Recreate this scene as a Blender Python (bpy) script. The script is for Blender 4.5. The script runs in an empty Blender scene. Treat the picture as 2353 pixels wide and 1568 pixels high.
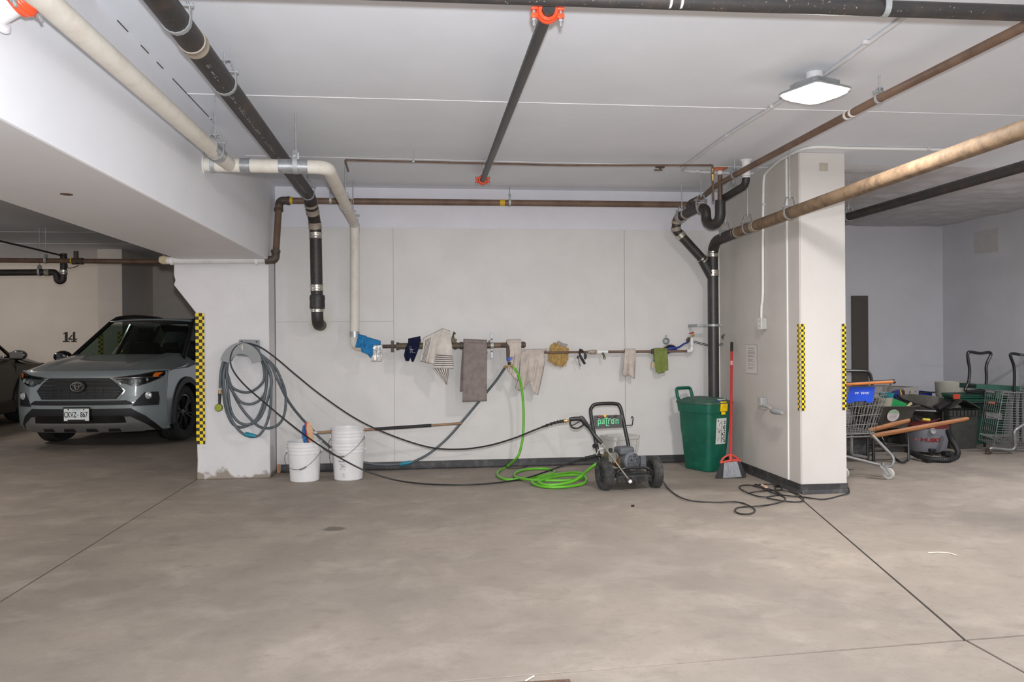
import bpy, bmesh, math, random
from mathutils import Vector, Matrix
random.seed(11)
scn = bpy.context.scene
COL = scn.collection
V = Vector
PI = math.pi

# ---------------------------------------------------------------- camera
F = 1833.0                                   # focal length in pixels of the 2353 px wide frame
def _rot(yaw, pit, rol):
    c, s = math.cos(yaw), math.sin(yaw); Rz = Matrix(((c, -s, 0), (s, c, 0), (0, 0, 1)))
    M = Matrix(((1, 0, 0), (0, 0, -1), (0, 1, 0)))
    c, s = math.cos(pit), math.sin(pit); Rx = Matrix(((1, 0, 0), (0, c, -s), (0, s, c)))
    c, s = math.cos(rol), math.sin(rol); Rr = Matrix(((c, -s, 0), (s, c, 0), (0, 0, 1)))
    return Rr @ Rx @ M @ Rz
RM = _rot(math.radians(6.528), math.radians(0.118), math.radians(-0.443))
RT = RM.transposed()
CAM = V((0, 0, 1.3))
cd = bpy.data.cameras.new('camera'); cam = bpy.data.objects.new('camera', cd); COL.objects.link(cam)
cd.sensor_fit = 'HORIZONTAL'; cd.sensor_width = 36.0; cd.lens = F * 36.0 / 2353.0
cd.clip_start = 0.05; cd.clip_end = 100
r, d, f = V(RM[0]), V(RM[1]), V(RM[2])
mw = Matrix.Identity(4)
for i in range(3):
    mw[i][0], mw[i][1], mw[i][2], mw[i][3] = r[i], -d[i], -f[i], CAM[i]
cam.matrix_world = mw
scn.camera = cam

# ---------------------------------------------------------------- world, lights, exposure
w = bpy.data.worlds.new('world'); scn.world = w; w.use_nodes = True
bg = w.node_tree.nodes['Background']; bg.inputs[0].default_value = (0.93, 0.96, 1.0, 1); bg.inputs[1].default_value = 0.64
def area(name, loc, size, power, aim=(0, 0, -1), col=(1, 1, 1), spread=180, sy=None):
    L = bpy.data.lights.new(name, 'AREA'); L.shape = 'RECTANGLE'; L.size = size; L.size_y = sy or size
    L.energy = power; L.color = col; L.spread = math.radians(spread)
    o = bpy.data.objects.new(name, L); COL.objects.link(o); o.location = loc
    o.rotation_euler = V(aim).to_track_quat('-Z', 'Y').to_euler(); return o
LAMP_STRENGTH = 52.0                                        # emission of the ceiling luminaire in view
area('camera_flash', (0.02, -0.02, 1.43), 0.07, 165, aim=(0.114, 1, 0.14), col=(0.92, 0.96, 1.0), spread=170)
area('lamp_behind_camera', (2.4, -3.6, 2.72), 0.3, 360, col=(1, .97, .93))  # added fill light for the whole room, no known fixture
area('fill_behind_camera_b', (-4.6, -3.2, 2.72), 0.3, 260, col=(1, .97, .93))  # second added fill, unseen, left of the first
area('lamp_left_bay', (-5.6, 5.7, 2.70), 0.3, 85, col=(1, .95, .90))
area('fill_left_bay_back', (-7.5, 12.4, 2.68), 0.3, 36, aim=(.1, .5, -1), col=(1, .92, .84))  # added out of view to brighten the bay's back wall
area('fill_storage', (5.9, 5.3, 2.72), 0.3, 95, col=(.97, .98, 1))  # unseen fill, added to lift the dim storage corner
vs = scn.view_settings
vs.view_transform = 'Standard'; vs.look = 'None'; vs.exposure = 0.2; vs.gamma = 1.0; vs.use_curve_mapping = False
scn.cycles.use_denoising = True
scn.cycles.max_bounces = 8; scn.cycles.diffuse_bounces = 5; scn.cycles.glossy_bounces = 3
scn.cycles.transparent_max_bounces = 12; scn.cycles.sample_clamp_indirect = 4.0
scn.cycles.caustics_reflective = False; scn.cycles.caustics_refractive = False

# ---------------------------------------------------------------- helpers
def ray(px, py):
    return RT @ V(((px - 1176.5) / F, (py - 784.0) / F, 1.0))
def at(px, py, X=None, Y=None, Z=None):      # the point of a plane in the room that a picture point shows
    dd = ray(px, py)
    t = (X - CAM.x) / dd.x if X is not None else (Y - CAM.y) / dd.y if Y is not None else (Z - CAM.z) / dd.z
    return CAM + dd * t
def ats(pts, **k): return [at(a, b, **k) for a, b in pts]
def proj(p):
    v = RM @ (V(p) - CAM); return (v.x / v.z * F + 1176.5, v.y / v.z * F + 784.0)
class Frame:                                  # a turned local frame (for things that stand at an angle)
    def __init__(s, loc, yaw):
        s.loc = V(loc); s.yaw = yaw; s.R = Matrix.Rotation(yaw, 3, 'Z'); s.Ri = s.R.transposed()
    def px(s, px, py, x=None, y=None, z=None):
        o = s.Ri @ (CAM - s.loc); dd = s.Ri @ ray(px, py)
        t = (x - o.x) / dd.x if x is not None else (y - o.y) / dd.y if y is not None else (z - o.z) / dd.z
        return o + dd * t
    def w(s, p): return s.R @ V(p) + s.loc
    def l(s, p): return s.Ri @ (V(p) - s.loc)
ORIG = {}
def lin(c):
    return tuple(((x / 255.0) / 12.92 if x / 255.0 <= 0.04045 else ((x / 255.0 + 0.055) / 1.055) ** 2.4) for x in c)
MATS = {}
def mat(name, rgb, rough=.5, metal=0, var=.12, scale=9, bump=0, rgb2=None, lo=.4, hi=.65, bscale=None, spec=.5, coat=0, stretch=None, extra=None):
    if name in MATS: return MATS[name]
    m = bpy.data.materials.new(name); m.use_nodes = True; nt = m.node_tree; N = nt.nodes; Lk = nt.links
    b = N['Principled BSDF']; b.inputs['Roughness'].default_value = rough; b.inputs['Metallic'].default_value = metal
    b.inputs['Specular IOR Level'].default_value = spec
    if coat: b.inputs['Coat Weight'].default_value = coat; b.inputs['Coat Roughness'].default_value = .08
    c = lin(rgb); tc = N.new('ShaderNodeTexCoord'); src = tc.outputs['Object']
    if stretch:
        mp = N.new('ShaderNodeMapping'); mp.inputs['Scale'].default_value = stretch; Lk.new(src, mp.inputs['Vector']); src = mp.outputs[0]
    nz = N.new('ShaderNodeTexNoise'); nz.inputs['Scale'].default_value = scale; nz.inputs['Detail'].default_value = 6; nz.inputs['Roughness'].default_value = .62
    Lk.new(src, nz.inputs['Vector'])
    rp = N.new('ShaderNodeValToRGB'); rp.color_ramp.elements[0].position = lo; rp.color_ramp.elements[1].position = hi
    if rgb2: c2 = lin(rgb2); a0, a1 = c, c2
    else: a0 = tuple(x * (1 - var) for x in c); a1 = tuple(min(1, x * (1 + var)) for x in c)
    rp.color_ramp.elements[0].color = (*a0, 1); rp.color_ramp.elements[1].color = (*a1, 1)
    Lk.new(nz.outputs['Fac'], rp.inputs[0]); Lk.new(rp.outputs[0], b.inputs['Base Color'])
    if bump:
        n2 = N.new('ShaderNodeTexNoise'); n2.inputs['Scale'].default_value = bscale or scale * 6; n2.inputs['Detail'].default_value = 5
        Lk.new(tc.outputs['Object'], n2.inputs['Vector'])
        bp = N.new('ShaderNodeBump'); bp.inputs['Strength'].default_value = min(1, bump); bp.inputs['Distance'].default_value = .004 * max(1, bump)
        Lk.new(n2.outputs['Fac'], bp.inputs['Height']); Lk.new(bp.outputs[0], b.inputs['Normal'])
    if extra: extra(nt, b, tc, rp)
    MATS[name] = m; return m
def emis(name, rgb, s):
    m = bpy.data.materials.new(name); m.use_nodes = True; b = m.node_tree.nodes['Principled BSDF']
    b.inputs['Base Color'].default_value = (.9, .9, .9, 1); b.inputs['Emission Color'].default_value = (*lin(rgb), 1); b.inputs['Emission Strength'].default_value = s
    return m
def glassy(name, tint, fac=.12, rough=.03):
    m = bpy.data.materials.new(name); m.use_nodes = True; nt = m.node_tree; N = nt.nodes
    N.remove(N['Principled BSDF']); t = N.new('ShaderNodeBsdfTransparent'); t.inputs[0].default_value = (*tint, 1)
    g = N.new('ShaderNodeBsdfGlossy'); g.inputs['Roughness'].default_value = rough
    fr = N.new('ShaderNodeFresnel'); fr.inputs[0].default_value = 1.45
    mx = N.new('ShaderNodeMixShader'); nt.links.new(fr.outputs[0], mx.inputs[0]); nt.links.new(t.outputs[0], mx.inputs[1]); nt.links.new(g.outputs[0], mx.inputs[2])
    nt.links.new(mx.outputs[0], N['Material Output'].inputs[0]); return m

def catmull(P, n=6, closed=False):
    P = [V(p) for p in P]; out = []
    m = len(P); seg = m if closed else m - 1
    for i in range(seg):
        p1, p2 = P[i], P[(i + 1) % m]
        p0 = P[i - 1] if (i > 0 or closed) else p1 * 2 - p2
        p3 = P[(i + 2) % m] if (i + 2 < m or closed) else p2 * 2 - p1
        for k in range(n):
            t = k / n
            out.append(.5 * ((2 * p1) + (p2 - p0) * t + (2 * p0 - 5 * p1 + 4 * p2 - p3) * t * t + (3 * p1 - p0 - 3 * p2 + p3) * t ** 3))
    if not closed: out.append(P[-1])
    return out
def fillet(P, R, n=6):
    P = [V(p) for p in P]; out = [P[0]]
    for i in range(1, len(P) - 1):
        a, b, c = P[i - 1], P[i], P[i + 1]; u, w_ = (a - b), (c - b); lu, lw = u.length, w_.length; u.normalize(); w_.normalize()
        rr = R[i - 1] if isinstance(R, (list, tuple)) else R
        ang = u.angle(w_); dd = min(rr / max(.05, math.tan(ang / 2)), lu * .49, lw * .49)
        p, q = b + u * dd, b + w_ * dd
        for k in range(n + 1):
            t = k / n; out.append(p * (1 - t) ** 2 + b * 2 * t * (1 - t) + q * t * t)
    out.append(P[-1]); return out

class MB:
    def __init__(s): s.v = []; s.f = []; s.uv = {}
    def add(s, vs, fs):
        o = len(s.v); s.v += [V(x) for x in vs]; s.f += [tuple(i + o for i in q) for q in fs]; return s
    def box(s, c, sz, R=None):
        c = V(c); x, y, z = (k / 2 for k in sz)
        vs = [V((a * x, b * y, d * z)) for a in (-1, 1) for b in (-1, 1) for d in (-1, 1)]
        if R is not None: vs = [R @ q for q in vs]
        return s.add([q + c for q in vs], [(0, 1, 3, 2), (4, 6, 7, 5), (0, 4, 5, 1), (2, 3, 7, 6), (0, 2, 6, 4), (1, 5, 7, 3)])
    def span(s, a, b):                        # box from corner to corner
        return s.box([(p + q) / 2 for p, q in zip(a, b)], [abs(p - q) for p, q in zip(a, b)])
    def tube(s, P, r, n=12, cap=True, closed=False, sq=None):
        P = [V(p) for p in P]; m = len(P); rings = []; T = []
        for i in range(m):
            a = P[(i - 1) % m] if (i > 0 or closed) else P[i]; b = P[(i + 1) % m] if (i < m - 1 or closed) else P[i]
            t = (b - a); t = t.normalized() if t.length > 1e-9 else (T[-1] if T else V((0, 0, 1))); T.append(t)
        u = T[0].orthogonal().normalized()
        if abs(T[0].z) < .9: u = (V((0, 0, 1)) - T[0] * T[0].z).normalized()
        for i in range(m):
            u = (u - T[i] * u.dot(T[i])); u = u.normalized() if u.length > 1e-6 else T[i].orthogonal().normalized()
            w_ = T[i].cross(u); rr = r[i] if isinstance(r, (list, tuple)) else r
            rings.append([P[i] + (u * math.cos(2 * PI * k / n) + w_ * math.sin(2 * PI * k / n)) * rr for k in range(n)])
        return s.loft(rings, cap and not closed, wrap=closed)
    def loft(s, rings, cap=True, wrap=False, ring_closed=True):
        n = len(rings[0]); vs = [p for r_ in rings for p in r_]; fs = []; m = len(rings)
        for i in range(m if wrap else m - 1):
            j = (i + 1) % m
            for k in range(n if ring_closed else n - 1):
                l = (k + 1) % n; fs.append((i * n + k, i * n + l, j * n + l, j * n + k))
        if cap: fs.append(tuple(range(n - 1, -1, -1))); fs.append(tuple((m - 1) * n + k for k in range(n)))
        return s.add(vs, fs)
    def lathe(s, prof, o=(0, 0, 0), axis=(0, 0, 1), n=24, cap=True):
        o = V(o); q = V((0, 0, 1)).rotation_difference(V(axis).normalized())
        rings = [[o + q @ V((r_ * math.cos(2 * PI * k / n), r_ * math.sin(2 * PI * k / n), z)) for k in range(n)] for r_, z in prof]
        return s.loft(rings, cap)
    def cyl(s, a, b, r, n=16, r2=None): return s.tube([a, b], [r, r if r2 is None else r2], n)
    def prism(s, poly, o, ux, uy, dv):        # a polygon in the plane ux/uy, thickened along dv
        o, ux, uy, dv = V(o), V(ux), V(uy), V(dv); n = len(poly)
        A = [o + ux * p[0] + uy * p[1] for p in poly]; B = [p + dv for p in A]
        return s.add(A + B, [tuple(range(n)), tuple(range(2 * n - 1, n - 1, -1))] + [(k, k + n, (k + 1) % n + n, (k + 1) % n) for k in range(n)])
    def slab(s, pts, dv):                     # any planar 3-D polygon, thickened along dv
        A = [V(p) for p in pts]; B = [p + V(dv) for p in A]; n = len(A)
        return s.add(A + B, [tuple(range(n)), tuple(range(2 * n - 1, n - 1, -1))] + [(k, k + n, (k + 1) % n + n, (k + 1) % n) for k in range(n)])
    def grid(s, fn, nu, nv, skip=None, uv=None):
        o = len(s.v); vs = [V(fn(i / nu, j / nv)) for j in range(nv + 1) for i in range(nu + 1)]; fs = []
        for j in range(nv):
            for i in range(nu):
                a = j * (nu + 1) + i
                if skip and skip((vs[a] + vs[a + nu + 2]) / 2): continue
                fs.append((a, a + 1, a + nu + 2, a + nu + 1))
        if uv:
            for j in range(nv + 1):
                for i in range(nu + 1): s.uv[o + j * (nu + 1) + i] = uv(i / nu, j / nv)
        return s.add(vs, fs)
    def strip(s, P, axis, w_, t, closed=False):
        P = [V(p) for p in P]; ax = V(axis).normalized(); m = len(P); rings = []
        for i in range(m):
            a = P[(i - 1) % m] if (i > 0 or closed) else P[i]; b = P[(i + 1) % m] if (i < m - 1 or closed) else P[i]
            tn = (b - a).normalized(); nn = ax.cross(tn).normalized()
            rings.append([P[i] + ax * (w_ / 2) + nn * (t / 2), P[i] - ax * (w_ / 2) + nn * (t / 2), P[i] - ax * (w_ / 2) - nn * (t / 2), P[i] + ax * (w_ / 2) - nn * (t / 2)])
        return s.loft(rings, not closed, wrap=closed)
    def rbox(s, c, sz, rad, R=None, n=4, taper=1.0):   # box whose vertical edges are rounded; taper scales the bottom
        c = V(c); rings = []
        for z, k in ((-sz[2] / 2, taper), (sz[2] / 2, 1.0)):
            rings.append(rrect(sz[0] * k, sz[1] * k, rad * k, z, n))
        vs = [[(R @ p if R is not None else p) + c for p in r_] for r_ in rings]
        return s.loft(vs)
    def build(s, name, m, parent=None, smooth=35, bevel=0, solid=0, sub=0, fixn=True):
        off = V((0, 0, 0)); loc = None
        if parent is not None: off = ORIG[parent.name]
        else:
            xs = [p.x for p in s.v]; ys = [p.y for p in s.v]; zs = [p.z for p in s.v]
            off = V(((min(xs) + max(xs)) / 2, (min(ys) + max(ys)) / 2, min(zs))); loc = off
        me = bpy.data.meshes.new(name); me.from_pydata([p - off for p in s.v], [], s.f)
        if s.uv:
            ul = me.uv_layers.new(name='uv')
            for lp in me.loops: ul.data[lp.index].uv = s.uv.get(lp.vertex_index, (0, 0))
        if fixn:
            bm = bmesh.new(); bm.from_mesh(me); bmesh.ops.recalc_face_normals(bm, faces=bm.faces); bm.to_mesh(me); bm.free()
        if smooth:
            me.polygons.foreach_set('use_smooth', [True] * len(me.polygons)); me.set_sharp_from_angle(angle=math.radians(smooth))
        me.materials.append(m)
        o = bpy.data.objects.new(name, me); COL.objects.link(o)
        if parent is not None: o.parent = parent
        else: o.location = loc
        ORIG[o.name] = off
        if bevel:
            b = o.modifiers.new('bevel', 'BEVEL'); b.width = bevel; b.segments = 2; b.limit_method = 'ANGLE'; b.angle_limit = .6
        if solid:
            b = o.modifiers.new('solid', 'SOLIDIFY'); b.thickness = solid; b.offset = 0
        if sub:
            b = o.modifiers.new('sub', 'SUBSURF'); b.levels = sub; b.render_levels = sub
        return o
def rrect(w_, d_, rad, z, n=4):
    out = []
    for cx, cy, a0 in ((1, 1, 0), (-1, 1, 90), (-1, -1, 180), (1, -1, 270)):
        for k in range(n + 1):
            a = math.radians(a0 + 90 * k / n)
            out.append(V((cx * (w_ / 2 - rad) + rad * math.cos(a), cy * (d_ / 2 - rad) + rad * math.sin(a), z)))
    return out
def tag(o, label, cat, group=None, kind=None):
    o['label'] = label; o['category'] = cat
    if group: o['group'] = group
    if kind: o['kind'] = kind
    return o
def thing(name, label, cat, loc=(0, 0, 0), yaw=0, group=None, frame=None):
    o = bpy.data.objects.new(name, None); COL.objects.link(o); o.empty_display_size = .1
    if frame is not None: o.location = frame.loc; o.rotation_euler = (0, 0, frame.yaw); ORIG[o.name] = V((0, 0, 0))
    else: o.location = loc; ORIG[o.name] = V(loc)
    return tag(o, label, cat, group)
def struct(o): o['kind'] = 'structure'; return o
def text(s, size, depth=.001, bold=0.0, narrow=1.0):
    cu = bpy.data.curves.new('lettering', 'FONT'); cu.body = s; cu.size = size; cu.extrude = depth / 2; cu.offset = bold; cu.align_x = 'CENTER'; cu.align_y = 'CENTER'
    o = bpy.data.objects.new('lettering', cu); COL.objects.link(o)
    bpy.context.view_layer.update()
    me = bpy.data.meshes.new_from_object(o.evaluated_get(bpy.context.evaluated_depsgraph_get()))
    vs = [V((q.co.x * narrow, q.co.y, q.co.z)) for q in me.vertices]; fs = [tuple(p.vertices) for p in me.polygons]
    bpy.data.objects.remove(o); bpy.data.curves.remove(cu); bpy.data.meshes.remove(me)
    return vs, fs
def lettering(name, s, size, o, ux, uy, m, parent, bold=0.0, narrow=1.0, depth=.001):
    vs, fs = text(s, size, depth, bold, narrow); ux, uy = V(ux).normalized(), V(uy).normalized(); un = ux.cross(uy)
    b = MB(); b.add([V(o) + ux * p.x + uy * p.y + un * p.z for p in vs], fs)
    return b.build(name, m, parent, smooth=0, fixn=False)
# ================================================================ materials of the room
def stains(pts):
    def ex(nt, b, tc, rp):
        N, Lk = nt.nodes, nt.links; cur = rp.outputs[0]
        geo = N.new('ShaderNodeNewGeometry')
        nz = N.new('ShaderNodeTexNoise'); nz.inputs['Scale'].default_value = 9; nz.inputs['Detail'].default_value = 5; Lk.new(geo.outputs['Position'], nz.inputs['Vector'])
        for (p, rx, ry, col, amt, edge) in pts:
            mp = N.new('ShaderNodeMapping'); mp.inputs['Location'].default_value = (-p[0] / rx, -p[1] / ry, 0); mp.inputs['Scale'].default_value = (1 / rx, 1 / ry, 0)
            Lk.new(geo.outputs['Position'], mp.inputs['Vector'])
            ln = N.new('ShaderNodeVectorMath'); ln.operation = 'LENGTH'; Lk.new(mp.outputs[0], ln.inputs[0])
            ad = N.new('ShaderNodeMath'); ad.operation = 'MULTIPLY_ADD'; Lk.new(nz.outputs['Fac'], ad.inputs[0]); ad.inputs[1].default_value = 1.1; Lk.new(ln.outputs['Value'], ad.inputs[2])
            mr = N.new('ShaderNodeMapRange'); mr.inputs['From Min'].default_value = 1.5 - edge; mr.inputs['From Max'].default_value = 1.5 + edge; mr.inputs['To Min'].default_value = amt; mr.inputs['To Max'].default_value = 0
            Lk.new(ad.outputs[0], mr.inputs['Value'])
            mx = N.new('ShaderNodeMix'); mx.data_type = 'RGBA'; Lk.new(mr.outputs[0], mx.inputs['Factor']); Lk.new(cur, mx.inputs['A']); mx.inputs['B'].default_value = (*lin(col), 1); cur = mx.outputs['Result']
        Lk.new(cur, b.inputs['Base Color'])
    return ex
def floor_extra(nt, b, tc, rp):
    N, Lk = nt.nodes, nt.links
    geo = N.new('ShaderNodeNewGeometry')
    def noise(sc, det, stretch, lo, hi, amt, col, cur):
        mp = N.new('ShaderNodeMapping'); mp.inputs['Scale'].default_value = stretch; Lk.new(geo.outputs['Position'], mp.inputs['Vector'])
        nz = N.new('ShaderNodeTexNoise'); nz.inputs['Scale'].default_value = sc; nz.inputs['Detail'].default_value = det; nz.inputs['Roughness'].default_value = .6; nz.inputs['Distortion'].default_value = .4
        Lk.new(mp.outputs[0], nz.inputs['Vector'])
        mr = N.new('ShaderNodeMapRange'); mr.inputs['From Min'].default_value = lo; mr.inputs['From Max'].default_value = hi; mr.inputs['To Min'].default_value = 0; mr.inputs['To Max'].default_value = amt
        Lk.new(nz.outputs['Fac'], mr.inputs['Value'])
        mx = N.new('ShaderNodeMix'); mx.data_type = 'RGBA'; Lk.new(mr.outputs[0], mx.inputs['Factor']); Lk.new(cur, mx.inputs['A']); mx.inputs['B'].default_value = (*lin(col), 1)
        return mx.outputs['Result']
    cur = noise(.9, 6, (1, .9, 1), .44, .70, .6, (122, 114, 109), rp.outputs[0])
    cur = noise(2.6, 7, (1, 1.1, 1), .5, .76, .65, (178, 167, 156), cur)
    cur = noise(6.5, 8, (.8, 1.2, 1), .54, .78, .5, (116, 108, 102), cur)
    cur = noise(22, 6, (1, 1, 1), .52, .75, .35, (128, 119, 112), cur)
    cur = noise(110, 3, (1, 1, 1), .55, .75, .4, (118, 110, 104), cur)
    s = at(768, 1216, Z=0); d = at(1215, 1553, Z=0)
    for (p, rx, ry, col, amt, edge, nsc) in (((s.x, s.y), .10, .075, (88, 82, 78), .75, .12, 9), ((1.2, 4.6), 1.0, .5, (128, 120, 115), .35, .5, 3), ((-.6, 4.2), .9, .4, (128, 120, 114), .3, .5, 3),
                                         ((4.6, 5.2), 1.0, .35, (106, 100, 96), .45, .5, 3), ((1.8, 6.7), .55, .3, (124, 116, 110), .5, .4, 4), ((.3, 7.4), 1.3, .22, (140, 128, 116), .35, .5, 4)):
        mp = N.new('ShaderNodeMapping'); mp.inputs['Location'].default_value = (-p[0] / rx, -p[1] / ry, 0); mp.inputs['Scale'].default_value = (1 / rx, 1 / ry, 0); Lk.new(geo.outputs['Position'], mp.inputs['Vector'])
        ln = N.new('ShaderNodeVectorMath'); ln.operation = 'LENGTH'; Lk.new(mp.outputs[0], ln.inputs[0])
        nz = N.new('ShaderNodeTexNoise'); nz.inputs['Scale'].default_value = nsc; nz.inputs['Detail'].default_value = 6; Lk.new(geo.outputs['Position'], nz.inputs['Vector'])
        ad = N.new('ShaderNodeMath'); ad.operation = 'MULTIPLY_ADD'; Lk.new(nz.outputs['Fac'], ad.inputs[0]); ad.inputs[1].default_value = 1.4; Lk.new(ln.outputs['Value'], ad.inputs[2])
        mr = N.new('ShaderNodeMapRange'); mr.inputs['From Min'].default_value = 1.5 - edge; mr.inputs['From Max'].default_value = 1.5 + edge; mr.inputs['To Min'].default_value = amt; mr.inputs['To Max'].default_value = 0
        Lk.new(ad.outputs[0], mr.inputs['Value'])
        mx = N.new('ShaderNodeMix'); mx.data_type = 'RGBA'; Lk.new(mr.outputs[0], mx.inputs['Factor']); Lk.new(cur, mx.inputs['A']); mx.inputs['B'].default_value = (*lin(col), 1); cur = mx.outputs['Result']
    Lk.new(cur, b.inputs['Base Color'])
M_FLOOR = mat('floor_concrete', (153, 142, 131), .62, var=.07, scale=1.6, bump=.25, bscale=40, spec=.3, extra=floor_extra)
M_JOINT = mat('joint_dirt', (42, 37, 33), .9)
M_WALL = mat('white_paint_board', (212, 208, 205), .55, var=.035, scale=2.2, bump=.25, bscale=90, spec=.3)
M_BAND = mat('white_paint_concrete', (216, 214, 220), .6, var=.03, scale=2.5, bump=.2, bscale=70, spec=.25)
M_SIDE = mat('white_paint_side', (206, 199, 192), .5, var=.04, scale=1.5, bump=.15, bscale=90, spec=.35)
M_CEIL = mat('ceiling_paint', (228, 231, 238), .75, var=.025, scale=1.2, bump=.12, bscale=70, spec=.2)
M_BEAM = mat('beam_paint', (226, 226, 230), .6, var=.025, scale=1.0, bump=.12, bscale=60, spec=.25)
def pillar_dirt(nt, b, tc, rp):
    N, Lk = nt.nodes, nt.links; geo = N.new('ShaderNodeNewGeometry')
    sp = N.new('ShaderNodeSeparateXYZ'); Lk.new(geo.outputs['Position'], sp.inputs[0])
    nz = N.new('ShaderNodeTexNoise'); nz.inputs['Scale'].default_value = 7; nz.inputs['Detail'].default_value = 7; Lk.new(geo.outputs['Position'], nz.inputs['Vector'])
    ad = N.new('ShaderNodeMath'); ad.operation = 'MULTIPLY_ADD'; Lk.new(nz.outputs['Fac'], ad.inputs[0]); ad.inputs[1].default_value = -.32; Lk.new(sp.outputs['Z'], ad.inputs[2])
    mr = N.new('ShaderNodeMapRange'); mr.inputs['From Min'].default_value = -.12; mr.inputs['From Max'].default_value = -.085; mr.inputs['To Min'].default_value = .9; mr.inputs['To Max'].default_value = 0
    Lk.new(ad.outputs[0], mr.inputs['Value'])
    mx = N.new('ShaderNodeMix'); mx.data_type = 'RGBA'; Lk.new(mr.outputs[0], mx.inputs['Factor']); Lk.new(rp.outputs[0], mx.inputs['A']); mx.inputs['B'].default_value = (*lin((140, 128, 114)), 1)
    n3 = N.new('ShaderNodeTexNoise'); n3.inputs['Scale'].default_value = 55; n3.inputs['Detail'].default_value = 2; Lk.new(geo.outputs['Position'], n3.inputs['Vector'])
    m3 = N.new('ShaderNodeMapRange'); m3.inputs['From Min'].default_value = .68; m3.inputs['From Max'].default_value = .74; m3.inputs['To Max'].default_value = .55; Lk.new(n3.outputs['Fac'], m3.inputs['Value'])
    mx2 = N.new('ShaderNodeMix'); mx2.data_type = 'RGBA'; Lk.new(m3.outputs[0], mx2.inputs['Factor']); Lk.new(mx.outputs['Result'], mx2.inputs['A']); mx2.inputs['B'].default_value = (*lin((150, 142, 136)), 1)
    Lk.new(mx2.outputs['Result'], b.inputs['Base Color'])
M_PILLAR = mat('pillar_paint', (216, 213, 214), .7, var=.03, scale=3, bump=.4, bscale=45, spec=.25, extra=pillar_dirt)
M_BAYWALL = mat('bay_wall_paint', (206, 196, 186), .7, var=.03, scale=1.5)
M_STORE = mat('storage_wall_paint', (204, 203, 207), .75, var=.04, scale=1.2, bump=.15, bscale=60)
M_BASE = mat('black_rubber_base', (52, 50, 52), .55, var=.25, scale=12, rgb2=(96, 92, 90), lo=.5, hi=.8)
M_SPRAY = mat('sprayed_insulation', (196, 194, 196), .9, var=.06, scale=5, bump=1.5, bscale=22)
M_TOE = mat('baseboard_toe', (120, 112, 104), .8)

ZC, YW, XL, XR, YC, ZB = 2.833, 8.10, -1.425, 3.13, 6.30, 2.07
# ---------------------------------------------------------------- floor in saw-cut slabs
bm = MB(); bm.span((-16, -9, -.30), (12, 20, -.005)); floor = struct(bm.build('floor', M_JOINT))
def clip(poly, nx, ny, c):                   # keep the half plane nx*x+ny*y <= c
    out = []
    for i in range(len(poly)):
        a, b = poly[i], poly[(i + 1) % len(poly)]; da, db = nx * a[0] + ny * a[1] - c, nx * b[0] + ny * b[1] - c
        if da <= 0: out.append(a)
        if (da < 0 < db) or (db < 0 < da):
            t = da / (da - db); out.append((a[0] + (b[0] - a[0]) * t, a[1] + (b[1] - a[1]) * t))
    return out
G = .0065
def side(poly, p, q, s):
    nx, ny = (q[1] - p[1]), -(q[0] - p[0]); l = math.hypot(nx, ny); nx, ny = nx / l * s, ny / l * s
    return clip(poly, nx, ny, nx * p[0] + ny * p[1] - G)
dom = [(-16, -9), (12, -9), (12, 20), (-16, 20)]
xa = ((.907, 3.086), (2.585, 3.178)); xd = ((2.302, 3.171), (2.992, 5.967)); xb = ((2.302, 0), (2.302, 3))
left = side(dom, (-2.112, 0), (-2.112, 1), 1); rest = side(dom, (-2.112, 0), (-2.112, 1), -1)
slabs = [left]
for s1 in (1, -1):
    h = side(rest, xa[0], xa[1], s1)
    back = sum(p[1] for p in h) / len(h) > 2
    for s2 in (1, -1): slabs.append(side(h, *(xd if back else xb), s2))
for p in slabs:
    m = MB(); m.slab([(x, y, 0) for x, y in p], (0, 0, -.02)); m.build('slab', M_FLOOR, floor, smooth=0)
# floor drain at the front edge
M_RUST = mat('rusty_iron', (110, 84, 66), .8, var=.3, scale=30, rgb2=(70, 58, 50), bump=.5)
g0 = at(1210, 1566, Z=0)
dr = thing('floor_drain', 'rusty iron floor drain grate set flush in the concrete floor', 'drain', (g0.x, g0.y - .09, .0))
m = MB(); m.span((g0.x - .165, g0.y - .18, -.004), (g0.x + .165, g0.y - .005, .0015)); m.build('drain_frame', M_RUST, dr)
for i in range(9):
    m = MB(); x = g0.x - .135 + i * .033; m.span((x, g0.y - .165, .0015), (x + .017, g0.y - .02, .006)); m.build('grate_bar', M_RUST, dr)
# little things lying on the floor
M_STRAW = mat('pale_straw', (225, 215, 200), .8)
m = MB(); m.tube(ats([(1208, 1565), (1227, 1554)], Z=.006), .003, 6); tag(m.build('straw', M_STRAW), 'thin pale straw lying on the floor beside the drain', 'straw')
m = MB(); m.tube(catmull(ats([(2133, 1271), (2160, 1270), (2183, 1272), (2198, 1277)], Z=.004), 4), .0035, 6); tag(m.build('string', M_STRAW), 'short white string lying on the bare floor', 'string')
m = MB(); m.rbox(at(1454, 1163, Z=.008), (.025, .014, .014), .006, n=3); tag(m.build('dirt_clump', M_JOINT), 'dark clump of dirt on the floor before the pressure washer', 'dirt')

# ---------------------------------------------------------------- walls
m = MB(); m.span((XL - .001, YW + .014, 0), (XR + .3, YW + .35, ZC)); wb = struct(m.build('wall_back', M_BAND, smooth=0))
gp = .003
for x0, x1, z0, z1 in ((XL, -.268, 1.49, 2.43), (XL, -.268, .0, 1.49), (-.268, 2.108, .0, 2.43), (2.108, XR, .0, 2.43)):
    m = MB(); m.span((x0 + gp * .5, YW, z0 + gp * .5), (x1 - gp * .5, YW + .016, z1 - gp * .5)); m.build('panel', M_WALL, wb, smooth=0, bevel=.0015)
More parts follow.
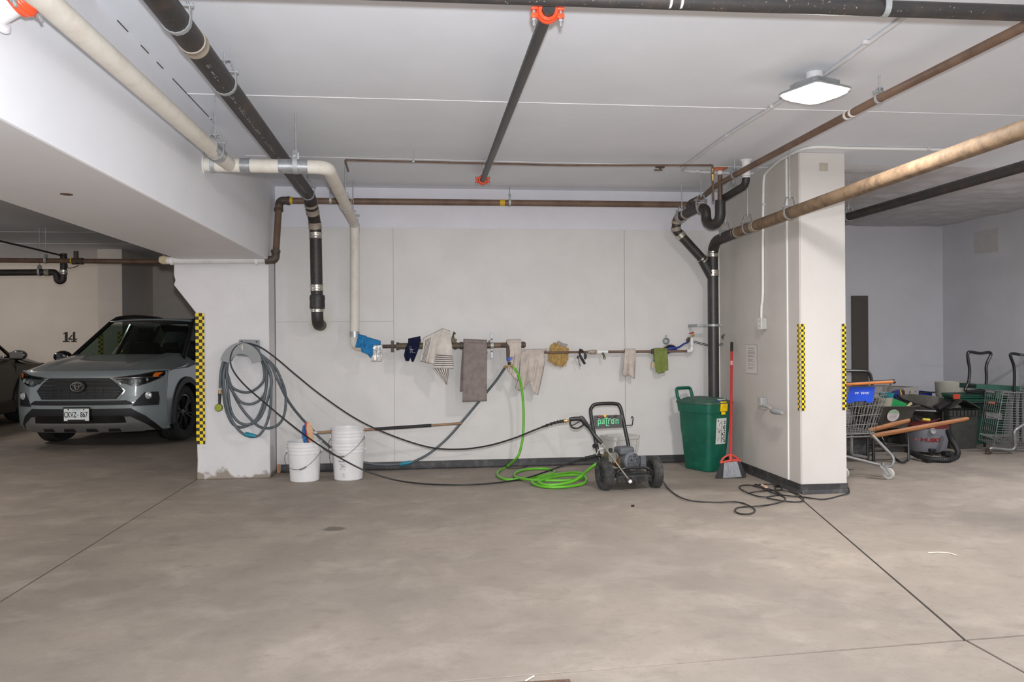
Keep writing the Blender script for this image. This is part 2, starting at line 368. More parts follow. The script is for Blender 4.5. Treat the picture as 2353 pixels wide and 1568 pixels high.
# round plaster patch where the drain pipe enters the wall
M_PATCH = mat('plaster_patch', (214, 208, 196), .8, var=.05, scale=20)
pc = at(736, 742, Y=YW)
m = MB(); m.lathe([(.0, 0), (.1, 0), (.104, .003), (.1, .006), (0, .006)], (pc.x, YW + .001, pc.z), (0, -1, 0), 32, cap=False); m.build('patch_ring', M_PATCH, wb)
m = MB(); m.span((XR, YC, 0), (3.525, YW + .35, ZC)); wr = struct(m.build('wall_right', M_SIDE, smooth=0, bevel=.006))
yb = at(1812, 800, X=XR).y
for y0, y1 in ((YC + .004, yb - .012), (yb + .012, YW - .001)):
    m = MB(); m.span((XR - .006, y0, .0), (XR + .001, y1, ZC - .002)); m.build('panel', M_SIDE, wr, smooth=0)
M_TRIM = mat('white_trim_strip', (232, 230, 226), .4, var=.02)
m = MB(); m.span((XR - .016, yb - .011, .08), (XR - .004, yb + .011, ZC - .004)); struct(m.build('trim_1', M_TRIM, bevel=.002))
m = MB(); m.span((XR - .016, YW - .016, .08), (XR - .004, YW - .001, 2.43)); struct(m.build('trim_2', M_TRIM, bevel=.002))
M_COLF = mat('column_face_paint', (206, 201, 196), .5, var=.03, scale=1.5, bump=.12, bscale=90, spec=.3, extra=stains([]))
m = MB(); m.span((XR + .003, YC - .005, .0), (3.522, YC + .001, ZC - .002)); m.build('panel', M_COLF, wr, smooth=0)
M_PUTTY = mat('bare_putty', (176, 168, 154), .85, var=.06, scale=25)
q = at(1892, 384, Y=YC - .006)
m = MB(); m.span((q.x - .035, YC - .0075, q.z - .033), (q.x + .04, YC - .004, q.z + .033)); m.build('putty_patch', M_PUTTY, wr, smooth=0)
# cove base: straight top, toe that runs out on to the floor
def base(name, a, b, nrm):
    a, b, nn = V(a), V(b), V(nrm); h = .078
    prof = [(0.0, h), (.006, h), (.008, .03), (.016, .012), (.034, .0), (0, 0)]
    m = MB(); ring = lambda p: [p + nn * q_[0] + V((0, 0, q_[1])) for q_ in prof]
    m.loft([ring(a), ring(b)]); return struct(m.build(name, M_BASE, smooth=20))
base('baseboard_back', (XL + .04, YW - .0005, .001), (XR - .01, YW - .0005, .001), (0, -1, 0))
base('baseboard_right', (XR - .0065, YW - .01, .001), (XR - .0065, YC - .006, .001), (-1, 0, 0))
base('baseboard_front', (XR - .0065, YC - .0055, .001), (3.53, YC - .0055, .001), (0, -1, 0))
M_WOODEND = mat('raw_wood', (190, 134, 96), .8, var=.15, scale=30)
m = MB(); m.span((XL + .006, YW - .02, .001), (XL + .036, YW - .0005, .082)); struct(m.build('trim_3', M_WOODEND))

# pillar with a corbelled head at the left
YP = 7.80
prof = [(-2.104, 0), (-2.098, .18), (-2.102, .335), (-2.085, .345), (-2.092, .9), (-2.099, 1.57), (-2.300, 1.838), (-2.285, 1.88), (-2.298, 1.93), (-2.296, ZB), (-1.432, ZB), (-1.432, 0)]
m = MB(); m.slab([(x, YP, z) for x, z in prof], (0, .55, 0)); pil = struct(m.build('pillar', M_PILLAR, smooth=0, bevel=.008))
# beam along the left bay
m = MB(); m.span((-2.245, -9, ZB), (XL + .004, 15.2, ZC + .02)); beam = struct(m.build('beam', M_BEAM, smooth=0, bevel=.012))
M_CRACK = mat('dark_crack', (58, 56, 56), .9)
for y0, y1 in ((3.98, 4.12), (4.3, 4.42), (4.55, 4.66), (4.83, 5.62), (5.68, 5.8)):
    m = MB(); m.span((XL + .003, y0, ZC - .005), (XL + .0065, y1, ZC - .0005)); m.build('crack', M_CRACK, beam, smooth=0)
m = MB(); o = at(153, 447, Z=ZB - .002); m.lathe([(.018, 0), (.03, 0), (.03, .003), (.018, .003)], (o.x, o.y, ZB - .003), n=20); m.build('rust_ring', M_RUST, beam)
# ceiling with formwork ridges
m = MB(); m.span((-16, -9, ZC), (12, 20, ZC + .25)); ceil = struct(m.build('ceiling', M_CEIL, smooth=0))
M_RIDGE = mat('ceiling_ridge_paint', (226, 224, 224), .7, var=.02)
def ridge(y0, y1, x0, x1, h=.006, wd=.016):
    m = MB(); m.slab([(x0, y0 - wd / 2, ZC - h), (x1, y1 - wd / 2, ZC - h), (x1, y1 + wd / 2, ZC - h), (x0, y0 + wd / 2, ZC - h)], (0, 0, h + .002)); m.build('form_ridge', M_RIDGE, ceil, smooth=0)
ridge(at(620, 220, Z=ZC).y, at(2353, 265.4, Z=ZC).y, XL, 5.2, .004, .009)
ridge(at(560, 357, Z=ZC).y, at(1560, 382, Z=ZC).y, XL, 3.4, .003, .008)
for px, py in ((100, 533), (150, 560)): y = at(px, py, Z=ZC).y; ridge(y, y, -9, -2.3)
# sprayed coating over the storage corner
random.seed(3)
hs = [[random.uniform(.012, .05) for _ in range(40)] for _ in range(40)]
def spray(u, v):
    i, j = min(39, int(u * 39)), min(39, int(v * 39)); return (3.53 + u * 3.6, 6.72 + v * 3.5, ZC - (hs[i][j] if 0 < i and 0 < j else -.004))
m = MB(); m.grid(spray, 39, 39); m.build('sprayed_coating', M_SPRAY, ceil, smooth=80, sub=1)
# storage corner
m = MB(); m.span((3.5, 10.2, 0), (7.4, 10.45, ZC)); struct(m.build('wall_storage_back', M_STORE, smooth=0))
m = MB(); m.span((7.12, 3.0, 0), (7.4, 10.2, ZC)); wsr = struct(m.build('wall_storage_right', M_STORE, smooth=0))
M_PATCH2 = mat('grey_wall_patch', (194, 191, 188), .8, var=.05, scale=12)
m = MB(); m.slab(ats([(2238, 535), (2294, 524), (2294, 578), (2238, 584)], X=7.115), (.01, 0, 0)); m.build('wall_patch', M_PATCH2, wsr, smooth=0)
# left bay
yb1 = at(250, 573, Z=ZC).y; xa0, xa1 = at(224, 600, Y=yb1).x, at(280, 600, Y=yb1).x
m = MB(); m.span((-16, 15.3, 0), (-1.5, 15.6, ZC)); struct(m.build('wall_bay_back', M_BAYWALL, smooth=0))
m = MB(); m.span((xa0, yb1, 0), (xa1, 15.3, ZC)); struct(m.build('wall_bay_pier', M_BAYWALL, smooth=0))
# ================================================================ pipes under the ceiling and on the wall
def speck(amount, col=(170, 160, 150), sc=90):
    def ex(nt, b, tc, rp):
        N, Lk = nt.nodes, nt.links
        n3 = N.new('ShaderNodeTexNoise'); n3.inputs['Scale'].default_value = sc; n3.inputs['Detail'].default_value = 3; Lk.new(tc.outputs['Object'], n3.inputs['Vector'])
        m3 = N.new('ShaderNodeMapRange'); m3.inputs['From Min'].default_value = .66; m3.inputs['From Max'].default_value = .74; m3.inputs['To Max'].default_value = amount; Lk.new(n3.outputs['Fac'], m3.inputs['Value'])
        mx = N.new('ShaderNodeMix'); mx.data_type = 'RGBA'; Lk.new(m3.outputs[0], mx.inputs['Factor']); Lk.new(rp.outputs[0], mx.inputs['A']); mx.inputs['B'].default_value = (*lin(col), 1)
        Lk.new(mx.outputs['Result'], b.inputs['Base Color'])
    return ex
M_CAST = mat('black_cast_iron', (44, 41, 40), .5, var=.3, scale=7, rgb2=(74, 56, 46), lo=.5, hi=.8, bump=.2, extra=speck(.5))
M_STEEL = mat('black_steel_pipe', (50, 48, 48), .42, var=.3, scale=9, rgb2=(72, 62, 56), lo=.5, hi=.8, extra=speck(.6))
M_BROWN = mat('rusty_brown_pipe', (118, 94, 77), .55, var=.3, scale=6, rgb2=(98, 74, 60), bump=.25, stretch=(1, 1, 1))
M_BRASSY = mat('aged_copper', (118, 97, 82), .45, .4, scale=8, rgb2=(94, 78, 68))
M_WHITEP = mat('white_insulation_jacket', (214, 208, 198), .6, var=.05, scale=10, rgb2=(196, 184, 168), lo=.5, hi=.85, bump=.15)
M_WHITEPVC = mat('white_pvc', (226, 224, 222), .35, var=.03)
M_TAN = mat('dusty_tan_pipe', (132, 109, 85), .75, var=.25, scale=12, rgb2=(98, 79, 61), bump=.5, bscale=50)
M_BAND2 = mat('grey_rubber_coupling', (162, 150, 136), .6, .25, var=.1, scale=20)
M_GALV = mat('galvanised_steel', (168, 170, 171), .5, .4, var=.1, scale=30)
M_STAIN = mat('stainless_band', (206, 200, 190), .28, .85, var=.08, scale=30)
M_ORANGE = mat('orange_coupling_paint', (226, 78, 38), .4, var=.12, scale=20, coat=.2)
M_YTAPE = mat('yellow_tape', (222, 176, 30), .5)
M_SILVERT = mat('silver_tape', (176, 178, 180), .35, .6, var=.15, scale=25)
M_CONDUIT = mat('painted_conduit', (206, 204, 204), .5, var=.03)
M_WTAPE = mat('white_pipe_wrap', (216, 213, 212), .55, var=.05, scale=15)
M_FITTING = mat('malleable_iron_fitting', (84, 70, 60), .6, var=.25, scale=14, rgb2=(60, 52, 46), bump=.4)
M_BRASS = mat('brass', (168, 140, 88), .4, .6, var=.12, scale=30)

def hanger(parent, p, r, ax=(0, 1, 0), top=None, wd=.028, th=.004, apex=1.9, rod=True):
    """clevis hanger: a strap under the pipe, shoulders, a cross bolt and a rod to the ceiling"""
    p = V(p); ax = V(ax).normalized(); sx = V((0, 0, 1)).cross(ax).normalized(); R = r + .003
    P = []
    for k in range(9):
        a = PI + PI * k / 8; P.append(p + sx * math.cos(a) * R + V((0, 0, math.sin(a) * R)))
    h = r * apex + .012
    up = [p + sx * R + V((0, 0, r * .85)), p + sx * R * .55 + V((0, 0, h)), p - sx * R * .55 + V((0, 0, h)), p - sx * R + V((0, 0, r * .85))]
    m = MB(); m.strip(P + up, ax, wd, th, closed=True)
    m.cyl(p + sx * (R + .014) + V((0, 0, r + .008)), p - sx * (R + .014) + V((0, 0, r + .008)), .005, 8)
    for s in (1, -1): m.cyl(p + sx * s * (R + .001) + V((0, 0, r + .008)), p + sx * s * (R + .011) + V((0, 0, r + .008)), .011, 6)
    o = m.build('hanger', M_GALV, parent)
    if rod:
        m = MB(); m.cyl(p + V((0, 0, h - .02)), V((p.x, p.y, (top or ZC) + .0)), .005, 8)
        m.cyl(p + V((0, 0, h - .008)), p + V((0, 0, h + .008)), .011, 6); m.build('hanger_rod', M_GALV, o)
    return o
def band(parent, a, b, r, m_=None, name='coupling', ribs=True):
    """shielded hubless coupling between two points on the pipe's axis"""
    a, b = V(a), V(b); d = (b - a); l = d.length; d.normalize()
    pr = [(r, 0), (r + .006, .001), (r + .006, l * .2), (r + .004, l * .25), (r + .004, l * .75), (r + .006, l * .8), (r + .006, l - .001), (r, l)]
    m = MB(); m.lathe(pr, a, d, 24, cap=False); o = m.build(name, m_ or M_BAND2, parent); return o
def clampband(parent, a, b, r):
    o = band(parent, a, b, r, M_STAIN)
    a, b = V(a), V(b); d = (b - a).normalized(); c = (a + b) / 2
    fr = (CAM - c); fr = (fr - d * fr.dot(d)).normalized(); sd = d.cross(fr)
    for k in (.22, .78):
        q_ = a.lerp(b, k) + fr * (r + .008); m = MB(); R = Matrix((sd, d, fr)).transposed(); m.box(q_, (.026, .012, .01), R); m.build('clamp_screw', M_STAIN, o, bevel=.002)
    return o
def lerp(a, b, t): return V(a).lerp(V(b), t)
def band_on(parent, path, px, py, half, r, fn=None):
    best = None
    for a, b in zip(path, path[1:]):
        n = max(1, int((b - a).length / .01))
        for k in range(n):
            p = a.lerp(b, k / n); q_ = proj(p); e_ = (q_[0] - px) ** 2 + (q_[1] - py) ** 2
            if best is None or e_ < best[0]: best = (e_, p, (b - a).normalized())
    _, p, d_ = best
    return (fn or band)(parent, p - d_ * half, p + d_ * half, r)

# ---- black cast-iron drain with a bend down the wall (left)
R1 = .057
a0 = at(375, 5, X=-1.021); end = at(700, 440, X=-1.021); x1 = -1.021; zt = 2.665; YB = 7.86
pts = [(x1, 2.6, 2.672), (x1, YB - .02, 2.64), (-.988, YB, 1.80), (-.988, YB, 1.48), (-.985, YW + .02, 1.475)]
t = thing('drain_pipe', 'black cast iron drain pipe running along the ceiling and down the wall', 'pipe', (x1, 5.2, 2.6))
top = V((x1, 7.62, 2.655)); el = V((-1.0, YB, 2.36))
dpath = fillet([(x1, 2.4, 2.672), (x1, 7.62, 2.655), (-1.0, YB, 2.42), (-.988, YB, 1.46), (-.986, YW + .01, 1.455)], [.22, .25, .11], 8)
m = MB(); m.tube(dpath, R1, 22); m.build('pipe', M_CAST, t)
y_ = lambda px, py: at(px, py, X=x1).y
for px, py in ((405, 62), (516, 200), (718, 470)): yy = min(y_(px, py), 7.5); hanger(t, (x1, yy, 2.672 - .017 * (yy - 2.4) / 5.3), R1, (0, 1, 0), wd=.03)
for px, py, hl_ in ((438, 103, .035), (721.5, 470, .012), (721.5, 483, .028), (726, 519, .03)): band_on(t, dpath, px, py, hl_, R1)
for px, py in ((729, 543), (728, 662), (727, 711)): band_on(t, dpath, px, py, .03, R1, clampband)
m = MB(); m.lathe([(R1, .0), (R1 + .012, .004), (R1 + .017, .03), (R1 + .014, .07), (R1 + .017, .11), (R1 + .012, .136), (R1, .14)], (-.988, YB, 1.605), n=28, cap=False); m.build('hub', M_CAST, t)
# stencilled batch printing along the pipe: short worn dashes
m = MB(); random.seed(5); M_STENCIL = mat('worn_white_stencil', (150, 148, 144), .7, var=.2, scale=40)
yy = 3.95
while yy < 7.2:
    l = random.uniform(.012, .05)
    if random.random() < .8:
        for k in range(random.randint(1, 3)):
            a = math.radians(-72 + random.uniform(-3, 3) + 7 * k); c = V((x1 + math.cos(a) * (R1 + .0006), yy, 2.667 - .003 * (yy - 4) + math.sin(a) * (R1 + .0006)))
            m.box(c, (.006, l, .0014), Matrix.Rotation(-a - PI / 2, 3, 'Y').inverted())
    yy += l + random.uniform(.008, .03)
o = m.build('stencil_print', M_STENCIL, t, smooth=0); o['kind'] = 'stuff'

# ---- white insulated pipe running along the beam, crossing under the ceiling, then down the wall
R2 = .046; YX = 5.5
q = at(528, 370, Y=YX); xr = q.x; zx = at(620, 381, Y=YX).z; xw = at(816, 640, Y=7.96).x
t = thing('insulated_pipe', 'white jacketed pipe running along the beam, turning at a tee and dropping down the wall', 'pipe', (xr, 5, 2.4))
za = at(120, 15, X=xr); m = MB(); m.tube([(xr, 2.2, za.z - .01), (xr, za.y, za.z), (xr, YX, zx)], R2, 20); m.build('pipe', M_WHITEP, t)
xe = at(768, 384, Y=YX).x - .045
m = MB(); m.tube(fillet([(XL - .03, YX, zx), (xe + .0, YX, zx - .004), (xw, 7.93, zx - .03), (xw, 7.96, at(816, 560, Y=7.96).z), at(815, 795, Y=7.96), at(836, 798, Y=7.96)], [.10, .07, .0, .075], 8), R2, 20); m.build('pipe', M_WHITEP, t)
m = MB(); zz = lerp((xr, za.y, za.z), (xr, YX, zx), (4.9 - za.y) / (YX - za.y)); m.cyl((xr, 4.98, zx + .001), (xr, 5.22, zx), R2 + .0025, 20); m.build('silver_tape', M_SILVERT, t)
m = MB(); c = at(565, 378, Y=YX); m.cyl((c.x - .035, YX, zx), (c.x + .03, YX, zx), R2 + .002, 20); m.build('silver_tape', M_SILVERT, t)
c0, c1 = at(641, 381, Y=YX), at(708, 383, Y=YX); m = MB(); m.cyl((c0.x, YX, zx - .001), (c1.x, YX, zx - .003), R2 + .0025, 20); m.build('silver_tape', M_SILVERT, t)
c0, c1 = at(820, 514, Y=7.96), at(820, 534, Y=7.96); m = MB(); m.cyl((xw, 7.96, c0.z), (xw, 7.96, c1.z), R2 + .002, 20); m.build('silver_tape', M_SILVERT, t)
c0, c1 = at(815, 762, Y=7.96), at(815, 775, Y=7.96); m = MB(); m.cyl((at(815, 762, Y=7.96).x, 7.96, c0.z), (c1.x, 7.96, c1.z), R2 + .002, 20); m.build('silver_tape', M_SILVERT, t)
hanger(t, (xr, 5.12, zx), R2 + .002, (0, 1, 0), wd=.02)
hanger(t, (at(680, 381, Y=YX).x, YX, zx - .002), R2 + .002, (1, 0, 0), wd=.032)
hanger(t, (at(490, 376, Y=YX).x, YX, zx), R2 + .001, (1, 0, 0), wd=.028)
fy = lambda y: lerp((xe, YX, zx - .004), (xw, 7.93, zx - .03), (y - YX) / (7.93 - YX))
hanger(t, fy(6.9), R2, (0, 1, 0), wd=.02); hanger(t, fy(7.78), R2, (0, 1, 0), wd=.02)
m = MB(); m.lathe([(R2, 0), (R2 + .014, 0), (R2 + .014, .006), (R2, .006)], (XL + .004, YX, zx), (1, 0, 0), 24, cap=False); m.build('wall_collar', M_WHITEPVC, t)

# ---- sprinkler main across the top and its branch
zm = 2.63; p0, p1 = at(1300, -5, Z=zm), at(2353, 30, Z=zm)
dirm = (p1 - p0).normalized()
t = thing('sprinkler_main', 'black steel sprinkler main crossing the view under the ceiling, topmost pipe', 'pipe', (p0.x, p0.y, zm))
m = MB(); m.tube([p0 - dirm * 2.2, p1 + dirm * 1.2], .032, 20); m.build('pipe', M_STEEL, t)
c = at(2032, 18, Z=zm); hanger(t, c, .032, dirm, wd=.025); c = at(1552, 0, Z=zm)
for k in (-.022, .022): m = MB(); m.cyl(c + dirm * (k - .004), c + dirm * (k + .004), .0323, 20); m.build('paint_mark', M_WHITEPVC, t)
t = thing('sprinkler_branch', 'black steel sprinkler branch pipe with orange couplings at both ends', 'pipe', (.58, 5.2, 2.6))
e0 = at(1262, 18, Z=2.625); e1 = V((at(1109, 414, Y=7.25).x, 7.25, at(1109, 414, Y=7.25).z)); dd = (e1 - e0).normalized()
m = MB(); m.tube([e0, e1], .026, 18); m.build('pipe', M_STEEL, t)
def vic(parent, c, d, r):
    c, d = V(c), V(d).normalized(); sx = V((0, 0, 1)).cross(d).normalized(); up = d.cross(sx)
    m = MB(); m.lathe([(r, -.026), (r + .012, -.026), (r + .014, -.012), (r + .019, -.008), (r + .019, .008), (r + .014, .012), (r + .012, .026), (r, .026)], c, d, 24, cap=False)
    for s in (1, -1):
        R = Matrix((sx, d, up)).transposed()
        for k in (1, -1): m.box(c + sx * s * (r + .026) + up * k * .016, (.03, .034, .018), R)
    o = m.build('coupling', M_ORANGE, parent, bevel=.003)
    for s in (1, -1):
        m = MB(); a = c + sx * s * (r + .028); m.cyl(a + up * .034, a - up * .055, .006, 8); m.cyl(a - up * .026, a - up * .036, .011, 6); m.cyl(a + up * .025, a + up * .034, .011, 10); m.build('bolt', M_GALV, o)
    return o
vic(t, e0 + dd * .05, dd, .027); vic(t, e1, dd, .027)
m = MB(); m.cyl(e1 + dd * .026, e1 + dd * .06, .03, 20); m.build('end_cap', M_FITTING, t)
hanger(t, at(1119, 385, Y=6.75), .027, dd, wd=.02)
# the orange coupling at the beam, top left corner
c = at(42, 6, X=-1.33); t = thing('sprinkler_stub', 'grey sprinkler stub with an orange coupling leaving the beam, topmost in the left corner', 'pipe', c)
sd = V((1, -.18, .55)).normalized()
m = MB(); m.tube([c - sd * .16, c + sd * .3], .036, 20); m.build('pipe', M_CONDUIT, t); vic(t, c + sd * .015, sd, .037)
m = MB(); m.lathe([(.036, 0), (.06, 0), (.062, .008), (.05, .02), (.036, .02)], c - sd * .098, sd, 24, cap=False); m.build('wall_collar', M_BAND, t)

# ---- brown gas pipe along the back wall, down the corner and white-wrapped across the pillar
YG = 7.98; R3 = .0315
t = thing('gas_pipe', 'rusty brown pipe along the top of the back wall, dropping beside the pillar', 'pipe', (0, YG, 2.6))
g0, g1 = at(634, 461, Y=YG), at(1585, 470.5, Y=YG); gb = at(632, 597, Y=7.72)
cx = gb.x + .002
m = MB(); m.cyl((cx + .07, YG, g0.z), (g1.x, YG, g1.z), R3, 18); m.build('pipe', M_BROWN, t)
m = MB(); m.cyl((cx, 7.74, gb.z + .03), (cx, YG - .04, g0.z - .06), R3, 18); m.build('pipe', M_BROWN, t)
m = MB(); m.tube(fillet([(cx + .085, YG, g0.z), (cx, YG - .005, g0.z), (cx, YG - .04, g0.z - .1)], .06, 8), R3 + .007, 18)
m.cyl((cx + .075, YG, g0.z), (cx + .098, YG, g0.z), R3 + .012, 18); m.cyl((cx, YG - .05, g0.z - .085), (cx, YG - .056, g0.z - .11), R3 + .012, 18); m.build('elbow', M_FITTING, t)
m = MB(); m.tube(fillet([(cx, 7.745, gb.z + .085), (cx, 7.735, gb.z), (cx - .09, 7.735, gb.z - .002)], .055, 8), R3 + .007, 18)
m.cyl((cx, 7.745, gb.z + .07), (cx, 7.746, gb.z + .095), R3 + .012, 18); m.cyl((cx - .07, 7.735, gb.z), (cx - .092, 7.735, gb.z), R3 + .012, 18); m.build('elbow', M_FITTING, t)
for px in (667, 1154): c = at(px, 461 if px < 700 else 466, Y=YG); m = MB(); m.cyl((c.x - .024, YG, c.z), (c.x + .024, YG, c.z), R3 + .0015, 18); m.build('yellow_tape', M_YTAPE, t)
for px in (760, 1171): c = at(px, 462 if px < 900 else 466.5, Y=YG); hanger(t, (c.x, YG, c.z), R3, (1, 0, 0), wd=.022, apex=2.3)
t = thing('wrapped_pipe', 'white tape wrapped pipe running across the front of the pillar under the beam', 'pipe', (-1.9, 7.73, 2.03))
wl = at(384, 599, Y=7.73); 
m = MB(); m.tube([(wl.x, 7.735, wl.z), (cx - .085, 7.735, gb.z)], R3 + .002, 18); m.build('pipe', M_WTAPE, t)
m = MB(); n_ = 34
for k in range(n_): x = wl.x + .03 + (cx - .1 - wl.x - .03) * k / n_; zc_ = lerp((0, 0, wl.z), (0, 0, gb.z), k / n_).z; m.lathe([(R3 + .001, 0), (R3 + .0036, .001), (R3 + .0022, .012)], (x, 7.735, zc_), (1, .06, 0), 16, cap=False)
o = m.build('tape_wrap', M_WTAPE, t); o['kind'] = 'stuff'
for px in (395, 590): c = at(px, 600, Y=7.735); m = MB(); m.cyl((c.x - .012, 7.735, c.z), (c.x + .012, 7.735, c.z), R3 + .007, 18); m.build('tape_band', M_WHITEPVC, t)
M_FOAM = mat('yellowed_foam', (196, 182, 150), .9, var=.15, scale=30, bump=.6)
m = MB(); c = at(380, 598, Y=7.76); m.lathe([(0, -.05), (.03, -.05), (.043, -.02), (.036, .03), (.03, .05)], c, (1, -.12, -.1), 16); m.build('foam_sleeve', M_FOAM, t)

# ---- thin copper line under the ceiling with its valve
t = thing('copper_line', 'thin copper line under the ceiling running above the back wall', 'pipe', (.9, 6.4, 2.7))
zc = 2.745; k0, k1 = at(793, 368, Z=zc), at(1636, 380, Z=zc); kk = at(1300, 380, Z=zc)
m = MB(); m.tube(fillet([k0 + V((.0, .28, -.03)), k0, kk, k1], .02, 4), .0085, 10)
m.build('pipe', M_BRASSY, t)
for px, py in ((950, 371), (1575, 381)): c = at(px, py, Z=zc); m = MB(); m.cyl(c, (c.x, c.y, ZC), .004, 6); m.cyl(c + V((-.008, 0, 0)), c + V((.008, 0, 0)), .013, 12); m.build('hanger', M_GALV, t)
c = at(1516, 383, Z=zc); m = MB(); m.cyl(c - V((.035, 0, 0)), c + V((.04, 0, 0)), .014, 10); m.cyl(c, c + V((0, -.02, -.03)), .009, 8); m.box(c + V((-.02, -.025, -.035)), (.07, .008, .012)); m.build('valve', M_FITTING, t)
d1, d2 = at(1637.5, 398, Y=k1.y), at(1639.5, 462, Y=k1.y + .12)
m = MB(); m.tube(fillet([k1 - V((.02, 0, 0)), V((d1.x, k1.y, k1.z)), d1, d2], .012, 4), .0095, 10); m.build('pipe', M_BRASSY, t)
e0_, e1_ = at(1637.3, 388, Y=k1.y), at(1638, 415, Y=k1.y + .02); m = MB(); m.cyl(e0_, e1_, .0125, 14); m.cyl(lerp(e0_, e1_, .2), lerp(e0_, e1_, .85), .015, 14); m.build('valve', M_BRASS, t)

# ---- trap and branch drain in the right corner
t = thing('drain_trap', 'black cast iron trap and branch drain hanging in the right corner above the stack', 'pipe', (2.75, 7.2, 2.4))
RT_ = .05
u1 = at(1668, 470, Y=7.0); u0 = at(1610, 470, Y=7.0)
bend = [at(1669, 430, Y=7.0), at(1668, 490, Y=7.0), at(1648, 518, Y=7.05), at(1624, 492, Y=7.1), at(1618, 474, Y=7.16), at(1585, 484, Y=7.5), at(1558, 508, Y=7.72), at(1549, 523, Y=7.78), at(1562, 540, Y=7.78), at(1600, 580, Y=7.78), at(1634, 614, Y=7.78)]
dp = thing
m = MB(); m.tube([at(1650, 462, Y=7.0), at(1650, 490, Y=7.0)], .05, 18)
U = [at(1650, 458, Y=6.98), at(1650, 488, Y=6.98)]
up_, lo_ = at(1655, 460, Y=6.95), at(1655, 492, Y=6.95)
xq = up_.x
arc = [(xq, 6.95, up_.z), (xq, 6.95, lo_.z)] + [(xq - .035 * (1 - math.cos(PI * k / 8)), 6.95 + .085 * (1 - math.cos(PI * k / 8)), lo_.z - .085 * math.sin(PI * k / 8)) for k in range(1, 9)]
hp = V(arc[-1]); h2 = at(1614, 474, Y=7.17)
m = MB(); m.tube(arc + [(hp.x, hp.y, hp.z + .02)], .046, 18); m.build('trap_bend', M_CAST, t)
path = fillet([hp + V((0, 0, .0)), hp + V((-.0, .005, .075)), h2 + V((-.02, .1, .0)), at(1556, 502, Y=7.75), at(1553, 528, Y=7.78), at(1580, 558, Y=7.79), at(1632, 615, Y=7.80)], [.06, .1, .07, .05, .1], 7)
m = MB(); m.tube(path, .045, 18); m.build('pipe', M_CAST, t)
for px, py, hl_ in ((1612, 475.5, .012), (1578, 494, .012), (1563, 501, .022), (1551, 510, .016), (1552, 526, .02)): band_on(t, path, px, py, hl_, .045)
for px, py in ((1564, 542), (1615, 596)): band_on(t, path, px, py, .024, .045, clampband)
hanger(t, at(1567, 499, Y=7.62), .047, (-.12, .9, -.1), wd=.022); hanger(t, at(1611, 474, Y=7.2), .047, (-.12, .9, -.1), wd=.022)
c = at(1586, 471, Y=7.9); m = MB(); m.tube([c + V((0, 0, -.02)), c + V((-.02, -.02, -.06))], .016, 10); m.build('blue_valve', mat('blue_plastic', (48, 74, 150), .4), t)
# vertical copper riser through the ceiling and the brown feed beside it
t = thing('copper_riser', 'copper riser dropping from an orange sealed hole in the ceiling into the trap', 'pipe', (2.5, 6.9, 2.6))
a = at(1650, 369, Z=ZC); m = MB(); m.tube([(xq, 6.95, ZC), (xq, 6.95, up_.z - .04)], .021, 14); m.build('pipe', M_BRASSY, t)
m = MB(); m.lathe([(.021, 0), (.05, -.004), (.07, -.001), (.03, -.02), (.021, -.03)], (xq, 6.95, ZC), n=20, cap=False); m.build('fire_sealant', mat('orange_sealant', (206, 120, 92), .9, var=.15, scale=20), t)
m = MB(); m.cyl((xq, 6.95, ZC - .004), (xq, 6.95, ZC - .06), .024, 14); m.build('white_sleeve', M_WHITEPVC, t)
# upper brown pipe from the corner to the top right
t = thing('upper_brown_pipe', 'brown steel pipe running from the back corner along the ceiling to the upper right', 'pipe', (2.75, 5, 2.7))
f0, fm, f1, f2 = at(2340, 67, Z=2.70), at(2021, 226, Z=2.70), at(1718, 386, Z=2.70), at(1640, 430, Z=2.70)
fd = (f0 - f1).normalized()
e = at(1592, 452, Y=7.86); 
m = MB(); m.tube(fillet([f0 + fd * 1.4, f0, fm, f1, f2, V((e.x + .02, 7.6, 2.70)), V((e.x - .005, 7.95, 2.69)), V((e.x - .01, 7.97, 2.60)), (e.x - .06, YG, g1.z)], [.05, .05, .05, .05, .05, .05, .05], 6), .024, 16); m.build('pipe', M_BROWN, t)
m = MB(); m.tube(fillet([(e.x + .02, 7.72, 2.70), (e.x - .005, 7.95, 2.69), (e.x - .01, 7.97, 2.60)], .06, 8), .029, 16); m.build('elbow', M_FITTING, t)
for px, py in ((2021, 226), (1688, 403)): hanger(t, at(px, py, Z=2.70), .025, fd, wd=.022)
c = at(1953, 262, Z=2.70); m = MB()
for k in (-.03, .03): m.cyl(c + fd * (k - .01), c + fd * (k + .01), .0275, 16)
m.build('white_band', M_WHITEPVC, t)
# lower branch with white ceiling flange
t = thing('branch_drain', 'dark branch pipe dropping from a white ceiling flange and bending back to the trap', 'pipe', (2.85, 6.6, 2.6))
a = at(1714, 368, Z=ZC); yv = a.y
m = MB(); m.tube(fillet([(a.x, yv, ZC), (a.x, yv, at(1714, 425, Y=yv).z), at(1660, 458, Y=7.0)], .07, 8), .033, 18); m.build('pipe', M_CAST, t)
m = MB(); m.lathe([(.034, -.14), (.037, -.14), (.037, -.02), (.05, -.004), (.05, 0)], (a.x, yv, ZC), n=22, cap=False); m.build('white_flange', M_WHITEPVC, t)
m = MB(); c = at(1714, 408, Y=yv); m.cyl((a.x, yv, c.z - .004), (a.x, yv, c.z + .008), .036, 18); m.build('paint_band', M_WHITEPVC, t)
c = at(1685, 437, Y=6.85); hanger(t, c, .034, (-.2, .4, -.1), wd=.02)

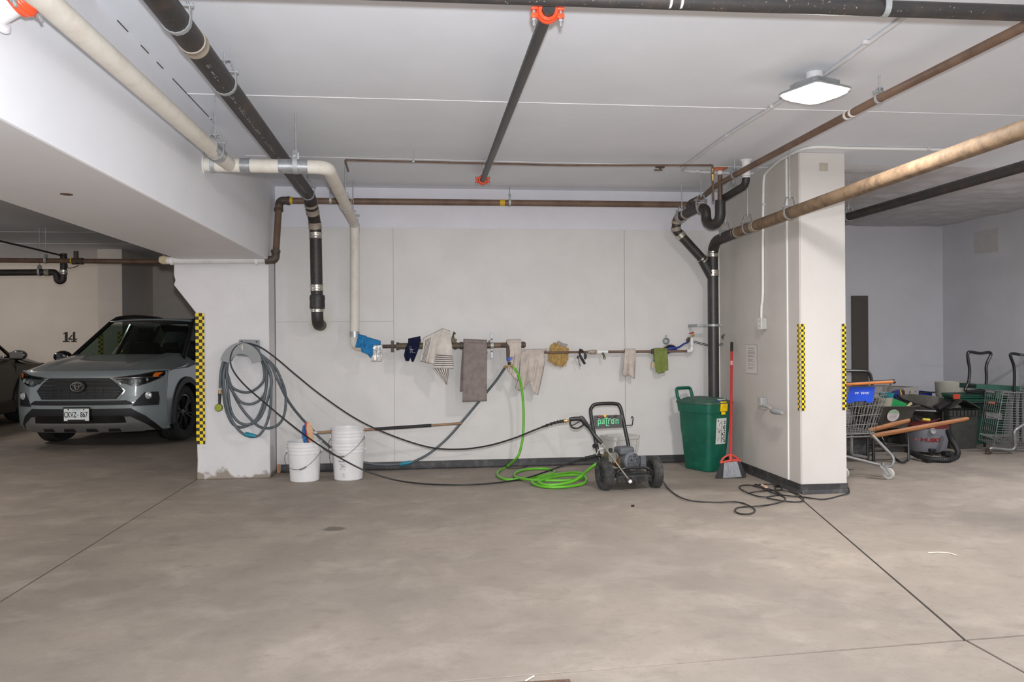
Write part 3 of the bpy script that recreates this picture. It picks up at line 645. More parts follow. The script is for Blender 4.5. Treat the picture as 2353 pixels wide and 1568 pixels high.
# ---- the black stack and the dusty insulated run that feeds it
YS = 7.80
t = thing('drain_stack', 'black vertical drain stack in the right corner with a wye and stainless clamps', 'pipe', (2.95, YS, 0))
s0, s1 = at(1641, 935, Y=YS), at(1638, 600, Y=YS); xs = s1.x
m = MB(); m.cyl((xs, YS, .02), (xs, YS, at(1638, 634, Y=YS).z), .0545, 22); m.build('pipe', M_STEEL, t)
ze = at(1645, 560, Y=YS).z
pr0 = at(1690, 535, X=2.955); pr1 = at(2345, 300, X=2.955); pd = (pr1 - pr0).normalized()
m = MB(); m.tube(fillet([(xs, YS, at(1638, 634, Y=YS).z), (xs, YS, pr0.z - .02), pr0 + pd * .05], .17, 10), .0525, 22); m.build('wye', M_CAST, t)
m = MB(); a = at(1634, 640, Y=YS - .01); m.tube([(xs, YS, a.z), at(1612, 592, Y=7.795)], .05, 20); m.build('wye_branch', M_CAST, t)
clampband(t, (xs, YS, at(1638, 635, Y=YS).z), (xs, YS, at(1638, 621, Y=YS).z), .0545); clampband(t, (xs, YS, at(1638, 591, Y=YS).z), (xs, YS, at(1638, 577, Y=YS).z), .053)
# stack wall clamp with its long strut arm
zc2 = at(1640, 748, Y=YS).z
m = MB(); m.lathe([(.055, -.012), (.061, -.012), (.061, .012), (.055, .012)], (xs, YS, zc2), n=24, cap=False); m.span((xs - .16, YS + .05, zc2 - .014), (xs + .11, YS + .29, zc2 + .014)) if False else None
for s in (-1, 1): m.box((xs + s * .075, YS + .0, zc2), (.045, .012, .026)); m.cyl((xs + s * .085, YS - .02, zc2), (xs + s * .085, YS + .02, zc2), .009, 8)
o = m.build('pipe_clamp', M_GALV, t, bevel=.002)
m = MB(); m.box((xs - .1, YS + .03, zc2), (.13, .03, .028)); m.box((xs - .15, YS + .165, zc2), (.028, .26, .028)); m.build('strut_arm', M_GALV, t, bevel=.002)
t = thing('insulated_drain', 'thick dusty tan drain pipe on clevis hangers running past the white column', 'pipe', (2.95, 5.5, 2.3))
rr = .0475
m = MB(); m.tube([pr0 + pd * .02, lerp(pr0, pr1, .35), lerp(pr0, pr1, .6), pr1, pr1 + pd * 2.2], rr, 22); m.build('pipe', M_TAN, t)
for px, py, b_ in ((1664, 545, 1), (1718, 523, 1), (1815, 488, 0)):
    c = at(px, py, X=2.955); c = pr0 + pd * ((c - pr0).dot(pd)); 
    if px > 1664: hanger(t, c, rr, pd, wd=.024, apex=2.5)
    else: hanger(t, c + pd * .03, rr + .002, pd, wd=.024, apex=2.5)
c = at(1735, 518, X=2.955); c = pr0 + pd * ((c - pr0).dot(pd)); band(t, c - pd * .03, c + pd * .03, rr)
c = pr0 + pd * .03; band(t, c - pd * .03, c + pd * .03, rr)

# ---- dark pipe over the storage corner
t = thing('storage_pipe', 'dark pipe slung below the cracked ceiling of the storage corner', 'pipe', (5, 7.5, 2.5))
p0, p1 = at(1940, 501, Z=2.47), at(2350, 383, Z=2.47)
xp = at(2100, 455, Z=2.47).x
m = MB(); dd = (p1 - p0).normalized(); m.tube([p0 - dd * .3, p1 + dd * .8], .04, 18); m.build('pipe', M_CAST, t); hanger(t, lerp(p0, p1, .035), .04, dd, wd=.03); hanger(t, lerp(p0, p1, 1.12), .04, dd, wd=.03)

# ---- conduits
t = thing('light_conduit', 'white painted conduit feeding the ceiling lamp', 'conduit', (2.4, 5, 2.8))
rc = .0115; zq = ZC - rc - .002
m = MB(); m.tube(ats([(2120, 8), (2070, 45), (1895, 172)], Z=zq), rc, 10); m.build('conduit', M_CONDUIT, t)
m = MB(); m.tube(catmull(ats([(1810, 222), (1775, 246), (1670, 312), (1600, 362), (1572, 382)], Z=zq) + ats([(1566, 388)], Z=zq) + ats([(1572, 392), (1600, 395), (1690, 398), (1730, 399)], Z=zq), 5), rc, 10); m.build('conduit', M_CONDUIT, t)
for px, py in ((1990, 97), (1672, 311), (1775, 245), (1573, 380), (1603, 394)): c = at(px, py, Z=zq); m = MB(); m.box(c + V((.0, 0, 0)), (.03, .02, .022), Matrix.Rotation(.3, 3, 'Z')); m.box(c + V((.026, 0, .008)), (.028, .02, .005)); m.build('strap', M_CONDUIT, t, bevel=.003)
t = thing('wall_conduit', 'white conduit bending down the side wall to the upper outlet box', 'conduit', (3.1, 6.8, 2))
xc = XR - .02
yc0 = at(1754, 600, X=xc).y
m = MB(); m.tube(catmull(ats([(2170, 344), (2050, 342), (1940, 340), (1880, 338), (1842, 344), (1808, 360), (1788, 372)], Z=zq) + ats([(1764, 394), (1756, 408), (1754, 450), (1753, 560), (1753, 660), (1752, 690), (1750, 705), (1749.5, 735)], X=xc), 5), rc, 10); m.build('conduit', M_TRIM, t)
for (px, py), k in (((2134, 343), 0), ((1754, 470), 1)):
    c = at(px, py, Z=zq) if not k else at(px, py, X=xc); m = MB(); m.box(c, (.026, .03, .026)); m.build('strap', M_CONDUIT, t, bevel=.003)

# ---- pipes of the left bay
YB2 = 11.2
t = thing('bay_water_pipe', 'long brown water pipe running across the left bay above the cars', 'pipe', (-5, YB2, 2))
m = MB(); m.tube([at(-900, 590, Y=YB2), at(178, 600, Y=YB2), at(390, 602, Y=YB2)], .032, 14); m.build('pipe', M_BROWN, t)
for px in (172, 186): c = at(px, 600.5, Y=YB2); m = MB(); m.cyl(c - V((.03, 0, 0)), c + V((.03, 0, 0)), .045, 12); m.build('fitting', M_FITTING, t)
c = at(167, 600, Y=YB2); m = MB(); m.cyl(c - V((.02, 0, 0)), c + V((.02, 0, 0)), .042, 14); m.build('yellow_tape', M_YTAPE, t)
c = at(105, 599, Y=YB2); hanger(t, c, .034, (1, 0, 0), wd=.03); c = at(175, 600, Y=YB2); m = MB(); m.cyl(c, c + V((0, 0, .13)), .03, 12); m.build('riser', M_FITTING, t)
m = MB(); c = at(163, 608, Y=YB2); m.tube(catmull([c + V((-.04, -.02, 0)), c + V((-.02, -.03, -.05)), c + V((.05, -.02, -.04)), c + V((.1, 0, -.01))], 4), .007, 6); m.build('loose_wire', M_BRASSY, t)
t = thing('bay_drain_trap', 'black drain pipe with a trap hanging under the brown pipe of the left bay', 'pipe', (-5, YB2 + .1, 1.8))
Yt = YB2 + .1; rt_ = .043
L = [at(-900, 634, Y=Yt), at(110, 626, Y=Yt), at(122, 627, Y=Yt)]
cc0, cc1 = at(131, 640, Y=Yt), at(145, 640, Y=Yt)
r_ = (cc1 - cc0).length / 2; cm = (cc0 + cc1) / 2
arc = [cm + V((-r_ * math.cos(PI * k / 8), 0, -r_ * math.sin(PI * k / 8) * 1.0)) for k in range(9)]
m = MB(); m.tube(fillet(L[:2] + [at(128, 626, Y=Yt), arc[0]], .05, 6) + arc[1:] + [at(146, 615, Y=Yt), at(146, 583, Y=Yt)], rt_, 14); m.build('pipe', M_CAST, t)
c = at(146, 626, Y=Yt); clampband(t, c - V((0, 0, .03)), c + V((0, 0, .03)), rt_); c = at(109, 626.5, Y=Yt); band(t, c - V((.03, 0, 0)), c + V((.03, 0, 0)), rt_); c = at(91, 626.5, Y=Yt); hanger(t, c, rt_, (1, 0, 0), wd=.03)
t = thing('bay_thin_line', 'thin dark line sloping under the ceiling of the left bay', 'pipe', (-5, 10, 2.7))
m = MB(); m.tube([at(-40, 545, Y=9.2), at(78, 572, Y=10.6), at(144, 588, Y=11.2)], .012, 8); m.build('pipe', M_CAST, t)
# ================================================================ ceiling lamp
ZL = 2.715
lc = [at(1806, 229, Z=ZL), at(1880, 184, Z=ZL), at(1938, 195, Z=ZL), at(1868, 241, Z=ZL)]
ctr = (lc[0] + lc[1] + lc[2] + lc[3]) / 4
ux = ((lc[2] - lc[1]) + (lc[3] - lc[0])); uy = ((lc[1] - lc[0]) + (lc[2] - lc[3]))
wx, wy = ux.length / 2, uy.length / 2
s_ = .5 * (wx + wy); wx = wy = s_; ya = math.atan2(ux.y, ux.x)
fl = Frame((ctr.x, ctr.y, 0), ya)
t = thing('ceiling_lamp', 'square grey ceiling lamp with a glowing lens hung on the conduit', 'lamp', frame=fl)
M_HOUS = mat('lamp_housing_grey', (150, 152, 152), .5, .2)
M_LENS = emis('glowing_lens', (255, 252, 246), 14.0)
def rr3(w_, d_, rad, z): return [V((p.x, p.y, p.z)) for p in rrect(w_, d_, rad, z, 5)]
m = MB(); m.loft([rr3(wx * .62, wy * .62, .03, ZL + .062), rr3(wx * .66, wy * .66, .03, ZL + .03), rr3(wx * .98, wy * .98, .035, ZL + .016), rr3(wx * 1.03, wy * 1.03, .035, ZL + .008), rr3(wx * 1.03, wy * 1.03, .035, ZL), rr3(wx * .95, wy * .95, .03, ZL)]); m.build('housing', M_HOUS, t)
m = MB(); n_ = 14
for k in range(n_): m.box(((k - 6.5) * wx * .64 / n_, 0, ZL + .034), (.004, wy * .7, .05))
o = m.build('cooling_fins', M_HOUS, t); o['kind'] = 'stuff'
m = MB(); m.loft([rr3(wx * .95, wy * .95, .03, ZL - .001), rr3(wx * .93, wy * .93, .04, ZL - .014), rr3(wx * .82, wy * .82, .06, ZL - .026), rr3(wx * .4, wy * .4, .06, ZL - .031)]); m.build('lens', M_LENS, t)
m = MB(); m.lathe([(.05, ZL + .06), (.05, ZC - .002)], n=18); m.build('junction_box', M_CONDUIT, t)
# the lamp's own light: the lens throws most of it downwards and out to the sides
L = bpy.data.lights.new('lamp_glow', 'AREA'); L.shape = 'SQUARE'; L.size = wx * .9; L.energy = LAMP_STRENGTH; L.color = (1, .975, .94); L.spread = PI
o = bpy.data.objects.new('lamp_glow', L); COL.objects.link(o); o.parent = t; o.location = (0, 0, ZL - .034)
# ================================================================ fixtures on the walls
M_PLAST = mat('grey_box_plastic', (150, 150, 152), .5, var=.05)
M_LPL = mat('light_grey_plastic', (176, 174, 170), .5, var=.05)
M_WBOX = mat('white_outlet', (226, 225, 222), .4, var=.03)
M_BLACK = mat('black_rubber', (30, 29, 30), .55, var=.25, scale=20)
M_BLACKM = mat('black_painted_metal', (28, 27, 28), .35, var=.2, scale=15, coat=.2)
xw_ = XR - .007
t = thing('outlet_box', 'white surface outlet box at the end of the wall conduit', 'outlet', (xw_, 6.9, 1.5))
c0 = at(1744, 731, X=xw_ - .03); ya_, yb_ = at(1740, 743, X=xw_).y, at(1756, 743, X=xw_ - .05).y
z0, z1 = at(1749, 757, X=xw_ - .03).z, at(1749, 731, X=xw_ - .03).z
yc_ = at(1751, 743, X=xw_ - .03).y; hw = .038
m = MB(); m.span((xw_ - .05, yc_ - hw, z0), (xw_, yc_ + hw, z1)); m.build('box', M_LPL, t, bevel=.004)
m = MB(); m.span((xw_ - .055, yc_ - hw - .003, z0 - .002), (xw_ - .05, yc_ + hw + .003, z1 + .002)); o = m.build('cover_plate', M_WBOX, t, bevel=.002)
m = MB()
for k in (-.022, .022):
    for j in (-.008, .008): m.box((xw_ - .0555, yc_ + j, (z0 + z1) / 2 + k), (.002, .003, .01))
m.build('socket_slots', M_BLACK, o, smooth=0)
t = thing('plugged_outlet', 'grey weatherproof outlet with a big grey plug hanging from it', 'outlet', (xw_, 6.9, .9))
yc_ = at(1752, 927, X=xw_ - .03).y; z0, z1 = at(1750, 940, X=xw_ - .03).z, at(1750, 914, X=xw_ - .03).z
m = MB(); m.span((xw_ - .05, yc_ - .035, z0), (xw_, yc_ + .035, z1)); m.build('box', M_PLAST, t, bevel=.006)
m = MB(); m.span((xw_ - .062, yc_ - .037, z0 + .002), (xw_ - .05, yc_ + .037, z1 + .002)); m.build('cover_plate', M_LPL, t, bevel=.004)
p = [V((xw_ - .06, yc_ - .015, z0 + .035)), at(1766, 936, X=xw_ - .085), at(1775, 944, X=xw_ - .085), at(1780, 947, X=xw_ - .085)]
m = MB(); m.tube(catmull(p, 5), [.013] * 16, 12); m.build('plug_neck', M_LPL, t)
a, b_ = at(1773, 944, X=xw_ - .085), at(1797, 949, X=xw_ - .085)
m = MB(); m.tube([a, lerp(a, b_, .15), lerp(a, b_, .45), lerp(a, b_, .5), lerp(a, b_, .93), b_], [.018, .025, .026, .022, .021, .014], 14); m.build('plug', M_PLAST, t)
# notice sheet
t = thing('notice_sheet', 'white printed notice sheet taped to the side wall above the red broom', 'notice', (xw_, 7.2, 1.2))
M_PAPER = mat('paper', (214, 208, 202), .7, var=.02); M_INK = mat('grey_print', (120, 112, 108), .8)
q0, q1, q2, q3 = at(1713, 793, X=xw_ - .002), at(1739, 795, X=xw_ - .002), at(1740, 860, X=xw_ - .002), at(1712.5, 857, X=xw_ - .002)
y0, y1 = q0.y, q1.y; z0, z1 = q3.z, q0.z
m = MB(); m.span((xw_ - .0025, y1, z0), (xw_ - .0002, y0, z1)); m.build('sheet', M_PAPER, t, smooth=0)
m = MB(); H = z1 - z0; W = y0 - y1; ln = [(.10, .62, .018)] + [(.2 + k * .042, random.uniform(.5, .78), .012) for k in range(16) if k not in (3, 6, 10, 13)]
for v_, u_, h_ in ln: m.span((xw_ - .0032, y0 - W * (.2 + u_ * .85), z1 - H * v_ - H * h_), (xw_ - .0024, y0 - W * .2, z1 - H * v_))
o = m.build('print_lines', M_INK, t, smooth=0); o['kind'] = 'stuff'
m = MB(); m.span((xw_ - .0018, y1 + .0, z0 - .003), (xw_ - .0001, y0 + .003, z1 + .003)); m.build('edge_tape', M_INK, t, smooth=0)
# loose cable behind the stack
t = thing('wall_cable', 'pair of thin dark cables passing behind the black drain stack', 'cable', (2.9, 8.05, 1.3))
for dz in (0, .014):
    m = MB(); P = ats([(1594, 787), (1610, 791), (1628, 795)], Y=8.06) + ats([(1660, 793), (1667, 785), (1673, 776), (1679, 771)], Y=8.0)
    P[-1] = V((XR - .004, 7.95, P[-1].z)); P[-2] = V((XR - .03, 7.97, P[-2].z))
    m.tube(catmull([q + V((0, 0, dz)) for q in P], 5), .0035, 6); m.build('cable', M_BLACK, t)
# checkered safety strips
def checker(name, n=3.0):
    def ex(nt, b, tc, rp):
        N, Lk = nt.nodes, nt.links; u = N.new('ShaderNodeUVMap'); ck = N.new('ShaderNodeTexChecker'); ck.inputs['Scale'].default_value = 1.0
        ck.inputs['Color1'].default_value = (*lin((236, 204, 22)), 1); ck.inputs['Color2'].default_value = (*lin((34, 31, 26)), 1)
        Lk.new(u.outputs[0], ck.inputs['Vector']); Lk.new(ck.outputs[0], b.inputs['Base Color'])
    return mat(name, (230, 200, 30), .45, extra=ex)
M_CHK = checker('yellow_black_checker')
def safety(label, faces, cell):
    """faces: list of (corner, along u, length u, up length) - flat strips of one tape folded round a corner"""
    m = MB(); u0 = 0
    for c, du, lu, lz, nn in faces:
        c, du, nn = V(c), V(du).normalized(), V(nn)
        o_ = len(m.v); P = [c, c + du * lu, c + du * lu + V((0, 0, lz)), c + V((0, 0, lz))]
        m.add([p + nn * .0018 for p in P], [(0, 1, 2, 3)])
        for k, (uu, vv) in enumerate(((0, 0), (lu, 0), (lu, lz), (0, lz))): m.uv[o_ + k] = ((u0 + uu) / cell + .001, vv / cell + .001)
        u0 += lu
    return tag(m.build('safety_strip', M_CHK, smooth=0, solid=.0008, fixn=False), label, 'tape')
GS = None
z0, z1 = at(458, 1021, Y=YP).z, at(456, 720, Y=YP).z
cell = (z1 - z0) / 40
safety('yellow and black checkered safety strip on the front edge of the left pillar', [((-2.105, YP - .004, z0), (1, 0, 0), cell * 2.6, z1 - z0, (0, -1, 0)), ], cell)
z0, z1 = at(1840, 944, X=XR).z, at(1840, 745, X=XR).z; cell = (z1 - z0) / 33
safety('checkered safety strip on the inner edge of the white column', [((XR - .008, YC + cell * 1.7, z0), (0, -1, 0), cell * 1.7, z1 - z0, (-1, 0, 0)), ((XR - .006, YC - .0065, z0), (1, 0, 0), cell * 1.8, z1 - z0, (0, -1, 0))], cell)
safety('checkered safety strip on the outer edge of the white column', [((3.523 - cell * 1.6, YC - .0065, z0), (1, 0, 0), cell * 1.6, z1 - z0, (0, -1, 0))], cell)
zf = at(226, 770, Y=yb1).z
safety('small far checkered safety strip on the bay pier beside the painted 14', [((xa0, yb1 - .002, .4), (1, 0, 0), .075, at(226, 762, Y=yb1).z - .4, (0, -1, 0))], .037)
safety('checkered safety strip on the far pier edge seen through the grey windshield', [((xa1 - .075, yb1 - .002, .4), (1, 0, 0), .075, at(280, 762, Y=yb1).z - .4, (0, -1, 0))], .037)
# the painted bay number 14
M_NUM = mat('black_stencil_paint', (32, 30, 30), .7)
Yn = 15.297
def numpoly(m, pts): m.slab(ats(pts, Y=Yn), (0, .004, 0))
t = thing('bay_number', 'black painted number 14 on the wall of the left bay', 'number', at(160, 775, Y=Yn))
m = MB(); numpoly(m, [(149, 764), (155.3, 763), (155.3, 783.8), (149, 783.8)]); numpoly(m, [(145, 766.5), (149.2, 764), (149.2, 767.2), (145, 768.5)]); numpoly(m, [(144, 783.6), (160, 783.6), (160, 786.4), (144, 786.4)]); m.build('digit', M_NUM, t, smooth=0)
m = MB(); numpoly(m, [(167.5, 764), (172.5, 762.5), (172.5, 783.8), (167.5, 783.8)]); numpoly(m, [(163.5, 783.6), (176, 783.6), (176, 786.4), (163.5, 786.4)]); numpoly(m, [(156.5, 779), (165.8, 768.5), (166.6, 771), (160.5, 778.2)]); numpoly(m, [(156.5, 778.2), (166.5, 778.2), (166.5, 781.4), (156.5, 781.4)]); numpoly(m, [(172.8, 778.2), (177, 778.2), (177, 781.4), (172.8, 781.4)]); m.build('digit', M_NUM, t, smooth=0)
# round drain outlet on the back wall
t = thing('wall_outlet', 'round metal pipe stub ring with a hook on the back wall above the blue brush', 'pipe outlet', at(1529, 783, Y=YW))
c = at(1529.5, 784, Y=YW - .001); m = MB(); m.lathe([(.024, 0), (.034, 0), (.034, .03), (.03, .036), (.025, .03), (.02, .004)], c, (0, -1, 0), 24); m.build('ring', M_GALV, t)
m = MB(); m.cyl(c + V((.0, -.022, .03)), c + V((0, -.022, .05)), .006, 8); m.tube([c + V((0, -.022, .053)) + V((.008 * math.cos(a), 0, .008 * math.sin(a))) for a in [2 * PI * k / 12 for k in range(12)]], .003, 6, closed=True); m.build('hook', M_GALV, t)

# ================================================================ wall pipe used as a drying rail
YA, YT = 7.85, 8.0
t = thing('wall_rail_pipe', 'thick brown pipe bracketed off the back wall with cloths hung over it', 'pipe', (0, YA, 1.25))
M_OLIVE = mat('olive_weathered_metal', (92, 84, 62), .6, .2, var=.25, scale=20)
l0, l1, l2, l3 = at(836, 797.5, Y=YA), at(912, 794.5, Y=YA), at(1066, 794.5, Y=YA), at(1205, 793.5, Y=YA)
zr = l2.z
m = MB(); m.cyl((l0.x, YA + .05, l0.z), (l1.x, YA, zr), .0175, 14); m.build('pipe', M_FITTING, t)
m = MB(); m.cyl((l1.x, YA, zr), (at(1128, 794, Y=YA).x, YA, zr), .030, 18); m.build('pipe', M_OLIVE, t)
m = MB(); m.cyl((at(1110, 794, Y=YA).x, YA, zr), (l3.x - .02, YA, zr + .003), .026, 18); m.build('pipe', M_BROWN, t)
m = MB(); m.cyl((l3.x - .03, YA, zr + .003), (l3.x + .0, YA, zr + .003), .031, 18); m.cyl((l3.x, YA, zr + .003), (l3.x + .012, YA, zr + .003), .024, 6); m.build('end_cap', M_FITTING, t)
for px in (914, 1046, 1060): x = at(px, 794, Y=YA).x; m = MB(); m.cyl((x - .014, YA, zr), (x + .014, YA, zr), .037, 18); m.build('collar', M_FITTING, t)
m = MB(); x = at(902, 794, Y=YA).x; m.cyl((x - .012, YA, zr), (x + .012, YA, zr), .024, 16); m.box((x, YA - .012, zr), (.03, .012, .11)); m.build('clamp', M_FITTING, t, bevel=.002)
for px, w_ in ((1130.5, .028),):
    x = at(px, 794, Y=YA).x; m = MB(); m.span((x - .014, YA + .03, zr - .13), (x + .014, YA + .06, zr + .125)); m.span((x - .014, YA + .06, zr + .02), (x + .014, YW + .0, zr + .05)); o = m.build('strut', M_GALV, t, bevel=.002)
    m = MB(); m.strip([V((x, YA - .0, zr)) + V((0, -.03 * math.cos(a), .03 * math.sin(a))) for a in [PI * k / 8 - PI / 2 for k in range(9)]] , (1, 0, 0), .03, .004); m.build('strap', M_GALV, t)
    for dz in (-.06, .06): m = MB(); m.cyl((x, YA + .03, zr + dz), (x, YA + .014, zr + dz), .0095, 8); m.build('bolt', M_BROWN, t)
m = MB(); c = at(1041, 778, Y=YA); m.cyl((c.x, YA, zr), (c.x, YA, c.z + .02), .014, 10); m.box((c.x + .004, YA - .01, c.z - .02), (.055, .03, .05), Matrix.Rotation(.5, 3, 'Y')); m.cyl((c.x, YA, c.z + .02), (c.x + .012, YA - .01, c.z + .065), .009, 8); m.cyl((c.x - .004, YA - .01, c.z + .045), (c.x + .028, YA - .01, c.z + .05), .008, 6); m.build('valve', M_OLIVE, t, bevel=.003)
m = MB(); c = at(965, 783, Y=YA); m.cyl((c.x, YA, zr + .02), (c.x, YA, zr + .07), .011, 10); m.build('peg', M_BROWN, t)
# splitter branch
t = thing('hose_splitter', 'dark elbow with a blue valve and brass splitter hanging off the thick brown pipe', 'splitter', at(1170, 830, Y=7.82))
YSP = 7.80
e0, e1, e2 = at(1152, 793, Y=YSP), at(1167, 795, Y=YSP), at(1167.5, 824, Y=YSP)
m = MB(); m.tube(fillet([e0, e1, e2], .03, 6), .0165, 12); m.build('elbow', M_FITTING, t)
m = MB(); c = at(1169, 826, Y=YSP); m.lathe([(.0, -.018), (.018, -.016), (.024, 0), (.02, .016), (.012, .022), (0, .022)], c, n=14); m.box(c + V((.012, -.016, .004)), (.05, .01, .02), Matrix.Rotation(-.5, 3, 'Y')); m.build('blue_valve', mat('bright_blue_plastic', (44, 84, 176), .4, var=.08), t, bevel=.002)
m = MB(); c = at(1170, 836, Y=YSP); m.cyl(c + V((0, 0, .016)), c - V((0, 0, .012)), .015, 12); m.build('collar', M_BLACK, t)
cL, cR = at(1161, 844, Y=YSP), at(1178, 842, Y=YSP)
m = MB(); m.cyl(c - V((0, 0, .008)), cL, .0105, 12); m.cyl(c - V((0, 0, .008)), cR, .0105, 12); m.cyl(lerp(c, cL, .75), lerp(c, cL, 1.25), .014, 8); m.cyl(lerp(c, cR, .75), lerp(c, cR, 1.25), .014, 8); m.build('brass_fork', M_BRASS, t)
# thin pipe to the right
t = thing('thin_rail_pipe', 'thin rusty wall pipe with white union fittings and a red tap', 'pipe', (1.9, YT, 1.2))
p0, p1 = at(1206, 809.5, Y=YT), at(1582, 808.5, Y=YT); zt_ = (p0.z + p1.z) / 2
m = MB(); m.cyl((p0.x, YT, zt_), (at(1352, 810, Y=YT).x, YT, zt_), .0115, 14); m.build('pipe', M_BROWN, t)
m = MB(); m.cyl((at(1388, 810, Y=YT).x, YT, zt_), (p1.x, YT, zt_), .0135, 14); m.build('pipe', M_BROWN, t)
xa_, xb_, xc_ = at(1350, 810, Y=YT).x, at(1371, 810, Y=YT).x, at(1390, 810, Y=YT).x
M_CORR = mat('limescaled_union', (184, 172, 160), .7, .2, var=.25, scale=40, rgb2=(130, 110, 92))
m = MB(); m.lathe([(.013, 0), (.017, .003), (.017, .012), (.02, .02), (.024, .04), (.024, .07), (.02, .09), (.0205, .093)], (xa_, YT, zt_), (1, 0, 0), 16); m.build('union', M_CORR, t)
m = MB(); m.cyl((xb_, YT, zt_), (xc_, YT, zt_), .0215, 16); m.cyl((xc_, YT, zt_), (xc_ + .03, YT, zt_), .018, 12); m.build('union', M_WHITEPVC, t)
c = at(1386, 813, Y=YT - .02); m = MB(); m.cyl(c + V((-.005, .0, .01)), c + V((.012, -.006, -.035)), .011, 10); m.tube([c + V((.012, -.006, -.045)) + V((.011 * math.cos(a), 0, .011 * math.sin(a))) for a in [2 * PI * k / 10 for k in range(10)]], .004, 6, closed=True); m.build('drain_cock', M_OLIVE, t)
x = at(1498, 808, Y=YT).x; m = MB(); m.cyl((x - .012, YT, zt_), (x + .012, YT, zt_), .019, 14); m.box((x, YT + .04, zt_), (.022, .08, .016)); m.box((x, YT - .004, zt_), (.018, .02, .05)); m.build('clamp', M_FITTING, t, bevel=.002)
x1_, xe_ = at(1578, 808, Y=YT).x, at(1590, 806, Y=YT).x; zt2 = at(1590, 776, Y=YT).z
m = MB(); m.tube(fillet([(x1_, YT, zt_), (xe_, YT, zt_), (xe_, YT, zt_ + .05)], .03, 6), .021, 14); m.build('elbow', M_WHITEPVC, t)
m = MB(); m.cyl((xe_, YT, zt_ + .055), (xe_, YT, zt2), .018, 14); m.cyl((xe_, YT, zt2 - .005), (xe_, YT, zt2 - .03), .021, 14); m.build('pipe', M_WHITEPVC, t)
m = MB(); m.cyl((xe_, YT, zt2), (xe_, YT, zt2 + .035), .011, 10); m.box((xe_ + .012, YT - .01, zt2 + .022), (.024, .018, .02)); m.build('tap_stem', M_BRASS, t)
m = MB(); c = V((xe_ - .006, YT - .006, zt2 + .047)); m.tube([c + V((.024 * math.cos(a), .024 * math.sin(a), .004 * math.cos(a))) for a in [2 * PI * k / 16 for k in range(16)]], .0055, 8, closed=True)
for k in range(5): a = 2 * PI * k / 5; m.cyl(c, c + V((.023 * math.cos(a), .023 * math.sin(a), 0)), .004, 6)
m.build('red_handwheel', mat('red_enamel', (170, 34, 38), .4, coat=.2), t)
c = at(1581, 782, Y=YT - .03); m = MB(); m.lathe([(0, -.012), (.02, -.01), (.022, .008), (.012, .014), (0, .014)], c, (.3, -1, 0), 12); m.box(c + V((.01, 0, .02)), (.03, .02, .016)); m.build('gauge_cock', M_FITTING, t, bevel=.002)
# ================================================================ cloths and brushes on the rail
def cloth_mat(name, rgb, rgb2=None, scale=25, bump=.6, lo=.4, hi=.7, extra=None): return mat(name, rgb, .95, var=.12, scale=scale, rgb2=rgb2, bump=bump, bscale=260, lo=lo, hi=hi, spec=.1, extra=extra)
def poly_at(P, t):
    L = [0.0]
    for i in range(1, len(P)): L.append(L[-1] + math.hypot(P[i][0] - P[i - 1][0], P[i][1] - P[i - 1][1]))
    s = t * L[-1]
    for i in range(1, len(P)):
        if s <= L[i] + 1e-9:
            k = (s - L[i - 1]) / max(1e-9, L[i] - L[i - 1]); return (P[i - 1][0] + (P[i][0] - P[i - 1][0]) * k, P[i - 1][1] + (P[i][1] - P[i - 1][1]) * k)
    return P[-1]
def flap(name, Lp, Rp, Y, m_, parent, amp=.008, folds=2.5, nu=16, nv=18, over=0, rp=.03, seed=0, bot=None, thick=.006):
    """a hanging piece of cloth between a left and a right edge; over>0 wraps it over the rail and down behind"""
    rnd = random.Random(seed); ph = [rnd.uniform(0, 6.28) for _ in range(4)]
    m = MB()
    def fn(u, v):
        a, b = poly_at(Lp, v), poly_at(Rp, v); px, py = a[0] + (b[0] - a[0]) * u, a[1] + (b[1] - a[1]) * u
        if bot: py += bot(u) * max(0, (v - .6) / .4) ** 1.5
        k = min(1, v * 1.6 + .12)
        dy = amp * k * (math.sin(folds * 2 * PI * u + ph[0] + v * .8) + .5 * math.sin(folds * 4.3 * PI * u + ph[1] - v * 2)) + amp * .4 * math.sin(v * 9 + ph[2] + u * 3)
        return at(px, py, Y=Y - abs(amp) * 1.2 + dy)
    m.grid(fn, nu, nv, uv=lambda u, v: (u, v))
    if over:
        o_ = len(m.v); n2 = 9; rows = []
        for i in range(nu + 1):
            p = fn(i / nu, 0)
            for j in range(n2):
                if j < 5: a = PI * j / 4; q = V((p.x, Y + rp - (rp + .002) * math.cos(a), p.z + (rp + .002) * math.sin(a) * .9)); q.y += (p.y - (Y - .002)) * (1 - j / 4)
                else: q = V((p.x + .01 * (j - 4) / 4, Y + 2 * rp + .004, p.z - over * (j - 4) / 4))
                rows.append(q)
        vs = []; fs = []
        for i in range(nu + 1):
            for j in range(n2): vs.append(rows[i * n2 + j])
        for i in range(nu):
            for j in range(n2 - 1): a = i * n2 + j; fs.append((a, a + 1, a + n2 + 1, a + n2))
        m.add(vs, fs)
    o = m.build(name, m_, parent, smooth=60, solid=thick, fixn=False); return o
YF = YA - .032
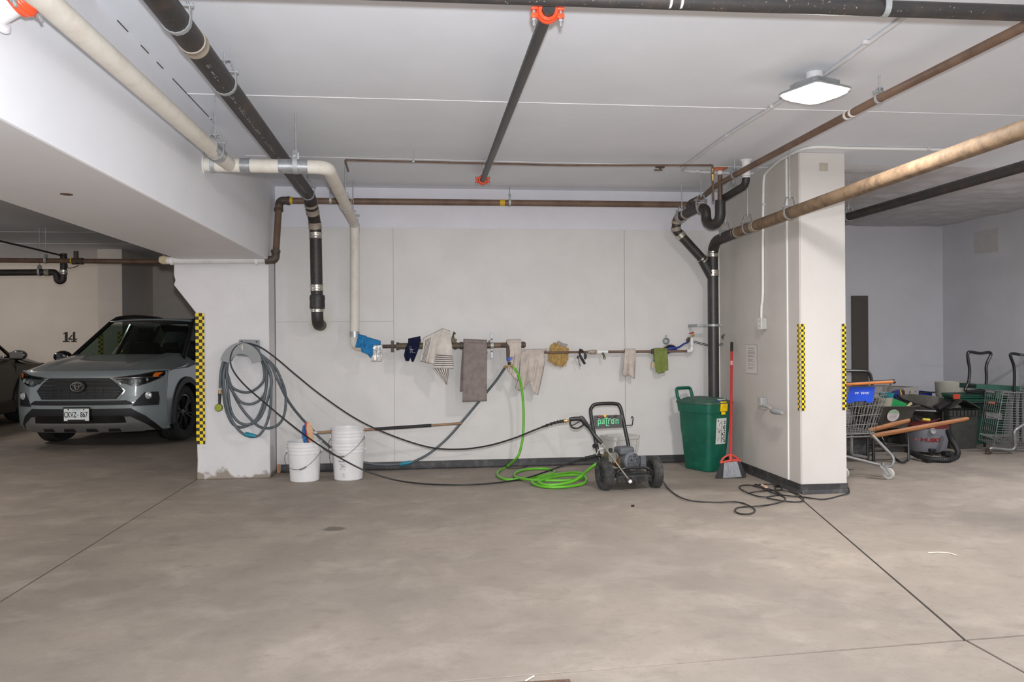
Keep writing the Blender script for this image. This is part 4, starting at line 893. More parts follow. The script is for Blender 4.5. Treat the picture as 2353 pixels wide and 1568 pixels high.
# blue microfibre cloth
t = thing('blue_cloth', 'blue cloth bunched over the white elbow end of the thick pipe', 'cloth', at(845, 800, Y=YF))
M_BLUEC = cloth_mat('blue_microfibre', (52, 126, 178), (40, 104, 156))
flap('cloth_fold', [(822, 775), (819, 787), (816, 799)], [(842, 780), (841, 790), (836, 799)], YF - .012, M_BLUEC, t, .010, 1.5, over=.05, seed=1)
flap('cloth_fold', [(836, 780), (833, 790), (831, 804)], [(874, 791), (862, 796), (853, 820)], YF - .003, M_BLUEC, t, .009, 1.5, over=.04, seed=2, bot=lambda u: -3 * math.sin(u * 5))
flap('cloth_fold', [(829, 798), (830, 803), (832, 809)], [(858, 792), (858, 803), (855, 819)], YF - .018, M_BLUEC, t, .008, 1.2, seed=3)
# foil tag
def foil(nt, b, tc, rp):
    N, Lk = nt.nodes, nt.links; u = N.new('ShaderNodeUVMap'); s = N.new('ShaderNodeSeparateXYZ'); Lk.new(u.outputs[0], s.inputs[0])
    mr = N.new('ShaderNodeMapRange'); mr.inputs['From Min'].default_value = .60; mr.inputs['From Max'].default_value = .64; Lk.new(s.outputs['Y'], mr.inputs['Value'])
    nz = N.new('ShaderNodeTexNoise'); nz.inputs['Scale'].default_value = 130; nz.inputs['Detail'].default_value = 4; Lk.new(tc.outputs['Object'], nz.inputs['Vector'])
    cr = N.new('ShaderNodeValToRGB'); cr.color_ramp.elements[0].position = .45; cr.color_ramp.elements[0].color = (.12, .115, .11, 1); cr.color_ramp.elements[1].position = .58; cr.color_ramp.elements[1].color = (.72, .71, .69, 1); Lk.new(nz.outputs['Fac'], cr.inputs[0])
    mx = N.new('ShaderNodeMix'); mx.data_type = 'RGBA'; Lk.new(mr.outputs[0], mx.inputs['Factor']); Lk.new(cr.outputs[0], mx.inputs['A']); mx.inputs['B'].default_value = (*lin((206, 202, 198)), 1); Lk.new(mx.outputs['Result'], b.inputs['Base Color'])
t = thing('laminated_tag', 'crumpled silvery laminated tag hanging from the thick pipe beside the blue cloth', 'tag', at(866, 812, Y=YF))
flap('sheet', [(855, 794), (854, 812), (853, 830)], [(879, 793), (878.5, 812), (877.5, 831)], YF - .02, mat('crumpled_foil', (200, 198, 194), .35, .3, extra=foil), t, .004, 2.5, seed=4, thick=.002)
m = MB(); m.tube([at(866, 794, Y=YF - .022), at(866, 790, Y=YF - .01), V((at(866, 790, Y=YF).x, YF + .03, at(866, 788, Y=YF).z)), V((at(866, 790, Y=YF).x, YF + .06, at(866, 795, Y=YF).z))], .002, 6); m.build('tie_wire', M_BLACK, t)
# navy cloth
t = thing('navy_cloth', 'small dark navy cloth with faded white print hanging over the thick pipe', 'cloth', at(947, 805, Y=YF))
M_NAVY = cloth_mat('navy_cotton', (24, 26, 48), (34, 36, 62))
flap('cloth_fold', [(938, 786), (931, 803), (928.5, 817), (932, 829)], [(966, 780), (963.5, 797), (956, 818), (950, 832)], YF, M_NAVY, t, .006, 1.4, over=.06, seed=5, bot=lambda u: -9 * math.exp(-((u - .6) / .12) ** 2))
m = MB(); random.seed(8)
for k in range(5):
    for j in range(random.randint(2, 4)): a = at(941 + j * 3 + k * .6 + random.uniform(0, 1), 797 + k * 3.4, Y=YF - .018); m.box(a, (random.uniform(.006, .014), .002, .003), Matrix.Rotation(.2, 3, 'Y'))
o = m.build('faded_print', mat('faded_white_print', (190, 192, 200), .8), t, smooth=0); o['kind'] = 'stuff'
# striped towel
def stripes(axis, n, lo, hi, duty=.42, inv=False):
    def ex(nt, b, tc, rp):
        N, Lk = nt.nodes, nt.links; u = N.new('ShaderNodeUVMap'); s = N.new('ShaderNodeSeparateXYZ'); Lk.new(u.outputs[0], s.inputs[0])
        mr = N.new('ShaderNodeMapRange'); mr.inputs['From Min'].default_value = lo; mr.inputs['From Max'].default_value = hi; mr.inputs['To Max'].default_value = n; mr.clamp = True; Lk.new(s.outputs[axis], mr.inputs['Value'])
        fr = N.new('ShaderNodeMath'); fr.operation = 'FRACT'; Lk.new(mr.outputs[0], fr.inputs[0])
        gt = N.new('ShaderNodeMath'); gt.operation = 'GREATER_THAN'; gt.inputs[1].default_value = 1 - duty; Lk.new(fr.outputs[0], gt.inputs[0])
        mx = N.new('ShaderNodeMix'); mx.data_type = 'RGBA'; Lk.new(gt.outputs[0], mx.inputs['Factor']); Lk.new(rp.outputs[0], mx.inputs['A']); mx.inputs['B'].default_value = (*lin((84, 82, 84)), 1); Lk.new(mx.outputs['Result'], b.inputs['Base Color'])
    return ex
t = thing('striped_towel', 'off-white kitchen towel with dark stripes hanging in a point over the thick pipe', 'towel', at(1005, 800, Y=YF))
OW = (206, 198, 190)
flap('side_fold', [(973, 784), (971, 805), (965, 830)], [(1017, 762), (1008, 790), (997, 837)], YF - .004, cloth_mat('striped_cotton_side', OW, scale=12, extra=stripes('X', 4, .06, .40)), t, .010, 2, over=.09, seed=6)
flap('front_fold', [(1016, 761), (1004, 800), (995, 847)], [(1035, 768), (1039, 800), (1043, 847)], YF - .018, cloth_mat('striped_cotton_front', OW, scale=12, extra=stripes('Y', 6, .60, .93)), t, .007, 1.3, over=.09, seed=7)
flap('corner_fold', [(994, 847), (1010, 865), (1026, 883)], [(1031, 846), (1030.5, 862), (1027.5, 883)], YF - .010, cloth_mat('striped_cotton_corner', OW, scale=12, extra=stripes('X', 6, .02, .98)), t, .004, 1, seed=8)
# grey towel
t = thing('grey_towel', 'large grey terry towel folded over the thick pipe', 'towel', at(1090, 850, Y=YF))
M_GREYT = cloth_mat('grey_terry', (142, 130, 126), (122, 111, 108), scale=18, bump=.9)
flap('front_layer', [(1065.5, 787), (1064, 850), (1062.5, 924)], [(1119, 789.5), (1119, 850), (1119, 922)], YF - .006, M_GREYT, t, .0035, 1.2, nv=24, over=.1, seed=9, thick=.012)
flap('back_layer', [(1063, 790), (1059, 850), (1056.5, 900)], [(1118, 790), (1117, 850), (1116, 902)], YF + .062, M_GREYT, t, .004, 1.2, nv=20, seed=10, thick=.010)
# dirty rags
M_RAG = cloth_mat('stained_rag', (202, 190, 181), (164, 151, 143), scale=14, lo=.45, hi=.8)
t = thing('hung_rag', 'dirty beige rag over the end of the thick pipe behind the brass splitter', 'rag', at(1180, 820, Y=YF))
flap('cloth_fold', [(1165, 788), (1171, 805), (1170, 830), (1165, 850)], [(1198, 787), (1197, 808), (1192, 840), (1186, 866)], YF - .0, M_RAG, t, .010, 2, over=.12, seed=11, bot=lambda u: 8 * u)
t = thing('wide_rag', 'widest dirty beige rag with a ragged lower edge knotted on the thin pipe', 'rag', at(1220, 850, Y=YT - .03))
flap('cloth_fold', [(1194, 808), (1195, 830), (1193, 862), (1184, 892)], [(1249, 806), (1253, 826), (1248, 855), (1236, 911)], YT - .035, M_RAG, t, .014, 2.6, nu=26, nv=24, over=.1, rp=.016, seed=12, bot=lambda u: -26 * math.exp(-((u - .62) / .16) ** 2) + 3 * math.sin(u * 11))
m = MB(); a = at(1243, 808, Y=YT - .03); m.tube(catmull([a, a + V((.03, -.01, .015)), a + V((.05, 0, .02)), a + V((.05, .02, .005))], 4), [.006, .007, .008, .01, .011, .012, .012, .012, .011, .01, .009, .008, .006], 8); m.build('knot', M_RAG, t)
t = thing('narrow_rag', 'narrow stained beige rag hanging on the thin pipe left of the green cloth', 'rag', at(1446, 835, Y=YT - .03))
flap('cloth_fold', [(1436, 806), (1433, 835), (1430, 861)], [(1461, 805.5), (1460, 835), (1457.5, 868)], YT - .018, M_RAG, t, .008, 1.8, over=.09, rp=.016, seed=13, bot=lambda u: 3 * math.sin(u * 8))
t = thing('green_cloth', 'olive green cloth folded over the thin pipe beside the blue brush', 'cloth', at(1518, 830, Y=YT - .03))
M_GREENC = cloth_mat('olive_green_terry', (132, 142, 80), (114, 126, 68), scale=20, bump=.9)
flap('front_layer', [(1503, 805.5), (1504, 830), (1507, 856)], [(1533, 804.5), (1534.5, 830), (1535.5, 851)], YT - .02, M_GREENC, t, .005, 1.6, over=.09, rp=.018, seed=14, thick=.009, bot=lambda u: 4 if .15 < u < .7 else 0)
# cream scrub brush behind the green cloth
t = thing('cream_brush', 'cream bristle brush head peeking out from behind the green cloth', 'brush', at(1498, 840, Y=YT + .045))
c = at(1500.5, 839, Y=YT + .045); m = MB(); m.loft([[c + V((x * k, y * .018, z)) for x, y in ((-.012, -1), (.016, -1), (.016, 1), (-.012, 1))] for z, k in ((.035, .8), (0, 1.4), (-.03, 1.7))]); m.build('bristles', mat('cream_bristle', (214, 198, 160), .9, var=.12, scale=60), t, bevel=.003)
c = at(1512, 803, Y=YT + .045); m = MB(); m.box(c + V((0, 0, .0)), (.055, .03, .03)); m.cyl(c + V((-.01, 0, -.01)), at(1502, 832, Y=YT + .045), .009, 8); m.build('blue_handle', mat('teal_blue_plastic', (52, 118, 158), .4), t, bevel=.006)
# wash mitt
t = thing('wash_mitt', 'shaggy tan wool wash mitt tucked behind the thin pipe', 'mitt', at(1283, 815, Y=YT + .04))
M_WOOL = mat('tan_wool', (206, 174, 110), .95, var=.2, scale=40, rgb2=(176, 142, 84), bump=1, bscale=120)
out = [(1264, 792), (1272, 786), (1285, 788), (1298, 794), (1308, 799), (1306, 815), (1305, 826), (1301, 840), (1288, 844), (1272, 839), (1258, 828), (1260, 812)]
cx_, cy_ = 1283, 815
m = MB(); rings = []
for yy, k in ((-.028, .55), (-.022, .85), (0, 1.0), (.022, .85), (.03, .5)): rings.append([at(cx_ + (p[0] - cx_) * k, cy_ + (p[1] - cy_) * k, Y=YT + .052 + yy) for p in out])
m.loft(rings); body = m.build('wool_body', M_WOOL, t, sub=2)
m = MB(); rnd = random.Random(4)
def inside(x, y):
    r_ = False; n = len(out)
    for i in range(n):
        x1_, y1_ = out[i]; x2_, y2_ = out[(i + 1) % n]
        if (y1_ > y) != (y2_ > y) and x < (x2_ - x1_) * (y - y1_) / (y2_ - y1_) + x1_: r_ = not r_
    return r_
k = 0
while k < 900:
    x, y = rnd.uniform(1256, 1310), rnd.uniform(784, 846)
    if not inside(x, y): continue
    k += 1; e = min(1, min(math.hypot(x - q[0], y - q[1]) for q in out) / 9); p = at(x, y, Y=YT + .05 - .027 * e)
    d_ = V(((x - cx_) / 60 + rnd.uniform(-.5, .5), -.6 - rnd.random(), -(y - cy_) / 60 - .7 + rnd.uniform(-.5, .5))).normalized(); l = rnd.uniform(.010, .018); s_ = d_.orthogonal() * .0028
    m.add([p + s_, p - s_, p + d_ * l * .6 + V((0, 0, -.002)), p + d_ * l + V((0, 0, -.006))], [(0, 1, 2), (0, 2, 3), (1, 3, 2)])
o = m.build('wool_strands', M_WOOL, t, fixn=False); o['kind'] = 'stuff'
m = MB(); P = [(1281, 786), (1285, 789), (1292, 793), (1299, 795), (1304, 793)]
rings = []
for (px, py), r_ in zip(P, (.018, .021, .018, .020, .015)): c = at(px, py, Y=YT + .04); rings.append([c + V((.010 * math.cos(a), .012 * math.sin(a), r_ * math.sin(a + .6))) for a in [2 * PI * q / 10 for q in range(10)]])
m.loft(rings); m.build('grey_cuff', mat('grey_ribbed_cuff', (160, 152, 150), .9, var=.2, scale=60, stretch=(6, 1, 1)), t, sub=1)
# black spray nozzle hooked over the thin pipe
t = thing('hose_nozzle', 'black trigger hose nozzle hooked over the thin pipe', 'nozzle', at(1338, 820, Y=YT - .03))
yq = YT - .028
M_BLKP = mat('black_plastic', (34, 34, 35), .4, var=.15, scale=20)
m = MB(); m.tube(ats([(1331, 804), (1337, 806), (1341, 810)], Y=yq), [.012, .0135, .010], 10); m.tube(ats([(1331, 812), (1334, 820), (1339, 828), (1344, 837)], Y=yq), [.009, .013, .0145, .0125], 10); m.tube(ats([(1333, 808), (1332, 814)], Y=yq), .011, 10); m.build('body', M_BLKP, t)
m = MB(); m.tube(catmull(ats([(1328, 820), (1330, 828), (1331, 836), (1334, 842)], Y=yq - .01), 3), .0038, 8); m.tube(ats([(1326, 824), (1329, 818)], Y=yq), .008, 8); m.build('trigger', M_BLKP, t)
m = MB(); m.box(at(1344, 818, Y=yq), (.02, .012, .06)); m.box(at(1348, 818, Y=yq), (.008, .012, .04)); m.cyl(at(1343, 811, Y=yq), at(1345, 826, Y=yq), .009, 8); m.build('clip', M_BLKP, t, bevel=.002)
# blue car brush
t = thing('blue_brush', 'blue plastic wash brush with black bristles lodged behind the thin pipe', 'brush', at(1545, 805, Y=YT + .05))
yq = YT + .045; M_BLUEP = mat('deep_blue_plastic', (28, 48, 128), .35, var=.1, coat=.2)
m = MB(); rings = []
for (px, py), h_ in zip([(1527, 812), (1532, 807), (1541, 803), (1549, 801), (1556, 801)], (.012, .035, .036, .026, .012)): c = at(px, py, Y=yq); rings.append([c + V((.3 * h_ * math.cos(a), .016 * math.cos(a), h_ * math.sin(a))) for a in [2 * PI * q / 12 for q in range(12)]])
m.loft(rings); m.build('brush_back', M_BLUEP, t)
m = MB(); m.tube(catmull(ats([(1552, 801), (1562, 797), (1573, 790), (1582, 787)], Y=yq), 4), [.011, .011, .010, .010, .010, .010, .0095, .0095, .009, .009, .009, .009, .008], 10); m.build('handle', M_BLUEP, t)
m = MB(); rnd = random.Random(2)
for k in range(260):
    u = rnd.random(); p = at(1524 + 29 * u, 806 - 10 * math.sin(u * 2.6) + rnd.uniform(-1, 3), Y=yq + rnd.uniform(-.014, .012)); d_ = V((rnd.uniform(-.5, .3) - .2, rnd.uniform(-.3, .3), 1)).normalized(); s_ = d_.orthogonal() * .0022; q = p + d_ * rnd.uniform(.02, .034)
    m.add([p + s_, p - s_, q], [(0, 1, 2)])
o = m.build('bristles', M_BLACK, t, fixn=False); o['kind'] = 'stuff'
# ================================================================ hose hanger and hoses
M_HOLD = mat('grey_hose_holder', (140, 142, 144), .5, var=.05)
M_GHOSE = mat('grey_garden_hose', (92, 97, 102), .5, var=.12, scale=8, rgb2=(74, 84, 88))
M_TEAL = mat('teal_plastic', (24, 128, 150), .4, var=.08)
M_GREENH = mat('lime_green_hose', (98, 178, 40), .4, var=.06, scale=6, coat=.15)
YH = YP - .003
t = thing('hose_holder', 'grey plastic hose holder screwed to the front of the left pillar', 'hose holder', at(566, 800, Y=YH))
m = MB(); m.slab(ats([(550.5, 780.5), (596.5, 781.5), (598.5, 808), (586, 822), (545, 818), (547, 795)], Y=YH), (0, -.012, 0)); m.build('back_plate', M_HOLD, t, bevel=.002)
for px in (555.5, 590): c = at(px, 785 if px < 570 else 786, Y=YH - .013); m = MB(); m.cyl(c, c - V((0, .003, 0)), .0075, 10); m.build('screw', M_BLACK, t)
cc = at(561.5, 842, Y=YH); Rh = .150
def arc3(rad, y, a0, a1, n=12, kx=.86): return [V((cc.x + rad * kx * math.cos(math.radians(a0 + (a1 - a0) * k / n)), y, cc.z + rad * math.sin(math.radians(a0 + (a1 - a0) * k / n)))) for k in range(n + 1)]
m = MB(); A, B = arc3(Rh, YH - .01, 22, 158), arc3(Rh - .006, YH - .13, 22, 158); C_, D_ = arc3(Rh - .014, YH - .01, 22, 158), arc3(Rh - .014, YH - .13, 22, 158)
m.loft([A, B, D_, C_], cap=False, wrap=True, ring_closed=False); m.build('saddle', M_HOLD, t)
m = MB(); A, B, C_, D_ = arc3(Rh + .075, YH - .13, 14, 164, 18), arc3(Rh + .075, YH - .142, 14, 164, 18), arc3(Rh - .03, YH - .142, 14, 164, 18), arc3(Rh - .03, YH - .13, 14, 164, 18)
m.loft([A, B, C_, D_], cap=False, wrap=True, ring_closed=False); m.add([A[0], B[0], C_[0], D_[0], A[-1], B[-1], C_[-1], D_[-1]], [(0, 1, 2, 3), (4, 5, 6, 7)]); m.build('front_flange', M_HOLD, t, bevel=.002)
m = MB(); m.slab(ats([(546.5, 793), (557, 791), (559, 806)], Y=YH - .1425), (0, -.001, 0)); m.build('warning_label', mat('aged_label', (206, 204, 190), .6, var=.1, scale=60, rgb2=(130, 130, 122), lo=.5, hi=.6), t, smooth=0)
# grey hose: one long line, coiled over the saddle, then away along the floor and up to the splitter
HY = [YH - .035, YH - .055, YH - .075, YH - .095, YH - .112, YH - .03]
P = ats([(505.5, 893), (506, 875), (508.5, 850), (515, 826), (527, 806)], Y=YH - .115) 
loops = [
 [(606, 846), (607, 870), (598, 886), (580, 899), (562, 902), (542, 896), (529, 884), (522, 862), (523, 836)],
 [(609, 846), (612, 880), (608, 905), (594, 922), (575, 929), (555, 925), (540, 908), (526, 884), (518, 852)],
 [(612, 850), (612, 890), (604, 930), (590, 962), (570, 978), (548, 982), (530, 968), (517, 930), (512, 880), (516, 838)],
 [(616, 850), (624, 875), (620, 900), (611, 930), (596, 962), (572, 976), (548, 970), (531, 945), (524, 900), (521, 850)],
 [(621, 856), (623, 900), (621, 940), (612, 975), (598, 998), (584, 1004), (566, 1001), (548, 988), (530, 960), (519, 915), (514, 860)],
 [(630, 842), (645, 870), (656, 905), (655, 945), (645, 970), (628, 982), (606, 984), (588, 975), (560, 945), (540, 912), (527, 875), (520, 842)],
]
top = [(530, 812), (543, 796), (562, 790), (581, 796), (596, 812)]
for k, lp in enumerate(loops):
    y = HY[k]
    if k: P += [at(a, b, Y=(HY[k - 1] + y) / 2) for a, b in top]
    else: P += [at(a, b, Y=y) for a, b in [(541, 797), (562, 791), (581, 797), (596, 812)]]
    n = len(lp)
    P += [at(a, b, Y=y - .012 * math.sin(PI * j / (n - 1)) - .004 * (k % 3)) for j, (a, b) in enumerate(lp)]
P += [at(a, b, Y=YH - .10) for a, b in top]
P += [at(622, 838, Y=YH - .10), at(634, 864, Y=7.68), at(652, 902, Y=7.72), at(668, 930, Y=7.8), at(690, 958, Y=7.88), at(715, 985, Y=7.94), at(745, 1016, Y=7.98), at(790, 1050, Y=8.0)]
fl_ = [(830, 1062), (880, 1069), (935, 1065)]
P += [at(a, b, Y=8.0) for a, b in fl_]
P += [at(958, 1058, Y=8.0), at(990, 1040, Y=8.0), at(1030, 1006, Y=8.0), at(1070, 960, Y=7.98), at(1110, 912, Y=7.95), at(1140, 875, Y=7.9), at(1155, 853, Y=7.84), at(1161, 844.5, Y=YSP)]
pth = catmull(P, 5)
t = thing('grey_hose', 'long grey garden hose coiled on the holder and running to the brass splitter', 'hose', at(560, 900, Y=YH))
m = MB(); m.tube(pth, .0125, 9); m.build('tube', M_GHOSE, t, smooth=60)
a, b_ = at(563, 998, Y=HY[4] - .016), at(588, 1003, Y=HY[4] - .016); m = MB(); m.tube([a, lerp(a, b_, .3), lerp(a, b_, .7), b_], [.021, .023, .019, .016], 14); m.build('teal_coupling', M_TEAL, t)
a, b_ = at(920, 1067.5, Y=8.0), at(946, 1062, Y=8.0); m = MB(); m.tube([a, lerp(a, b_, .3), lerp(a, b_, .7), b_], [.018, .021, .019, .016], 14); m.build('teal_coupling', M_TEAL, t)
yn = YH - .115
m = MB(); m.cyl(at(505.5, 896, Y=yn), at(505.3, 905, Y=yn), .0145, 12); m.build('brass_ferrule', M_BRASS, t)
m = MB(); m.tube(ats([(505.3, 905), (505, 912), (504.6, 922), (504.4, 930)], Y=yn), [.017, .014, .013, .011], 12); m.build('nozzle_grip', M_BLKP, t)
c = at(503.3, 937, Y=yn - .01); m = MB(); m.lathe([(0, -.012), (.026, -.012), (.034, -.004), (.034, .014), (.03, .02), (.012, .022), (0, .022)], c, (-.1, -1, 0), 20); m.build('nozzle_dial', mat('olive_yellow_plastic', (150, 160, 44), .45), t)
m = MB(); m.lathe([(.031, .0), (.0365, .001), (.0365, .012), (.031, .013)], c, (-.1, -1, 0), 20, cap=False); m.build('rubber_rim', M_BLACK, t)
# black high-pressure hose
M_PHOSE = mat('black_pressure_hose', (34, 33, 33), .4, var=.2, scale=10)
t = thing('pressure_hose', 'long thin black hose looping from the spray gun over the hose holder to the pump', 'hose', at(900, 1000, Y=7.4))
UP = [((1302, 967.5), 6.80), ((1285, 969.5), 6.80), ((1262, 976), 6.83), ((1225, 990), 6.88), ((1180, 1008), 6.95), ((1120, 1025), 7.05), ((1055, 1033), 7.15), ((985, 1028), 7.25), ((900, 1001), 7.36), ((820, 964), 7.45), ((740, 910), 7.54), ((680, 862), 7.60), ((640, 828), 7.63), ((606, 803), 7.655), ((585, 793), 7.66), ((562, 789), 7.662), ((544, 795), 7.66), ((532, 812), 7.658), ((530, 836), 7.655), ((541, 860), 7.65), ((566, 889), 7.63), ((605, 923), 7.60), ((660, 969), 7.56), ((715, 1011), 7.48), ((765, 1043), 7.38), ((800, 1063), 7.33), ((832, 1079), 7.32), ((870, 1093), 7.32), ((908, 1103.5), 7.32)]
P = [at(*p, Y=y) for p, y in UP]
P += ats([(950, 1110), (1005, 1114), (1070, 1114.5), (1140, 1110)], Z=.012)
P += [at(1205, 1100, Z=.02), at(1250, 1086, Y=7.1), at(1295, 1070, Y=6.98), at(1335, 1056, Y=6.92), at(1365, 1048, Y=6.88), at(1382, 1046.5, Y=6.86)]
gun_end, pump_end = P[0], P[-1]
for i, p in enumerate(P):
    if p.z < .011: p.z = .011
pth = catmull(P, 6)
m = MB(); m.tube(pth, .0072, 8); m.build('tube', M_PHOSE, t, smooth=60)
m = MB(); m.tube(pth[:16], [.012 - .0002 * k for k in range(16)], 10)
for k in range(7): c = pth[1 + 2 * k]; d_ = (pth[2 + 2 * k] - c).normalized(); m.cyl(c - d_ * .004, c + d_ * .004, .0155 - .0003 * k, 10)
m.build('bend_guard', M_BLACK, t)
m = MB(); m.tube(pth[-18:], [.0085 + .0003 * k for k in range(18)], 10)
for k in range(7): c = pth[-3 - 2 * k]; d_ = (pth[-2 - 2 * k] - c).normalized(); m.cyl(c - d_ * .004, c + d_ * .004, .0155 - .0003 * k, 10)
m.build('bend_guard', M_BLACK, t)
# lime green hose
t = thing('green_hose', 'lime green hose dropping from the brass splitter and coiled on the floor', 'hose', at(1260, 1100, Z=0))
P = [at(1178, 842.5, Y=YSP), at(1185, 850, Y=7.8), at(1193, 868, Y=7.82), at(1199, 895, Y=7.84), at(1203, 940, Y=7.85), at(1202.5, 990, Y=7.85), at(1198, 1025, Y=7.84), at(1188, 1052, Y=7.8)]
fp = [(1163, 1074), (1146, 1083), (1143, 1091), (1150, 1098), (1170, 1103), (1209, 1099), (1247, 1093.5), (1270, 1088), (1273, 1083), (1262, 1078.5), (1235, 1077.5), (1205, 1080), (1187, 1086), (1182, 1092), (1188, 1098), (1210, 1102), (1245, 1104.5), (1299, 1104.5), (1332, 1101), (1344, 1096), (1343, 1090), (1328, 1086.5), (1299, 1087.5), (1263, 1094), (1232, 1102), (1223, 1108), (1232, 1115), (1258, 1120), (1296, 1119.5), (1333, 1114), (1347, 1106), (1345, 1097), (1328, 1092), (1300, 1093), (1265, 1099), (1240, 1106), (1244, 1112), (1262, 1115), (1290, 1113), (1318, 1106)]
zz = [.013, .013, .013, .013, .013, .013, .013, .013, .013, .013, .013, .013, .013, .014, .018, .028, .034, .034, .03, .022, .016, .016, .03, .04, .034, .024, .015, .014, .014, .016, .03, .04, .036, .036, .044, .044, .034, .032, .036, .05]
P += [at(*p, Z=z) for p, z in zip(fp, zz)]
P += [at(1335, 1095, Y=6.95), at(1352, 1080, Y=6.88), at(1368, 1068, Y=6.83), at(1381, 1061, Y=6.82), at(1391, 1058.5, Y=6.82)]
green_end = P[-1]
m = MB(); m.tube(catmull(P, 6), .0125, 10); m.build('tube', M_GREENH, t, smooth=60)
m = MB(); c = at(1163, 1074, Z=.014); m.cyl(c - V((.012, 0, -.008)), c + V((.004, 0, .012)), .016, 10); m.tube(catmull([c, c + V((.03, -.02, -.006)), c + V((.09, -.03, -.008)), c + V((.17, -.02, -.006)), c + V((.22, .0, .0))], 4), .004, 6); m.build('black_tie', M_BLACK, t)
# ================================================================ buckets and long brush
M_PAIL = mat('white_pail_plastic', (224, 222, 222), .42, var=.03, scale=8)
M_WIRE = mat('bare_wire', (80, 76, 74), .4, .6)
def bucket(name, label, x, y, z0, rt=.152, rb=.132, h=.368, group=None, bail=None, inner=True, grip=None, yaw=0):
    t = thing(name, label, 'bucket', (x, y, z0), group=group)
    R = lambda z: rb + (rt - rb) * z / h
    pr = [(0, .006), (rb - .01, .0), (rb, .008), (R(.62 * h), .62 * h)]
    for k in range(4):
        zz_ = h * (.70 + .085 * k); pr += [(R(zz_), zz_), (R(zz_) + .0075, zz_ + .002), (R(zz_) + .0075, zz_ + .009), (R(zz_) + .001, zz_ + .011)]
    pr += [(R(h) + .006, h - .006), (R(h) + .006, h), (R(h) - .003, h), (R(h) - .004, h - .012), (rb - .006, .014), (0, .012)]
    m = MB(); m.lathe([(r_, z_) for r_, z_ in pr], (x, y, z0), n=40, cap=False); m.build('pail_body', M_PAIL, t, smooth=30)
    zb = h * .76
    for s in (1, -1): m = MB(); c = V((x, y, z0 + zb)) + Matrix.Rotation(yaw, 3, 'Z') @ V((s * (R(zb) + .010), 0, 0)); m.cyl(c - V((s * .006, 0, 0)), c + V((s * .006, 0, 0)), .014, 12); m.build('bail_ear', M_PAIL, t)
    if bail:
        Rm = Matrix.Rotation(yaw, 3, 'Z'); pts = [V((x, y, z0)) + Rm @ V(q) for q in bail]; cp = catmull(pts, 6); m = MB(); m.tube(cp, .0022, 6); m.build('bail_wire', M_WIRE, t)
        if grip: a_, b_ = grip; m = MB(); m.tube(cp[a_:b_], .0075, 8); m.build('grip', M_BAND2 if name == 'x' else mat('grip_plastic', (120, 112, 98), .5), t)
    return t
xb_, yb_ = at(700.5, 1105, Z=0).x, 7.60
bail = [(-.155, .0, .275), (-.172, -.05, .235), (-.150, -.12, .175), (-.09, -.165, .135), (-.01, -.172, .132), (.06, -.168, .17), (.12, -.12, .225), (.150, -.05, .268), (.155, .0, .28)]
b1 = bucket('white_bucket', 'single white bucket under the blue brush, wire handle hanging in front', at(700.5, 1100, Y=7.60).x, 7.60, 0, bail=bail, grip=(23, 29))
x2 = at(800.5, 1100, Y=7.62).x
b2 = bucket('white_bucket', 'outer white bucket with faint printing, lower of the stacked pair', x2, 7.62, 0, bail=[(-.155, .0, .275), (-.165, -.05, .24), (-.158, -.09, .20), (-.150, -.07, .15), (-.156, -.05, .115), (-.15, -.04, .095)], group='stacked pair of white buckets')
b3 = bucket('white_bucket', 'inner white bucket, upper of the stacked pair beneath the brush pole', x2, 7.62, .118, rt=.154, group='stacked pair of white buckets', bail=[(-.158, .0, .275), (-.175, -.06, .22), (-.152, -.13, .155), (-.09, -.17, .125), (-.03, -.178, .118), (.03, -.172, .15), (.10, -.14, .21), (.148, -.06, .265), (.158, .0, .29)], grip=(15, 26))
# faint print on the outer bucket
M_FAINT = mat('faint_grey_print', (168, 168, 176), .7, var=.2, scale=50)
m = MB()
def onpail(ang, z, w_, h_):
    R_ = .132 + .02 * z / .368 + .0008; n = max(1, int(w_ / .012))
    for k in range(n):
        a = ang + (k + .5) * w_ / n / R_; c = V((x2 + R_ * math.sin(a), 7.62 - R_ * math.cos(a), z)); m.box(c, (w_ / n * 1.02, .0008, h_), Matrix.Rotation(a, 3, 'Z'))
def Apx(px, py): q = at(px, py, Y=7.62 - .12); return math.asin(max(-1, min(1, (q.x - x2) / .139))) 
zq_ = lambda py: at(800, py, Y=7.5).z
onpail(Apx(778, 1058), zq_(1060), .065, .016)
random.seed(12)
for k in range(34): onpail(Apx(779, 1070) + random.uniform(0, .42), zq_(random.uniform(1066, 1079)), random.choice((.008, .014, .02)), random.choice((.003, .005, .002)))
for k in range(16): onpail(Apx(779, 1090) + random.uniform(0, .45), zq_(random.uniform(1084, 1098)), random.choice((.01, .016, .024)), .0022)
onpail(Apx(825, 1095), zq_(1092.5), .03, .002); onpail(Apx(825, 1095), zq_(1097), .03, .002)
o = m.build('faint_print', M_FAINT, b2, smooth=0); o['kind'] = 'stuff'
